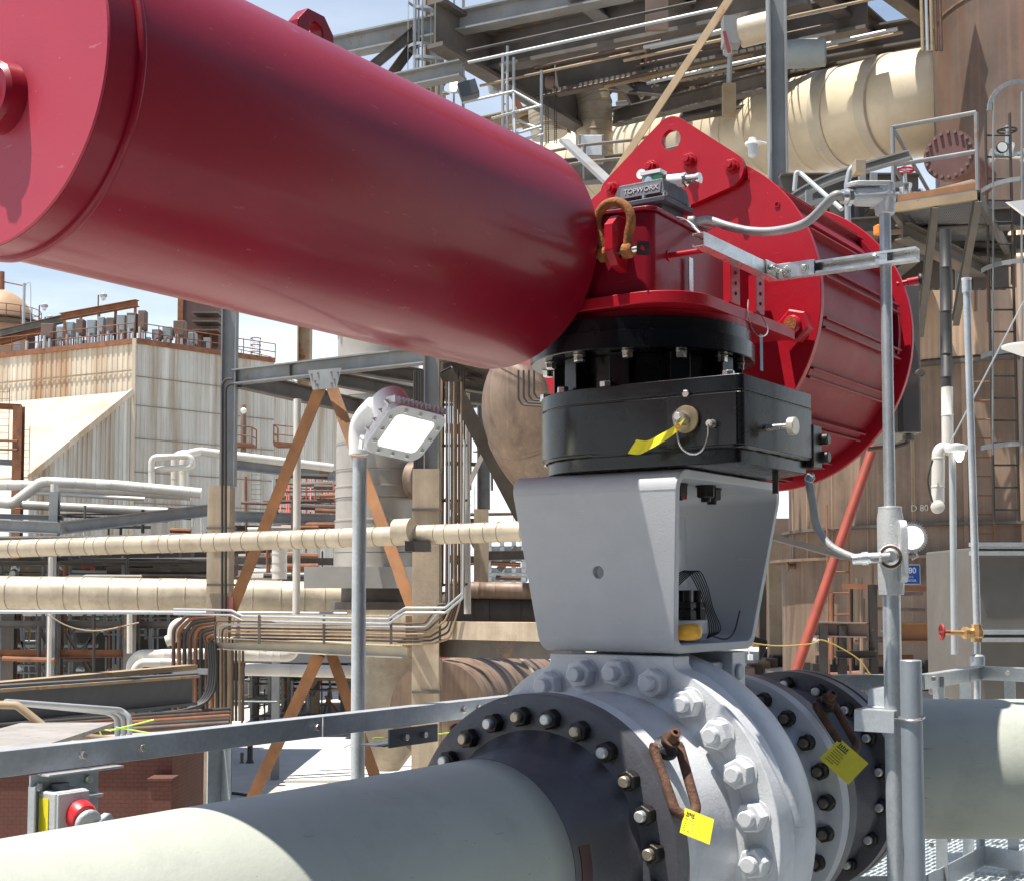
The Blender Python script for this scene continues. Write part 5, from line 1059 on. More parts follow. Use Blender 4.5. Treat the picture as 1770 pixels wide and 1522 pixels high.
# ------------------------------------------------------------------ dark lower rack behind
rk = thing('pipe_rack', tuple(at_h(P(180, 1150, 52), 0)), 'dark crowded lower pipe rack seen below the thick cream pipe at left', 'pipe rack')
rr = random.Random(77)
for X in (18, 98, 228, 330): p = P(X, 1060, 47+rr.random()*2); bt('column', at_h(p, 0), p+gw(1), .42, .42, BEAMD, rk, up=Y3)
for Y, D_ in ((1000, 50), (1078, 48), (1128, 47.5), (985, 56)): bt('beam', P(-60, Y, D_), P(372, Y+1, D_), .26, .2, BEAMD if Y != 1128 else RUSTT, rk)
for k, (X, Y) in enumerate(((55, 1065), (110, 1085), (300, 1070), (70, 1150))): bt('brace', P(X, Y, 50), P(X+45, Y+75, 50), .12, .12, BEAM if k == 3 else BEAMD, rk)
m = MB(ID); 
for i in range(26):
    X = rr.uniform(0, 370); D_ = rr.uniform(49, 62); m.cyl(at_h(P(X, 1200, D_), rr.uniform(0, 2)), P(X, rr.choice((960, 1000, 1060, 1100)), D_), rr.choice((.04, .05, .07)), n=6)
m.build_each('standing_tube', SCAF, rk)
m = MB(ID)
for i in range(34):
    X = rr.uniform(-20, 320); Y = rr.uniform(955, 1230); D_ = rr.uniform(49, 62); w = rr.uniform(40, 180); m.cyl(P(X, Y, D_), P(X+w, Y+1, D_), rr.choice((.04, .05, .09, .13)), n=6)
m.build_each('cross_tube', SCAF, rk)
m = MB(ID)
for i in range(30):
    X = rr.uniform(0, 360); Y = rr.uniform(965, 1220); D_ = rr.uniform(54, 66); w = rr.uniform(6, 26); p = P(X, Y, D_); m.box(tuple(p), tuple(p+Vector((w*.024, .6, rr.uniform(.15, .7)))))
m.build_each('equipment_box', DARKP, rk)
m = MB(ID)
for i in range(16): X = rr.uniform(0, 360); Y = rr.uniform(975, 1210); p = P(X, Y, rr.uniform(50, 58)); m.lathe(p, Y3*-1, [(0, .05), (0, rr.uniform(.08, .2)), (.12, .1)], 10)
m.build_each('gauge', GALVF, rk)
m = MB(ID)
for X, Y in ((102, 987), (145, 978), (160, 980)): m.lathe(P(X, Y, 50), -Y3, [(0, .10), (.08, .10)], 12)
m.build_each('red_handwheel', mat('dull red', (.25, .02, .02), .6), rk)
MB(ID).box((P(-80, 0, 66).x, 66, 0), (P(372, 0, 66).x, 66.5, P(0, 1030, 66).z+2.2)).build('dark_backdrop', DARKW, rk)  # dark sheet standing in for shade behind the crowded rack
MB(ID).box((P(-80, 0, 52).x, 47, P(0, 972, 50).z), (P(372, 0, 52).x, 66, P(0, 968, 50).z)).build('deck', DARKW, rk)  # roof deck added to keep the rack below in shade
pipe('standpipe', 'slim white banded standpipe at far left of the lower rack', [at_h(P(85, 1200, 45), 0), P(88, 962, 45)], .07, INSULW)
pipe('standpipe', 'slim white standpipe mid way along the lower rack', [P(224, 1128, 46), P(224, 1055, 46)], .09, INSULW)
pipe('sagging_cable', 'thin brown sagging cable in front of the lower rack', bez([P(80, 1060, 44), P(120, 1082, 44), P(170, 1089, 44), P(240, 1075, 44)], 5), .025, TANST, 'cable', n=6)
jacket('insulated_pipe', 'short white pipe with rusty top turning down at the lower rack', [P(400, 1128, 38), P(240, 1131, 39), P(228, 1145, 39), P(224, 1190, 39)], .15, .5, INSULW, bend=.3)
jacket('insulated_pipe', 'white elbow pipe turning right behind the conduit stack', [P(330, 1144, 38.5), P(244, 1144, 38.5), P(233, 1156, 38.5), P(231, 1195, 38.5)], .12, .5, INSULW, bend=.3, seed=3)
jacket('insulated_pipe', 'small rusty white s bend pipe left of the conduit stack', [P(330, 1076, 38), P(308, 1076, 38), P(300, 1084, 38), P(298, 1104, 38), P(288, 1107, 38)], .15, .4, INSULW, bend=.25)
# conduit stack at x 300 to 410
L_ = [[P(372, 1060+5*k, 30.0), P(325+9*k*.5, 1062+5.5*k, 30.1), P(300+9.5*k, 1085+4*k, 30.2), P(300+9.5*k, 1235, 30.3)] for k in range(9)]
bundle('brown conduit of the bent stack left of the left concrete leg', L_, .045, [BRWNP, RUSTT, DARKP], 'brown conduits bent down beside the left concrete leg', .3)
L_ = [[P(384+6*k, 1120, 30), P(384+6*k, 1245, 30.2)] for k in range(7)]
bundle('brown straight conduit dropping in front of the left concrete leg', L_, .03, [BRWNP, DARKP, TANST], 'straight conduits in front of the left leg', .3)
for k in range(4):
    pipe('cable', '%s black cable sweeping down and left beside the left leg' % ['first', 'second', 'third', 'outermost'][k], bez([P(372-4*k, 1110, 29.6), P(374-4*k, 1160, 29.6), P(366-4*k, 1200, 29.5), P(335-4*k, 1222+1*k, 29.3), P(240, 1238+2.5*k, 28.8), P(60, 1260+3*k, 28)], 6), .035, INK, 'cable', 'black cables beside the left leg', n=8)
MB(ID)
t = MB(ID).beam(P(300, 1158, 29.9), P(362, 1160, 29.8), .12, .1, kind='bar').build('conduit_strap', BEAM); tag(t, 'grey strap across the brown conduit stack', 'strap')
# ---- big lower beam and things just beyond the left handrail
lb = thing('roof_girder', tuple(P(150, 1230, 24)), 'big dark painted girder running behind the left handrail', 'girder')
bt('girder', P(-80, 1225, 20), P(330, 1190, 27), .62, .3, mat('slate painted steel', (.055, .065, .08), .5, var=.15, vscale=1.5), lb); bt('cream_flange', P(-80, 1197, 19.9), P(330, 1168, 26.9), .05, .38, TANST, lb, 'bar')
bt('upper_pipe_tray', P(-80, 1190, 21), P(330, 1152, 28), .10, .3, TANST, lb, 'bar')
pipe('pipe', 'tan pipe dropping diagonally behind the left end of the handrail', [P(-60, 1216, 15), P(30, 1218, 15), P(92, 1268, 15), P(210, 1280, 15.5)], .045, TANST, bend=.1)
for k in range(3): pipe('conduit', ['nearest', 'middle', 'farthest'][k]+' grey conduit bending down behind the handrail at left', [P(10, 1212, 16), P(185+12*k, 1230-2*k, 18), P(202+11*k, 1238, 18), P(204+10*k, 1310, 18)], .035, GALVF, 'conduit', bend=.15)
for k in range(5): pipe('conduit', '%s flat run of dark pipe behind the handrail' % ['rearmost', 'fourth', 'third', 'second', 'front'][k], [P(-60, 1266+5*k-7, 19+k*.2), P(395, 1226+6*k, 25-k)], .05, [DARKP, BRWNP, RUSTT][k % 3], 'pipe', bend=.1)
for k, pp in enumerate(([(170, 1258), (190, 1262), (266, 1243)], [(170, 1258), (176, 1272)], [(200, 1256), (280, 1270)])):
    t = MB(ID).tube([P(x, y, 17) for x, y in pp], .010, 6).build('string', mat('lime string', (.45, .75, .05), .6)); tag(t, ['thin lime string tied along the conduits, upper strand', 'thin lime string, short hanging end', 'thin lime string, lower strand to the right'][k], 'string')
t = MB(ID).box((P(-60, 0, 13).x, 11, P(0, 1290, 13).z), (P(118, 0, 13).x, 15, P(0, 1288, 13).z+.03)).build('roof_sheet', mat('pale roof sheet', (.26, .24, .22), .7, var=.25, vscale=1.5, dirt=.6, dirtcol=(.05, .045, .04))); tag(t, 'pale flat roof sheet just beyond the handrail at far left', 'roof')
# brick block house
bh = thing('brick_building', tuple(at_h(P(100, 1400, 33), 0)), 'low red brown block building behind the left handrail', 'building')
zt_ = P(0, 1296, 30).z
MB(ID).box((P(-120, 0, 30).x, 30, 0), (P(318, 0, 30).x, 36, zt_)).build('wall', BRICKM, bh)
MB(ID).box((P(-120, 0, 30).x, 29.9, zt_), (P(320, 0, 30).x, 36, zt_+.1)).build('roof', mat('flat grey roof', (.3, .28, .25), .9), bh)
a, b = P(262, 1450, 29.7), P(302, 1345, 29.7); MB(ID).box((a.x, 29.4, 0), (b.x, 29.99, b.z)).build('buttress', BRICKM, bh)
MB(ID).box((a.x-.03, 29.35, b.z), (b.x+.03, 29.99, b.z+.05)).build('buttress_cap', BRICKM, bh)
# orange cones / barrels far on the ground
for i, (X, Y, w, h, mt_) in enumerate(((432, 1318, 12, 30, DARKP), (418, 1318, 7, 14, CABB))):
    p = PZ(X, Y, 0); s = p.y/FPX; t = thing('ground_post', tuple(p), ['dark hydrant with an orange cap on the pale ground', 'short brown bollard beside the hydrant'][i], 'hydrant' if i == 0 else 'bollard')
    MB(ID).lathe(p, Z3, [(0, w*s*.6), (h*s*.2, w*s*.4), (h*s, w*s*.4)], 16).build('body', mt_, t)
    MB(ID).lathe(p+gw(h*s), Z3, [(0, w*s*.55), (h*s*.15, w*s*.5), (h*s*.3, w*s*.2)], 16).build('cap', ORG if i == 0 else CABB, t)
# ------------------------------------------------------------------ under frame centre: drums, dark pipework and columns far behind
um = thing('under_rack', tuple(at_h(P(520, 1200, 50), 0)), 'distant dark scaffolded understructure seen between the orange lower braces', 'scaffold')
m = MB(ID); rr = random.Random(9)
for i in range(40): X = rr.uniform(415, 720); D_ = rr.uniform(74, 92); m.cyl(at_h(P(X, 1250, D_), 0), P(X, rr.choice((1150, 1175, 1190)), D_), rr.choice((.05, .07, .12)), n=6)
m.build_each('standing_tube', SCAF, um); m = MB(ID)
for i in range(24): X = rr.uniform(410, 640); Y = rr.uniform(1150, 1245); D_ = rr.uniform(74, 90); m.cyl(P(X, Y, D_), P(X+rr.uniform(30, 110), Y+rr.uniform(-14, 14), D_), .05, n=6)
m.build_each('cross_tube', SCAF, um)
m = MB(ID).box((P(405, 0, 94).x, 94, 1.6), (P(930, 0, 94).x, 95, P(0, 1120, 94).z)); m.build('dark_backdrop', DARKW, um)
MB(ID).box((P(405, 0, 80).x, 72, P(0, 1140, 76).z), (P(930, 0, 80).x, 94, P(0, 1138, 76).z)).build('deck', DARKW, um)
for X in (440, 500, 545, 690): p = P(X, 1250, 78); bt('column', at_h(p, 0), P(X, 1140, 78), .45, .45, CONC if X == 545 else BEAMD, um, up=Y3)
jacket('insulated_pipe', 'long grey white pipe low behind the orange braces', [P(425, 1156, 40), P(600, 1160, 40), P(745, 1172, 40), P(905, 1148, 40)], .18, 1.2, INSULW, bend=.5)
jacket('insulated_pipe', 'cream pipe stub above the long grey pipe', [P(405, 1128, 42), P(500, 1130, 42), P(506, 1120, 42)], .22, .35, INSULW, bend=.3)
dr = thing('horizontal_drum', tuple(P(850, 1200, 36)), 'big brown banded horizontal drum low behind the valve at left', 'drum')
jacket('shell', None, [P(756, 1226, 30), P(800, 1212, 33), P(920, 1195, 39)], 1.05, .7, BRN, parent=dr, lip=.015, n=48); MB(ID)
q, q_ = P(862, 1201, 36.0), P(872, 1199, 36.4); MB(ID).lathe(q, q_-q, [(0, 1.0), (0, 1.12), (.18, 1.12), (.18, 1.0)], 40).build('cream_band', INSUL, dr)
t = thing('red_equipment', tuple(P(830, 1140, 45)), 'low red painted equipment with white top far behind the frame', 'equipment')
MB(ID).box(tuple(P(762, 1150, 45)), tuple(P(900, 1130, 46))).build('red_body', RR_, t, bevel=.08); MB(ID).box(tuple(P(766, 1128, 45.2)), tuple(P(840, 1117, 46))).build('white_top', WHITE, t, bevel=.08)
# gray steelwork seen right of right leg
sw2 = thing('process_module', tuple(at_h(P(880, 980, 60), 0)), 'grey blue steel module with stairs far behind, left of the yoke', 'steel frame')
m = MB(ID)
for X in (846, 868, 888, 905): m.beam(at_h(P(X, 1000, 60), 0), P(X, 935, 60), .2, .2, kind='I', up=Y3)
m.build_each('column', GALVF, sw2); m = MB(ID)
for Y in (948, 965, 985, 1000): m.beam(P(842, Y, 60), P(912, Y, 60), .25, .2)
m.build('beam', GALVF, sw2); MB(ID).beam(P(862, 985, 59.5), P(895, 945, 59.5), .3, .1).build('stair', BEAMD, sw2)
MB(ID).box(tuple(P(842, 1002, 61)), tuple(P(912, 985, 62))).build('panel', GALVF, sw2)
# far towers in the gap
for X, Yt, D_, lab in ((815, 840, 190, 'slim distant lattice tower in the sky gap left of the yoke'), (893, 800, 210, 'faint distant lattice tower beside the yoke edge')):
    p = P(X, Yt, D_); t = thing('lattice_tower', tuple(at_h(p, 0)), lab, 'tower'); m = MB(ID)
    for s in (-1, 1): m.cyl((p.x+s*.6, D_, 0), (p.x+s*.45, D_, p.z), .09, n=6)
    for k in range(int(p.z/1.2)): z_ = k*1.2; m.cyl((p.x-.6, D_, z_), (p.x+.6, D_, z_+1.2), .05, n=5)
    m.build('lattice', GALVF, t)
# ------------------------------------------------------------------ overhead steel, upper right
ov = thing('overhead_platform', tuple(at_h(P(1150, 100, 26), 0)), 'dark overhead steel platform of crossing girders, grating and columns at the top', 'platform')
def oh(name, x0, y0, x1, y1, z, h, w, mt, kind='I'): a, b = PZ(x0, y0, H+z), PZ(x1, y1, H+z); return bt(name, a, b, h, w, mt, ov, kind)
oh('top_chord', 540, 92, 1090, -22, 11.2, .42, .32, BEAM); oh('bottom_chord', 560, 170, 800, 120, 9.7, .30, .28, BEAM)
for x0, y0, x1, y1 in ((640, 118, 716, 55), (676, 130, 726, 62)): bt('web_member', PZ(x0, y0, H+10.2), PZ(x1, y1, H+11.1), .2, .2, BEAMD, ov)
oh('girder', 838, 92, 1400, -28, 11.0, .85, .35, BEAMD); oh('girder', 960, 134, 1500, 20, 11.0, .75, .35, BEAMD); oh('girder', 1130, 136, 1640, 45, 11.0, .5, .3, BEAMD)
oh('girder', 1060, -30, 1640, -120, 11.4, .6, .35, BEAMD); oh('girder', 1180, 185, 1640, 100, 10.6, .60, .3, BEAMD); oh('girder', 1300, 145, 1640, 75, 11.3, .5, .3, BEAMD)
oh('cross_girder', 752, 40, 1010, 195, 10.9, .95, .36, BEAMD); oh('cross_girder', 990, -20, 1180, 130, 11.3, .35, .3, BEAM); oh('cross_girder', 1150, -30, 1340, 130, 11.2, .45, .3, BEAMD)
oh('cross_girder', 1400, -40, 1560, 95, 11.2, .5, .3, BEAMD); oh('cross_girder', 1480, -70, 1680, 80, 11.2, .5, .3, BEAMD); oh('cross_girder', 860, 10, 1090, 150, 11.5, .25, .25, BEAM); oh('cross_girder', 1290, -40, 1440, 90, 11.3, .35, .3, BEAMD)
# grating panels with light coming through
def gratepanel(x0, y0, x1, y1, x2, y2, x3, y3, z, mt=GRATE, step=.14, th=.035):
    a, b, c, d = [PZ(x, y, H+z) for x, y in ((x0, y0), (x1, y1), (x2, y2), (x3, y3))]; m = MB(ID); n = int((b-a).length/step)
    for i in range(n+1): m.beam(a.lerp(b, i/n), d.lerp(c, i/n), .03, th, kind='bar')
    k = max(2, int((d-a).length/.9))
    for i in range(k+1): m.beam(a.lerp(d, i/k)+gw(.0), b.lerp(c, i/k), .04, .03, kind='bar')
    return m.build('grating', mt, ov)
GRL = mat('pale overhead grating', (.5, .52, .52), .6, var=.1, vscale=1)
gratepanel(1090, 10, 1300, -28, 1390, 66, 1210, 104, 11.75, GRL, .16, .03)
gratepanel(860, 30, 1090, -20, 1200, 70, 960, 100, 11.8, GRL, .12, .04)
# columns
for X, D_, w, Y0, Y1, mt_ in ((1345, 19.5, .23, 300, -30, BEAM),):
    a, b = P(X, Y0, D_), P(X, Y1, D_); b.x = a.x; bt('column', at_h(a, a.z-1.5), b, .26, w, mt_, ov, up=X3)
a = P(750, 230, 28); bt('column', at_h(a, 0), at_h(a, H+12.4), .40, .30, TANST, ov, up=X3)
for X, Y0, Y1 in ((880, 60, 20), (980, 180, 60), (1120, 230, 40), (1170, 240, 60), (1075, 260, 150)):
    a, b = P(X, Y0+50, 33), P(X, Y1-40, 33); b.x = a.x; bt('hanger', a, b, .2, .25, TANST, ov, up=X3)
bt('diagonal_brace', P(1270, -6, 19.0), P(1052, 325, 21.5), .16, .13, TANST, ov, 'L')
bt('diagonal_brace', P(1128, 120, 33), P(1080, 195, 33), .3, .3, ORANGE, ov, 'bar')
bt('diagonal_brace', P(1000, 60, 30), P(960, 110, 30), .22, .2, BEAMD, ov); bt('diagonal_brace', P(1160, 60, 29), P(1230, 175, 29), .25, .2, BEAMD, ov)
bt('diagonal_brace', P(1000, 175, 33), P(900, 215, 33), .3, .3, TANST, ov); bt('diagonal_brace', P(1040, 80, 31), P(1100, 180, 31), .25, .2, BEAMD, ov)
bt('tie_beam', P(1040, 146, 31), P(1190, 160, 30), .28, .2, BEAMD, ov); bt('tie_beam', P(760, 235, 34), P(960, 190, 33), .4, .3, TANST, ov); bt('tie_beam', P(1060, 205, 31), P(1330, 140, 26), .35, .3, BEAMD, ov)
bt('tie_beam', P(600, 210, 36), P(770, 172, 34), .4, .3, TANST, ov)
m = MB(ID)
for X, Y in ((1085, 60), (1130, 48)): pass
pl_ = P(1155, 18, 24); MB(ID).box(tuple(pl_+Vector((-.4, 0, -.35))), tuple(pl_+Vector((.0, .1, .3)))).build('splice_plate', CABB, ov)
# caged ladder by the left column
ladder('grey caged ladder climbing beside the left overhead column', P(782, 245, 26.5), 5.2, .42, (1, .1, 0), (-.9, -.45, 0), GALVF, (.6, 5.0, 1.0), rung=.28, cr=.36)
ladder('slim grey ladder running up left of the overhead column', P(732, 235, 26.8), 4.8, .30, (1, .1, 0), (0, -1, 0), GALVF, (.7, 4.8, .95), rung=.28, cr=.3)
# big insulated pipe
mpz = thing('insulated_pipe', tuple(P(1400, 220, 24)), 'huge cream insulated duct running into the brown column below the overhead platform', 'duct')
mp = [P(960, 300, 36.5), P(1180, 250, 32), P(1400, 216, 28.2), P(1560, 182, 26.4), P(1700, 165, 26.2)]
jacket('cladding', None, mp, 1.02, .95, mat('bright cream cladding', (.66, .57, .42), .42, metal=.1, var=.16, vscale=.7, dirt=.5, dirtcol=(.42, .33, .22), bump=.25, bscale=6), parent=mpz, lip=.008, n=80, bend=3, seed=12)
for X, Y, D_, s in ((1262, 183, 26.2, .92), (1270, 240, 26.0, .93)): pass
q = P(1270, 236, 30.5); dd = (P(1400, 216, 28.2)-P(1180, 250, 32)).normalized()
MB(ID).lathe(q-dd*.4, dd, [(0, 1.01), (.02, 1.06), (.9, 1.06), (.92, 1.01)], 64).build('repair_band', INSUL, mpz)
for X, Y, D_ in ((1260, 178, 26), ):
    a = P(X, Y, D_-.5); MB(ID).box(tuple(a+Vector((-.12, -.1, -.25))), tuple(a+Vector((.12, .1, .35)))).build('hanger_lug', TANST, mpz)
    MB(ID).cyl(a+gw(.3), P(X+3, 60, D_-.5), .05, n=8).lathe(a+gw(.9), Z3, [(0, .05), (.05, .11), (.2, .11), (.25, .05)], 10).build('hanger_rod', GALVF, mpz)
# spring hanger cans
for X0, Y0, X1, Y1, D_, r_, lab, mt_ in ((1278, 58, 1335, 42, 22, .24, 'cream cylinder hanger hung under the overhead platform, front one', INSUL), (1352, 95, 1420, 90, 25, .26, 'grey green cylinder hanger behind the pale column', CABG)):
    t = thing('spring_hanger', tuple(P(X0, Y0, D_)), lab, 'hanger'); a, b = P(X0, Y0, D_), P(X1+8, Y1, D_-.2)
    MB(ID).lathe(a, b-a, [(0, r_*.9), (.02, r_), ((b-a).length-.02, r_), ((b-a).length, r_*.9)], 28).build('can', mt_, t)
    MB(ID).box(tuple(a+Vector((-.28, -.15, -.22))), tuple(a+Vector((0, .15, .24)))).build('end_bracket', BEAM, t); MB(ID).beam(a+Vector((-.28, -.2, -.05)), a+Vector((-.2, -.2, -.4)), .05, .04, kind='bar').build('red_lever', mat('faded red', (.2, .03, .03), .6), t)
# pipe elbow
jacket('insulated_pipe', 'cream insulated pipe looping over in a tight elbow left of the diagonal brace', [P(950, 235, 31.5), P(944, 200, 31.5), P(948, 150, 31.5), P(1010, 148, 30.5), P(1026, 175, 30.5), P(1028, 290, 30.5)], .42, .22, INSUL, bend=1.0, lip=.025, seed=6)
# chain hoist
ch = thing('chain_hoist', tuple(P(955, 150, 27)), 'dark chain hoist hanging from an orange trolley under the girder', 'hoist')
MB(ID).box(tuple(P(946, 95, 27)), tuple(P(962, 82, 27.1))).cyl(P(955, 108, 27), P(955, 92, 27), .04, n=8).build('orange_trolley', ORANGE, ch); MB(ID).cyl(P(953, 132, 27), P(955, 108, 27), .05, n=8).build('hook', DARKP, ch)
MB(ID).lathe(P(942, 143, 27), X3, [(0, .07), (.04, .13), (.16, .13), (.2, .07)], 18).build('hoist_body', CABB, ch)
for X in (943, 947, 958, 961):
    m = MB(ID); a = P(X, 150, 27); b = P(X+1, 250, 27); n_k = 60
    for k in range(n_k):
        c = a.lerp(b, k/n_k); m.box(tuple(c+Vector((-.012 if k % 2 else -.004, -.004 if k % 2 else -.012, 0))), tuple(c+Vector((.012 if k % 2 else .004, .004 if k % 2 else .012, .022))))
    m.build('chain', DARKP, ch)
# scaffold tubes
sf = thing('scaffold', tuple(P(900, 200, 26)), 'bright galvanised tube scaffold between the red cylinder and the overhead steel', 'scaffold')
for X, Y0, Y1 in ((869, 92, 240), (877, 80, 240), (888, 100, 235), (936, 122, 250)): a, b = P(X, Y1+10, 26), P(X, Y0, 26); b.x = a.x; MB(ID).cyl(a, b, .030, n=10).build('standard', GALVF, sf)
for x0, y0, x1, y1 in ((800, 178, 888, 158), (850, 205, 936, 182), (888, 158, 936, 185), (888, 205, 936, 225), (860, 240, 936, 218), (890, 245, 940, 232), (888, 160, 890, 235)): MB(ID).cyl(P(x0, y0, 26), P(x1, y1, 25.8), .028, n=8).build('ledger', GALVF, sf)
m = MB(ID)
for k in range(7): y = 105+18*k; m.cyl(P(869, y+6, 26), P(877, y, 26), .015, n=6)
m.build_each('lattice_rung', GALVF, sf)
# small lamps and boxes there
def tag_lamp(X, Y, D_, lab, s=.11, lit=True, holder=GALVF):
    t = thing('bulkhead_lamp', tuple(P(X, Y, D_)), lab, 'lamp'); p = P(X, Y, D_)
    MB(ID).lathe(p+gw(s*.9), Z3, [(0, s*1.05), (s*.3, s*1.0), (s*.5, s*.55), (s*.9, s*.5)], 18).build('hood', holder, t)
    MB(ID).lathe(p-gw(s*.8), Z3, [(0, s*.3), (s*.3, s*.6), (s*1.7, s*.7)], 16).build('globe', mat('lit globe', (.9, .85, .7), .3, emit=((1, .93, .75), 1.6)) if lit else mat('clear globe', (.45, .47, .48), .15), t)
    MB(ID).cyl(p+gw(s*1.5), p+gw(s*1.5)+Vector((s*2.2, .2, s*.3)), s*.15, n=8).build('arm', holder, t); return t
tag_lamp(784, 150, 26, 'small lit lamp hanging beside the caged ladder')
tag_lamp(1301, 262, 17, 'small white caged lamp hanging in front of the huge cream duct', .095, False, WHITE)
t = thing('control_box', tuple(P(812, 150, 26)), 'small tilted grey box with red marks beside the lit lamp', 'box'); p = P(808, 155, 26); MB(ID).box(tuple(p+Vector((-.17, -.1, -.15))), tuple(p+Vector((.2, .2, .15))), rot=Matrix.Rotation(R(-18), 3, 'Y')).build('body', DKGREY, t, bevel=.02)
t = thing('control_box', tuple(P(1030, 250, 25)), 'pale square wall cabinet behind the railing left of the lifting plate', 'cabinet'); p = P(1018, 272, 25); q = P(1045, 232, 25); MB(ID).box((p.x-.18, 25, p.z), (q.x, 25.45, q.z)).build('body', SSTEEL, t, bevel=.02); MB(ID).box((p.x-.15, 24.97, p.z+.03), (q.x-.05, 24.995, q.z-.03)).build('door', ALU, t, bevel=.01)
a, b, c, d = P(950, 320, 23), P(1010, 310, 22.5), P(1100, 302, 22), P(1190, 280, 21.5)
railing('dark steel railing left of the red lifting plate, below the huge duct', [a, b, c, d], .58, BEAMD, .028, 1, .8, toe=False)
t = MB(ID).beam(P(975, 243, 22), P(1060, 322, 19), .06, .16, kind='C').build('cable_tray', BEAM); tag(t, 'pale cable tray slanting down behind the end of the red cylinder', 'cable tray')
t = MB(ID).beam(P(955, 300, 30), P(1100, 290, 27), .5, .5, kind='I').build('lower_girder', BEAMD); tag(t, 'dark girder low behind the gap between the red cylinder and lifting plate', 'girder')
# ------------------------------------------------------------------ right side: pad, tank, column
pad = MB(ID).box((5.2, 17.0, H-1.72), (22, 45, H-1.55)).build('tank_pad', mat('pale pad concrete', (.50, .45, .37), .85, var=.15, vscale=.8, dirt=.4, dirtcol=(.3, .25, .2))); tag(pad, kind='structure')
m = MB(ID)
for k in range(5): m.beam((5.4+k*4, 17.2, 0), (5.4+k*4, 17.2, H-1.74), .5, .5, kind='bar', up=Y3)
m.beam((5.2, 17.1, H-2.0), (22, 17.1, H-2.0), .5, .3); pads = m.build('pad_support', CONC); tag(pads, kind='structure')
tk = thing('storage_tank', (9.3, 25.5, H-1.55), 'huge brown stained round tank filling the right background', 'tank')
TX, TY, TR = 9.35, 25.6, 4.15
zt = lambda Y, D_=21.5: P(1600, Y, D_).z
z0 = H-1.55; zA = zt(962); zB = zt(455); 
m = MB(ID).lathe((TX, TY, z0), Z3, [(0, TR+.10), (zA-z0, TR+.10)], 120); m.build('skirt', BRN, tk)
MB(ID).lathe((TX, TY, zA), Z3, [(0, TR+.32), (.05, TR+.32), (.05, TR-.02)], 120).build('skirt_ring', BRN, tk)
MB(ID).lathe((TX, TY, zA+.05), Z3, [(0, TR-.05), (zB-zA-.3, TR-.05)], 120).build('shell', BRN, tk)
MB(ID).lathe((TX, TY, zt(904)), Z3, [(0, TR-.04), (0, TR+.12), (.05, TR+.12), (.05, TR-.04)], 120).lathe((TX, TY, zt(618)), Z3, [(0, TR-.04), (0, TR+.10), (.06, TR+.10), (.06, TR-.04)], 120).build('stiffener_ring', BEAMD, tk)
m = MB(ID); nrib = 520; vs = []; fs = []
prof = [(zt(606), TR+.03), (zB-.30, TR+.02), (zB+.15, TR-.02), (zB+.9, TR-.75), (zB+1.3, TR-1.6), (zB+1.5, TR-2.4)]
for i in range(nrib):
    a = 2*PI*i/nrib; d = .012 if i % 2 else 0
    for z_, r_ in prof: vs.append((TX+(r_+d)*math.cos(a), TY+(r_+d)*math.sin(a), z_))
n5 = len(prof)
for i in range(nrib):
    j = (i+1) % nrib
    for k in range(n5-1): fs.append((i*n5+k, j*n5+k, j*n5+k+1, i*n5+k+1))
m.add(vs, fs).build('ribbed_roof', BRNL, tk, smooth=5)
# vertical shell seams
m = MB(ID)
for a in range(180, 300, 12): m.box((TX+(TR-.06)*math.cos(R(a))-.03, TY+(TR-.06)*math.sin(R(a))-.03, zA+.06), (TX+(TR-.06)*math.cos(R(a))+.03, TY+(TR-.06)*math.sin(R(a))+.03, zB-.4))
m.build_each('shell_seam', BRNL, tk)
# base bolts chairs
m = MB(ID)
for a in range(196, 270, 6):
    c = Vector((TX+(TR+.22)*math.cos(R(a)), TY+(TR+.22)*math.sin(R(a)), z0)); m.box(tuple(c+Vector((-.10, -.10, 0))), tuple(c+Vector((.10, .10, .34)))); m.cyl(c+gw(.34), c+gw(.48), .03, n=8)
m.build_each('anchor_chair', DARKP, tk)
# upper brown column
cl = thing('brown_column', (10.2, 24.5, H+3), 'tall brown grey steel column rising at the top right corner, taking the huge duct', 'column')
MB(ID).lathe((10.2, 24.5, zB+.9), Z3, [(0, 2.4), (18, 2.4)], 96).build('shell', mat('brown grey column', (.125, .088, .068), .55, metal=.2, var=.35, vscale=.8, streak=.7, streakcol=(.20, .08, .04), rscale=2.2, dirt=.4, dirtcol=(.2, .15, .12)), cl)
m = MB(ID)
for z_ in (zB+5.2, zB+8.4): m.lathe((10.2, 24.5, z_), Z3, [(0, 2.39), (0, 2.42), (.04, 2.42), (.04, 2.39)], 96)
m.build('weld_ring', BRN, cl)
c = P(1640, 268, 21.2); dn = (Vector((TX, TY, 0))-Vector((c.x, c.y, 0))).normalized()
q = Vector((c.x, c.y, c.z)); dn = Vector((.55, .8, 0)).normalized()
MB(ID).lathe(q, dn, [(0, .36), (.0, .40), (.10, .40), (.10, .30), (1.6, .30)], 40).build('manway', mat('maroon cover', (.12, .05, .045), .6, var=.25, vscale=3), cl)
m = MB(ID); e1_ = Vector((dn.y, -dn.x, 0))
for k in range(20): a = 2*PI*k/20; pp = q+e1_*math.cos(a)*.355+gw(math.sin(a)*.355); m.cyl(pp-dn*.05, pp+dn*.15, .026, n=8)
m.build_each('manway_bolt', CABB, cl)
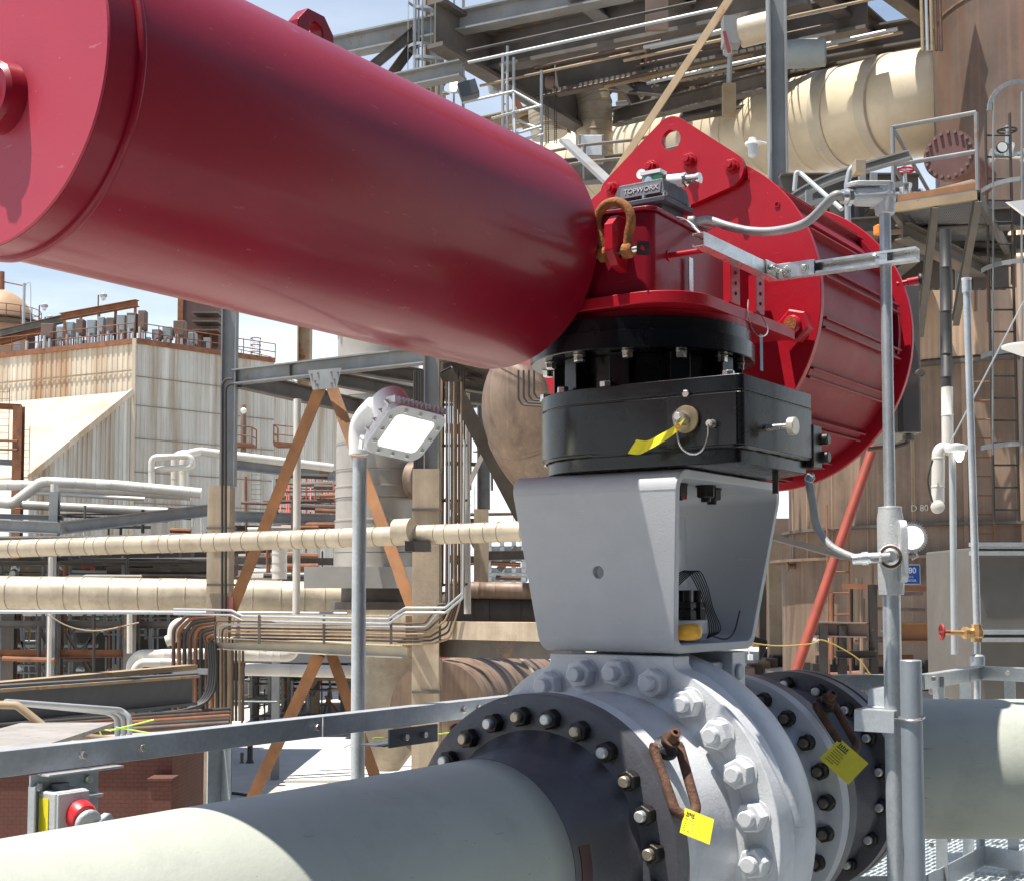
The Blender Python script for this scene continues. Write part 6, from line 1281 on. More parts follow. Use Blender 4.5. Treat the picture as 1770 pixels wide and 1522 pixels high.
# big shadowless stains handled by material; graffiti and blue sign
fcam = lambda X, Y: None
def on_tank(X, Y, r):
    o_ = Vector((0, 0, H)); d_ = (P(X, Y, 10)-o_); 
    a_ = d_.x**2+d_.y**2; b_ = 2*(d_.x*-TX+d_.y*-TY); c_ = TX*TX+TY*TY-r*r; t_ = (-b_-math.sqrt(b_*b_-4*a_*c_))/(2*a_); return o_+d_*t_
q = on_tank(1590, 878, TR+.0); nr = Vector((q.x-TX, q.y-TY, 0)).normalized(); ex_ = Vector((-nr.y, nr.x, 0)); ex_ = ex_ if ex_.x > 0 else -ex_
text('D 80', .15, q+nr*.01, ex_, Z3, mat('chalk', (.6, .57, .5), .9), 'painted_letters', tk, depth=.002, M=ID)
sg = thing('sign', tuple(P(1578, 992, 20.0)), 'small blue sign reading 80 on the tank skirt, half hidden by the riser', 'sign')
q = on_tank(1572, 992, TR+.30)
MB(ID).box((q.x-.20, q.y-.02, q.z-.15), (q.x+.16, q.y, q.z+.15)).build('plate', BLUE, sg)
MB(ID).box((q.x-.21, q.y-.018, q.z-.16), (q.x+.17, q.y+.004, q.z+.16)).build('white_border', WHITE, sg)
text('80', .13, (q.x+.04, q.y-.023, q.z+.06), X3, Z3, WHITE, 'lettering', sg, M=ID, depth=.001, bold=True); text('D.S.', .05, (q.x+.02, q.y-.023, q.z-.04), X3, Z3, WHITE, 'lettering', sg, M=ID, depth=.001); text('RATOR', .05, (q.x+.02, q.y-.023, q.z-.10), X3, Z3, WHITE, 'lettering', sg, M=ID, depth=.001, bold=True)
# horizontal rusty beams in front of skirt
t = thing('support_structure', tuple(P(1600, 1100, 18)), 'rusty steel support frame in front of the tank skirt', 'steel frame')
bt('rusty_beam', P(1530, 1092, 18.5), P(1700, 1092, 18.0), .26, .2, ORANGE, t); bt('dark_beam', P(1402, 1086, 18.5), P(1500, 1088, 18.2), .20, .2, CABB, t)
bt('thin_beam', P(1455, 1012, 18.6), P(1700, 1020, 18.0), .07, .06, RUSTT, t, 'bar')
for X in (1423, 1455, 1508, 1672, 1640): p = P(X, 1010 if X > 1500 else 1080, 18.3); bt('post', at_h(p, H-1.55), p+gw(.3 if X > 1600 else 0), .10, .10, DARKP, t, 'I', up=Y3)
bt('low_beam', P(1445, 1130, 18.2), P(1515, 1130, 18.2), .10, .1, DARKP, t)
ladder('rusty ladder against the tank skirt left of the riser', P(1452, 1190, 19.5), 2.6, .30, (1, 0, 0), (0, -1, 0), RUSTT, rung=.30)
bt('dark_bar', loc(0, 0, 1) if False else P(1330, 926, 12), P(1462, 962, 12), .05, .12, BEAMD, t, 'bar')
# red brace pole
rp_ = MB(ID).cyl(P(1512, 765, 15), P(1362, 1200, 14.5), .055, n=18).build('brace_pole', REDPIPE); tag(rp_, 'long slanting red oxide pole left of the riser', 'pole')
# yellow rope
t = MB(ID).tube(bez([P(1285, 1108, 13), P(1340, 1115, 13), P(1400, 1112, 13), P(1425, 1106, 13), P(1480, 1135, 13), P(1505, 1165, 13)], 6), .006, 6).build('rope', mat('yellow rope', (.40, .27, .05), .7)); tag(t, 'thin yellow rope sagging in front of the tank base', 'rope')
t = MB(ID).tube(bez([P(1285, 1106, 12.5), P(1292, 1118, 12.5), P(1296, 1132, 12.5)], 4), .006, 6).box(tuple(P(1294, 1140, 12.5)), tuple(P(1300, 1130, 12.55))).build('hanging_tag', WHITE); tag(t, 'tiny white tag hanging from the rope beside the yoke', 'tag')
# big stainless box lower right
sb = thing('stainless_cabinet', tuple(P(1735, 1170, 13)), 'big dull stainless steel box at the right edge above the handrail', 'cabinet')
a, b = P(1692, 1165, 13), P(1900, 945, 13); MB(ID).box((a.x, 13, a.z-.3), (b.x, 14.6, b.z)).build('shell', SSTEEL, sb, bevel=.02)
for Y in (940, 955, 1092, 1105): z_ = P(1700, Y, 12.9).z; MB(ID).box((a.x-.07, 12.93, z_-.02), (b.x, 12.998, z_+.02)).build('angle_trim', GALV, sb)
# cabinet behind drum
t = thing('steel_cabinet', tuple(P(1565, 640, 7)), 'tall narrow grey steel cabinet edge showing right of the red drum', 'cabinet'); a, b = P(1480, 748, 6.9), P(1589, 492, 6.9); MB(ID).box((a.x, 6.9, a.z), (b.x, 7.5, b.z)).build('shell', SSTEEL, t, bevel=.006)
MB(ID).cyl(P(1588, 645, 6.88), P(1592, 645, 6.8), .02, n=10).build('latch', STEEL, t); MB(ID).box(tuple(P(1552, 746, 6.86)), tuple(P(1553.5, 500, 6.9))).build('door_gap', HOLEM, t)
MB(ID).tube(bent([P(1570, 750, 6.95), P(1570, 766, 6.95), P(1548, 772, 6.95), P(1500, 776, 6.95)], .03), .012, 8).hexa(P(1570, 752, 6.95), -Z3, .05, .03).build('outlet_pipe', BEAMD, t)
# vertical pipes right
pipe('standpipe', 'thin grey vertical pipe between the junction fitting and the tall pole', [P(1650, 1130, 12), P(1646, 780, 12)], .030, GALVF)
vp = thing('lagged_pipe', tuple(P(1630, 640, 15)), 'slim vertical lagged pipe, black above and white below, ending in a white elbow', 'pipe')
jacket('dark_lagging', None, [P(1634, 398, 15), P(1636, 668, 15)], .062, .4, mat('black lagging', (.03, .028, .026), .5, var=.5, vscale=3), parent=vp, lip=.05)
jacket('white_lagging', None, [P(1637, 669, 15), P(1638, 765, 15)], .062, .3, INSULW, parent=vp, lip=.06); jacket('white_lagging', None, [P(1650, 778, 14.8), P(1628, 774, 14.8), P(1622, 782, 14.8), P(1621, 868, 14.8)], .068, .25, INSULW, parent=vp, lip=.06, bend=.12)
MB(ID).lathe(P(1620, 876, 14.75), (-.2, -1, 0), [(0, .07), (.1, .07), (.12, .03)], 18).build('end_cap', INSULW, vp); MB(ID).tube(bez([P(1612, 795, 14.7), P(1604, 830, 14.7), P(1612, 868, 14.7)], 6), .010, 6).build('black_lead', INK, vp)
tp = thing('tall_pole', tuple(P(1690, 1200, 9)), 'tall galvanised vertical pipe with a brass gate valve near the right edge', 'pipe')
a, b = P(1689, 1080, 8.0), P(1677, 497, 8.0); b.x = a.x-.02; MB(ID).cyl(a, b, .0215, n=20).cyl(b-gw(.03), b+gw(.04), .027, n=20).cyl(P(1689, 1240, 8.0), P(1689, 1105, 8.0), .019, n=20).build('pipe', GALV, tp); MB(ID).cyl(b+gw(.01), b+gw(.055), .020, r2=.03, n=18).build('plastic_cover', WHITE, tp)
MB(ID).lathe(P(1689, 1108, 8.0), Z3, [(0, .03), (.02, .03), (.03, .038), (.06, .040), (.08, .03), (.10, .032)], 8).lathe(P(1685, 1093, 8.0), (-1, -.2, .02), [(0, .03), (.04, .028), (.05, .036), (.07, .036), (.08, .016), (.19, .014)], 10).build('gate_valve', BRASS, tp)
q = P(1628, 1091, 7.95); MB(ID).tube([q+Vector((-.0+.012*math.cos(a_)*0, .042*math.cos(a_), .042*math.sin(a_))) for a_ in [2*PI*i/20 for i in range(20)]], .008, 8, closed=True).cyl(q, q+Vector((.05, 0, 0)), .008, n=8).box(tuple(q+Vector((-.004, -.04, -.006))), tuple(q+Vector((.004, .04, .006)))).box(tuple(q+Vector((-.0045, -.006, -.04))), tuple(q+Vector((.0045, .006, .04)))).build('handwheel', mat('dull red', (.25, .02, .02), .6), tp)
MB(ID).lathe(P(1690, 1172, 8.0), Z3, [(0, .03), (.0, .038), (.04, .038), (.05, .034), (.07, .034), (.08, .042), (.13, .042), (.14, .03)], 18).build('union', GALVB, tp)
pipe('drop_pipe', 'dark vertical pipe dropping to the deck below the right pipe', [P(1697, 1560, 7.6), P(1694, 1380, 7.6)], .024, GALVB)
# round LED light behind the junction
q = P(1576, 928, 7.2); t = thing('round_floodlight', tuple(q), 'round lit floodlight with a toothed rim peeping from behind the cast junction fitting', 'floodlight'); dn = Vector((-.25, -1, -.15)).normalized()
m = MB(ID).lathe(q, dn, [(-.06, .04), (-.03, .06), (0, .075), (.01, .075)], 40)
for k in range(36): a_ = 2*PI*k/36; e_ = Vector((math.cos(a_), 0, math.sin(a_))); m.beam(q+e_*.066, q+e_*.082, .03, .006, kind='bar', up=dn)
m.build('rim', ALU, t); MB(ID).lathe(q, dn, [(.0101, .060), (.014, .058)], 32).build('lens', LIT, t); MB(ID).lathe(q+dn*.012, dn, [(0.002, .02), (.006, .016)], 16).build('chip', mat('led chip', (.5, .6, .3), .4, emit=((.8, .9, .5), 1.2)), t)
MB(ID).tube([q+Vector((.02, 0, -.07)), q+Vector((.03, 0, -.10)), q+Vector((.0, 0, -.115))], .006, 8).build('cable_stub', ALU, t)
lamp2 = thing('bulkhead_lamp', tuple(P(1655, 780, 12)), 'small white lamp hanging on the thin pipe right of the white lagged elbow', 'lamp'); q = P(1652, 780, 11.9)
MB(ID).lathe(q, Z3, [(0, .09), (.03, .10), (.05, .10), (.07, .03)], 24).box(tuple(q+Vector((-.07, -.04, .01))), tuple(q+Vector((-.0, .02, .05)))).build('hood', WHITE, lamp2); MB(ID).lathe(q+Vector((.03, 0, -.09)), Z3, [(0, .015), (.03, .035), (.09, .045)], 16).build('globe', mat('lit globe', (.9, .85, .7), .3, emit=((1, .93, .75), 1.6)), lamp2)
# ------------------------------------------------------------------ right platform with railing
rp2 = thing('access_platform', tuple(P(1620, 345, 17)), 'small grated platform with rusty edge bolted to the brown column, right of the elbow fitting', 'platform')
zf = P(1550, 350, 16).z; f0, f1 = PZ(1545, 352, zf), PZ(1690, 330, zf); f2, f3 = f1+Vector((1.5, 3.0, 0)), f0+Vector((1.5, 3.2, 0))
m = MB(ID); nb = 46
for i in range(nb+1): m.beam(f0.lerp(f1, i/nb), f3.lerp(f2, i/nb), .035, .008, kind='bar')
for i in range(14): m.beam(f0.lerp(f3, i/13), f1.lerp(f2, i/13), .02, .008, kind='bar')
m.build('floor_grating', BEAM, rp2)
bt('edge_channel', f0-gw(.06), f1-gw(.06), .10, .06, TANST, rp2, 'C'); bt('rusty_sill', f0+gw(.06)+Vector((0, .03, 0)), f1+gw(.06)+Vector((0, .03, 0)), .08, .02, ORANGE, rp2, 'bar'); bt('edge_channel', f0-gw(.08), f3-gw(.08), .14, .06, BEAMD, rp2, 'C')
bt('edge_channel', f1-gw(.08), f2-gw(.08), .14, .06, BEAMD, rp2, 'C'); bt('bracket', f1-gw(.1), f1+Vector((.1, 1.2, -1.3)), .12, .08, BEAMD, rp2); bt('bracket', f0.lerp(f1, .5)-gw(.1), f0.lerp(f1, .55)+Vector((.1, 1.2, -1.4)), .12, .08, BEAMD, rp2)
railing('dark angle railing around the grated platform on the brown column', [f3, f0, f1], .92, BEAM, .026, 1, 3.0, toe=False)
bt('lower_frame', P(1450, 395, 17), P(1700, 380, 17), .2, .2, BEAMD, rp2); bt('lower_frame', P(1560, 400, 16.5), P(1700, 470, 18), .2, .2, BEAMD, rp2); bt('lower_frame', P(1700, 380, 17), P(1800, 376, 16.8), .25, .2, BEAMD, rp2); bt('lower_frame', P(1600, 430, 18), P(1800, 420, 18), .2, .2, BEAMD, rp2)
for X in (1610, 1650, 1690, 1725): a = P(X, 350, 18); b = P(X+3, 500, 18); b.x = a.x; bt('hanger_post', b, a, .12, .2, BEAMD, rp2, up=Y3)
# small valves on it
def valve(label, p, s, wheel, body):
    t = thing('gate_valve', tuple(p), label, 'valve'); p = Vector(p)
    MB(ID).lathe(p+Vector((-s, 0, s*.45)), X3, [(0, s*.42), (s*.15, s*.42), (s*.15, s*.22), (s*1.85, s*.22), (s*1.85, s*.42), (s*2, s*.42)], 18).lathe(p+gw(s*.3), Z3, [(0, s*.4), (s*.5, s*.35), (s*.7, s*.42), (s*.85, s*.42), (s*.9, s*.14), (s*2.0, s*.1)], 16).build('body', body, t)
    MB(ID).tube([p+Vector((s*.55*math.cos(a), s*.55*math.sin(a), s*2.0)) for a in [2*PI*i/18 for i in range(18)]], s*.07, 6, closed=True).box(tuple(p+Vector((-s*.5, -s*.05, s*1.97))), tuple(p+Vector((s*.5, s*.05, s*2.03)))).build('handwheel', wheel, t); return t
valve('dull steel valve with red handwheel on the grated platform', PZ(1586, 330, zf+.08)+Vector((0, .5, 0)), .20, RR_, STEEL)
valve('steel valve with a dark handwheel on the brown column at right', P(1742, 282, 17), .21, DARKP, STEEL)
t = thing('pressure_gauge', tuple(P(1731, 256, 16.8)), 'round black rimmed pressure gauge on the column valve', 'gauge'); q = P(1731, 256, 16.7); MB(ID).lathe(q, -Y3, [(0, .07), (.03, .075), (.035, .065)], 20).build('case', INK, t); MB(ID).lathe(q, -Y3, [(.030, .062), (.037, .060)], 20).build('dial', WHITE, t)
pipe('pipe', 'tan pipe leading from the platform valve to the column', [PZ(1596, 326, zf+.2)+Vector((.1, .5, 0)), P(1680, 322, 18.5)], .09, BRN)
pipe('bent_rod', 'pale bent handrail tube rising behind the red drum', [P(1373, 330, 13), P(1376, 298, 13), P(1384, 300, 13), P(1455, 362, 12.4)], .022, GALVF, bend=.06)
# curved channel arcs below duct
t = MB(ID); pts = [P(1340, 370, 15.5), P(1380, 338, 15.4), P(1430, 312, 15.3), P(1490, 292, 15.2), P(1572, 268, 15.1)]
for a, b in zip(bez(pts, 5), bez(pts, 5)[1:]): t.beam(a, b, .10, .12)
t = t.build('curved_channel', BEAM); tag(t, 'curved dark steel channel below the huge cream duct', 'channel')
t = MB(ID); pts = [P(1370, 360, 14.8), P(1430, 345, 14.8), P(1500, 328, 14.8), P(1560, 318, 14.8)]
for a, b in zip(pts, pts[1:]): t.beam(a, b, .05, .06, kind='bar')
for X, Y0, Y1 in ((1398, 330, 380), (1490, 290, 350), (1510, 300, 360)): t.beam(P(X, Y1, 14.9), P(X, Y0, 14.9), .07, .07, kind='bar', up=Y3)
t = t.build('rail_frame', BEAM); tag(t, 'dark rail frame between the red drum and the grated platform', 'railing')
pipe('conduit', 'thick grey conduit hooking down behind the elbow fitting', [P(1490, 282, 12.5), P(1470, 290, 12.5), P(1464, 320, 12.5), P(1466, 390, 12.5)], .028, GALVB, 'conduit', bend=.15)
t = thing('terminal_box', tuple(P(1487, 290, 12.4)), 'small rusty terminal box on the thick conduit', 'box'); a, b = P(1479, 297, 12.3), P(1497, 275, 12.3); MB(ID).box((a.x, 12.3, a.z), (b.x, 12.45, b.z)).build('body', mat('rusty grey box', (.3, .24, .17), .7, rust=.4, rscale=8), t, bevel=.006)
# dark mass behind the drum top and under the duct (pipe deck)
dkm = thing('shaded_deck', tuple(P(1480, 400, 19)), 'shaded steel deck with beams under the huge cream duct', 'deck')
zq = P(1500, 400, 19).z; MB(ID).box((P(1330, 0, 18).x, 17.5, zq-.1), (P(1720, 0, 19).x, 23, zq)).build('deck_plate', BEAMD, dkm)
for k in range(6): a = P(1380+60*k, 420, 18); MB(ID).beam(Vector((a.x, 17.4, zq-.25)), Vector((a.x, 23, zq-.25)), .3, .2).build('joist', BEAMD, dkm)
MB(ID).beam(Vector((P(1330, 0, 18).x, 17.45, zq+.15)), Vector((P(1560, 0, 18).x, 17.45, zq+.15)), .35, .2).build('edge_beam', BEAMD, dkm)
for X, Y, s in ((1450, 385, .2), (1475, 392, .14), (1380, 400, .2), (1420, 395, .15)): a = P(X, Y, 17.2); MB(ID).lathe(a, Z3, [(0, s), (s*1.6, s), (s*2, s*.4)], 12).build('canister', DARKP, dkm)
q = P(1520, 405, 14); t = MB(ID).lathe(q, Z3, [(0, .06), (.08, .06), (.1, .02)], 14).build('warning_lamp', ORG); tag(t, 'small orange lamp just left of the riser top', 'lamp')
# ladder with cage far right
ladder('rusty caged ladder climbing the brown tank at the right edge', P(1740, 900, 16.5), 5.0, .30, (1, 0, 0), (0, -1, 0), DARKP, None, rung=.27)
cg = thing('ladder_cage', tuple(P(1740, 600, 16)), 'bare hoop cage around the ladder at the right edge', 'ladder cage'); m = MB(ID)
for Y in (333, 470, 618, 775):
    c = P(1745, Y, 16.5); pts = [c+Vector((.36*math.cos(a), -.05-.52*math.sin(a), 0)) for a in [PI*i/14 for i in range(15)]]
    for a, b in zip(pts, pts[1:]): m.beam(a, b, .055, .012, kind='bar')
m.build_each('hoop', BEAM, cg); m = MB(ID); c = P(1745, 160, 16.5); cb = P(1745, 790, 16.5)
for a in (20, 60, 100, 150): o_ = Vector((.36*math.cos(R(a)), -.05-.52*math.sin(R(a)), 0)); m.beam(cb+o_, c+o_-gw(.2), .04, .012, kind='bar', up=Y3)
c = P(1745, 165, 16.5); pts = [c+Vector((.36*math.cos(a), -.3, .36*math.sin(a)-.3)) for a in [PI*i/12 for i in range(13)]]
for a, b in zip(pts, pts[1:]): m.beam(a, b, .05, .03, kind='bar')
m.build('strap', BEAM, cg)
t = MB(ID).add([P(1742, 349, 9), P(1800, 342, 9), P(1800, 385, 9), P(1772, 372, 9)]+[p+Vector((0, .05, .01)) for p in (P(1742, 349, 9), P(1800, 342, 9), P(1800, 385, 9), P(1772, 372, 9))], [(0, 1, 2, 3), (7, 6, 5, 4), (0, 4, 5, 1), (1, 5, 6, 2), (2, 6, 7, 3), (3, 7, 4, 0)]).build('lamp', WHITE); tag(t, 'corner of a pale lamp shade cut by the right edge, upper', 'lamp')
p = P(1775, 600, 9); t = MB(ID).lathe(p, Z3, [(-.06, .03), (0, .16), (.012, .16), (.02, .05)], 28).build('lamp', WHITE); tag(t, 'flat pale round lamp shade cut by the right edge, lower', 'lamp')
t = MB(ID).cyl(P(1770, 520, 14), P(1640, 770, 14.2), .008, n=6).build('stay_wire', GALVF); tag(t, 'thin slanting stay wire in front of the brown tank', 'wire')

# ------------------------------------------------------------------ unseen structures added out of view, to be mirrored in paint and block low sky
bk_ = thing('added_sky_blocker', (6, -16, 0), 'unseen brown steel structure added behind and right of the viewpoint to block low sky', 'steel frame')
rr = random.Random(31)
def wall_unit(x0, y0, x1, y1, par):
    a = Vector((x0, y0, 0)); b = Vector((x1, y1, 0)); n = max(2, int((b-a).length/5))
    for i in range(n+1): p = a.lerp(b, i/n); bt('column', p, p+gw(18), .5, .5, BEAMD, par, up=X3)
    nv = Vector((b.y-a.y, a.x-b.x, 0)).normalized()
    for z_, h_, mt_ in ((3, 1.6, DARKW), (6.2, .5, TANST), (7.6, 1.4, BRN), (9.6, .35, INSULW), (10.6, 1.2, DARKW), (12.6, .5, BRN), (14.2, 1.6, BEAMD), (17, .6, TANST)):
        bt('floor_beam', a+gw(z_), b+gw(z_), h_, .5, mt_, par, 'bar')
    for z_, r_, mt_ in ((5, .35, INSULG), (8.9, .25, INSUL), (11.8, .3, BRN), (15.6, .4, INSULG)):
        MB(ID).cyl(a+gw(z_)+nv*.9, b+gw(z_)+nv*.9, r_, n=16).build('pipe_run', mt_, par)
    MB(ID).beam(a+gw(9)-nv*3, b+gw(9)-nv*3, 18, .3, kind='bar').build('rear_sheeting', DARKW, par)
wall_unit(-14, -15, 24, -17, bk_)
bk2 = thing('added_sky_blocker', (22, 0, 0), 'unseen brown steel structure added far right of the platform to darken paint reflections', 'steel frame')
wall_unit(24, -15, 17, 7, bk2)

ds = thing('shaded_building', (9, 40, 0), 'dark brown building and timber props seen in the gap between yoke and tank', 'building')
MB(ID).box((P(1290, 0, 40).x, 40, 0), (P(1420, 0, 40).x, 44, P(0, 895, 40).z)).build('wall', CABB, ds)
for i, (x0, y0, x1, y1, w_, mt_) in enumerate(((1340, 1190, 1338, 930, .28, CONC), (1352, 1190, 1325, 960, .16, TANST), (1300, 1170, 1350, 1088, .1, DARKP), (1290, 1100, 1350, 1120, .14, DARKP), (1300, 985, 1350, 1000, .1, RUSTT), (1318, 1190, 1318, 900, .15, BEAMD), (1330, 1190, 1332, 1010, .10, RUSTT))):
    bt('timber_prop', P(x0, y0, 30+i*.4), P(x1, y1, 30+i*.4), w_, w_, mt_, ds, 'bar', up=Y3)
MB(ID).box(tuple(P(1285, 1185, 29)), tuple(P(1350, 1150, 30))).build('rubble_block', CONC, ds)
for i in range(5): MB(ID).box(tuple(P(1284+13*i, 1180-7*i, 28+i*.3)), tuple(P(1298+13*i, 1150-5*i, 28.5+i*.3))).build('equipment_block', [CABB, DARKP, TANST][i % 3], ds, bevel=.03)

# ------------------------------------------------------------------ plant clutter
rr = random.Random(101)
def clutter(par, name, n, xr, yr, dr, lenr, mats, rr_, vert=False, jit=3):
    for i in range(n):
        X = rr.uniform(*xr); Y = rr.uniform(*yr)
        if 1540 < X < 1605: X -= 70
        D_ = rr.uniform(*dr); l = rr.uniform(*lenr)
        a = P(X, Y, D_); b = P(X+rr.uniform(-1, 1), Y+l, D_) if vert else P(min(X+l, xr[1]+30), Y+rr.uniform(-jit, jit), D_)
        MB(ID).cyl(a, b, rr.uniform(*rr_), n=8).build(name, rr.choice(mats), par)
cl1 = thing('pipe_rack', tuple(at_h(P(500, 960, 44), 0)), 'dense rack of grimy pipes behind the orange braces, between leg and vessel', 'pipe rack')
clutter(cl1, 'pipe_run', 16, (404, 520), (905, 1005), (42, 52), (40, 160), [DARKP, BRWNP, INSULG, INSULW, RUSTT], (.04, .14))
clutter(cl1, 'riser', 12, (404, 575), (820, 960), (43, 55), (40, 140), [DARKP, RUSTT, GALVF, BRWNP], (.03, .06), True)
for x0, x1, Y in ((404, 590, 968), (404, 590, 1002), (404, 590, 930)): bt('beam', P(x0, Y, 46), P(x1, Y+2, 46), .25, .2, BEAMD, cl1)
jacket('insulated_pipe', 'short white ringed riser between the orange brace and the banded vessel', [P(483, 1000, 41), P(483, 940, 41)], .22, .22, INSULW, lip=.06)
cl2 = thing('cable_riser', tuple(at_h(P(770, 800, 28), 0)), 'cluster of thin dark cables and conduits climbing just right of the right steel column', 'cables')
for k in range(11):
    X = 766+3.6*k+rr.uniform(-1, 1); MB(ID).cyl(P(X, 1050-rr.uniform(0, 40), 28+k*.05), P(X+rr.uniform(-2, 2), 640, 28+k*.05), rr.uniform(.010, .020), n=6).build('cable', rr.choice([DARKP, INK, BRWNP, DARKP]), cl2)
for Y in (700, 770, 865, 1010): bt('clip_bar', P(762, Y, 27.9), P(808, Y-1, 27.9), .05, .05, DARKP, cl2, 'bar')
for k in range(7):
    X = 716+2.8*k; MB(ID).cyl(P(X, 1130, 27.6), P(X, 640, 27.6), .020, n=6).build('cable', rr.choice([DARKP, INK]), cl2)
cl3 = thing('pipe_rack', tuple(at_h(P(850, 1130, 40), 0)), 'low dark pipework between the right leg and the valve flange', 'pipe rack')
clutter(cl3, 'pipe_run', 12, (765, 860), (1122, 1215), (40, 48), (40, 120), [DARKP, BRWNP, INSULW, RUSTT, RR_], (.04, .12))
clutter(cl3, 'riser', 8, (770, 900), (1110, 1150), (40, 46), (50, 120), [DARKP, RUSTT, GALVF], (.03, .06), True)
# conduits and small steel under the overhead platform
def ohc(name, n, z0, mats, r_):
    for i in range(n):
        x0 = rr.uniform(800, 1200); y0 = rr.uniform(60, 190); l = rr.uniform(200, 480); z = z0+rr.uniform(-.5, .3)
        a = PZ(x0, y0, H+z); b = PZ(x0+l, y0-l*.215, H+z); MB(ID).cyl(a, b, rr.uniform(*r_), n=8).build(name, rr.choice(mats), ov)
ohc('conduit_run', 14, 10.4, [BRWNP, GALVF, TANST, DARKP], (.02, .05))
for i in range(6):
    x0 = 1180+76*i; a = PZ(x0, 70, H+11.3); b = PZ(x0+60, 130, H+11.3); bt('joist', a, b, .16, .12, rr.choice([BEAMD, BEAM, TANST]), ov)
for i in range(9):
    X = 1000+rr.uniform(0, 600); Y = 40+rr.uniform(0, 60); D_ = rr.uniform(24, 29); MB(ID).cyl(P(X, Y, D_), P(X, Y+rr.uniform(30, 110), D_), rr.uniform(.015, .04), n=6).build('hanger_rod', rr.choice([DARKP, GALVF, RUSTT]), ov)
for X in (1598, 1606, 1614, 1622, 1630): MB(ID).cyl(P(X-6, -20, 22.5), P(X-3, 88, 22.5), .03, n=8).build('riser_conduit', rr.choice([BRWNP, GALVF, TANST]), ov)
for x0, y0, x1, y1 in ((760, 150, 800, 95), (800, 135, 760, 85), (1110, 180, 1175, 95), (1185, 170, 1235, 95), (900, 190, 860, 120), (1000, 215, 1060, 150)):
    bt('knee_brace', P(x0, y0, 31), P(x1, y1, 31), .14, .12, rr.choice([TANST, BEAMD, RUSTT]), ov, 'L')
# small clutter below the grated platform and on the tank
cl4 = thing('tank_pipework', tuple(P(1620, 420, 18)), 'crowded dark pipework and struts under the grated platform, in front of the tank top', 'pipework')
clutter(cl4, 'pipe_run', 12, (1545, 1700), (368, 455), (17.5, 20), (60, 190), [DARKP, BRWNP, GALVF, BEAMD], (.015, .06), jit=10)
clutter(cl4, 'riser', 12, (1560, 1765), (365, 430), (17.5, 20), (40, 150), [DARKP, RUSTT, GALVF, BRN], (.012, .04), True)
cl5 = thing('tank_fittings', tuple(P(1450, 1050, 19)), 'small nozzles, braces and risers fixed along the tank skirt', 'fittings')
clutter(cl5, 'riser', 10, (1395, 1690), (960, 1060), (19, 20.5), (60, 190), [DARKP, RUSTT, BRN, TANST], (.015, .04), True)
clutter(cl5, 'pipe_run', 9, (1390, 1600), (1000, 1170), (18.8, 20), (30, 130), [DARKP, RUSTT, BRN, GALVF], (.015, .045))
for X, Y in ((1373, 978), (1480, 1130), (1590, 1150), (1650, 1010)):
    q = on_tank(X, Y, TR+.12); nr = Vector((q.x-TX, q.y-TY, 0)).normalized(); MB(ID).lathe(q, nr, [(0, .05), (.12, .05), (.12, .09), (.15, .09)], 16).build('nozzle', BRN, cl5)
ladder('thin rusty ladder on the tank shell above the skirt ring', on_tank(1700, 960, TR+.3)-gw(.1), 3.0, .34, (1, -.1, 0), (-.2, -1, 0), RUSTT)
# extra roof clutter behind the cabinets
rcx = thing('roof_switchgear', tuple(at_h(P(170, 570, 97), zr)), 'darker second row of switchgear, ducts and stacks behind the roof cabinets', 'switchgear')
for i in range(26):
    X = 20+rr.uniform(0, 360); b = at_h(P(X, 580, 97+rr.uniform(-1, 1.5)), zr+.02); w = rr.uniform(.15, .55); h_ = rr.uniform(.5, 1.7)
    MB(ID).box((b.x-w/2, b.y-.2, b.z), (b.x+w/2, b.y+.2, b.z+h_)).build('panel', rr.choice([CABB, CABG, DARKP, CABG, GALVF]), rcx)
for i in range(12):
    X = 30+rr.uniform(0, 340); b = at_h(P(X, 580, 94.5), zr+.02); MB(ID).cyl(b, b+gw(rr.uniform(.5, 1.1)), rr.uniform(.08, .16), n=10).build('insulator', rr.choice([GALVF, WHITE, CABG]), rcx)

clutter(cl1, 'pipe_run', 14, (404, 560), (820, 930), (46, 54), (30, 130), [DARKP, BRWNP, RUSTT, BEAMD], (.03, .10))
clutter(fb, 'pipe_run', 14, (-20, 300), (862, 925), (49, 55), (60, 220), [DARKP, BRWNP, INSULG, RUSTT, BEAMD], (.03, .10))
clutter(fb, 'riser', 12, (0, 360), (860, 920), (49, 55), (30, 60), [DARKP, RUSTT, BEAMD, INSULW], (.03, .07), True)
cl6 = thing('pipe_rack', tuple(at_h(P(840, 800, 44), 0)), 'open dark steelwork and pipes in the sky gap between right leg and yoke', 'pipe rack')
for x0, y0, x1, y1, h_ in ((770, 740, 905, 752, .3), (770, 800, 860, 804, .12), (815, 700, 905, 690, .2), (840, 960, 915, 958, .3), (770, 965, 845, 968, .25)): bt('beam', P(x0, y0, 44), P(x1, y1, 44), h_, .2, BEAMD, cl6)
clutter(cl6, 'riser', 9, (775, 850), (690, 780), (42, 46), (120, 260), [DARKP, RUSTT, GALVF, BEAMD], (.02, .05), True)
clutter(cl6, 'pipe_run', 7, (765, 870), (860, 1000), (42, 46), (40, 120), [DARKP, BRWNP, RUSTT], (.03, .09))
for x0, y0, x1, y1 in ((790, 690, 845, 770), (850, 760, 800, 850), (770, 860, 830, 960), (905, 700, 850, 790)): MB(ID).cyl(P(x0, y0, 45), P(x1, y1, 45), .06, n=8).build('brace', BEAMD, cl6)
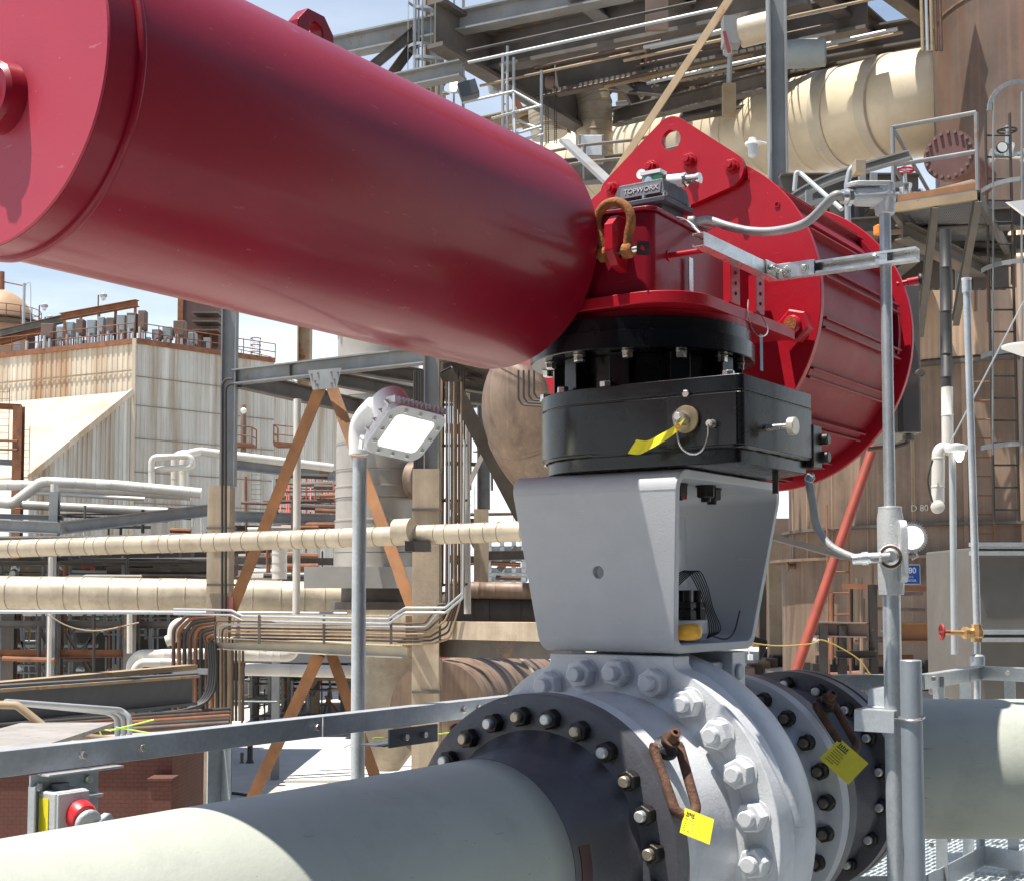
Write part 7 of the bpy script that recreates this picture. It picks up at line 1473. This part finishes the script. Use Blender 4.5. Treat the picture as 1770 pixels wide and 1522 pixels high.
# finer steel overhead
for i in range(22):
    x0 = rr.uniform(760, 1500); y0 = rr.uniform(-10, 130); a = P(x0, y0, rr.uniform(30, 36)); b = P(x0+rr.choice((-1, 1))*rr.uniform(25, 60), y0+rr.uniform(40, 90), a.y)
    bt('truss_member', a, b, .12, .12, rr.choice([BEAMD, TANST, BEAM, RUSTT]), ov, 'L')
for i in range(10):
    x0 = rr.uniform(760, 1300); y0 = rr.uniform(20, 200); D_ = rr.uniform(31, 37); bt('tie_rail', P(x0, y0, D_), P(x0+rr.uniform(80, 220), y0-rr.uniform(8, 30), D_), .12, .1, rr.choice([BEAMD, TANST, GALVF]), ov, 'L')
for i in range(7):
    X = rr.choice((800, 850, 905, 1010, 1080, 1150, 1210))+rr.uniform(-9, 9); MB(ID).lathe(P(X, rr.uniform(110, 170), 30), Z3, [(0, .12), (.2, .16), (.3, .05)], 10).build('light_fitting', rr.choice([GALVF, DARKP]), ov)
# patches and repair sheets on the huge duct
dpm = mat('grey repair sheet', (.56, .50, .40), .42, metal=.1, var=.12, vscale=2)
dd2 = (P(1560, 182, 26.4)-P(1400, 216, 28.2)).normalized()
for X, Y, D_, L2 in ((1450, 205, 27.6, .32), (1530, 188, 26.7, .25), (1350, 225, 29.2, .5)):
    q = P(X, Y, D_); MB(ID).lathe(q, dd2, [(0, 1.02), (.01, 1.035), (L2, 1.035), (L2+.01, 1.02)], 64).build('repair_band', dpm, mpz)
# kerbs, hoses and small gear on the pale ground seen under the handrail
pd = MB(ID).box((-9, 55, 0), (-1.5, 62, .12)).build('ground_slab', mat('newer slab', (.55, .53, .49), .9, var=.05)); tag(pd, kind='structure')
t = MB(ID).tube(bez([(-14, 48, .05), (-11, 52, .05), (-8, 50, .05), (-5, 53, .05), (-2, 51, .05)], 8), .05, 8).build('hose', INK); tag(t, 'black hose lying on the pale ground far below the handrail', 'hose')
for i, (x_, y_) in enumerate(((-10, 58), (-6.5, 49.5), (-3.6, 60))):
    t = MB(ID).lathe((x_, y_, .13), Z3, [(0, .2), (.04, .2), (.05, .14), (.6, .03)], 14).build('traffic_cone', ORG); tag(t, ['orange cone on the slab, farther left', 'orange cone beside the black hose', 'orange cone at the right end of the slab'][i], 'cone', 'cones on the pale ground')

# denser lower rack at left
clutter(rk, 'pipe_run', 26, (-10, 330), (975, 1200), (46, 60), (40, 200), [DARKP, BRWNP, RUSTT, SCAF, BEAMD, INSULG], (.025, .09))
clutter(rk, 'riser', 26, (0, 365), (960, 1100), (46, 60), (60, 140), [DARKP, RUSTT, SCAF, BEAMD], (.025, .07), True)
for i in range(14): X = rr.uniform(10, 350); Y = rr.uniform(1070, 1190); bt('knee_brace', P(X, Y, 50), P(X+rr.uniform(-40, 40), Y-rr.uniform(30, 60), 50), .09, .09, rr.choice([BEAMD, SCAF, TANST]), rk, 'L')
clutter(um, 'riser', 16, (410, 720), (1140, 1190), (72, 84), (50, 90), [DARKP, RUSTT, SCAF, BEAMD], (.04, .10), True)
clutter(um, 'pipe_run', 14, (410, 640), (1150, 1245), (72, 84), (30, 140), [DARKP, BRWNP, RUSTT, SCAF, TANST], (.04, .10))
for i in range(14): X = rr.uniform(415, 700); Y = rr.uniform(1190, 1250); bt('knee_brace', P(X, Y, 76), P(X+rr.uniform(-35, 35), Y-rr.uniform(30, 60), 76), .12, .12, rr.choice([BEAMD, SCAF, RUSTT]), um, 'L')
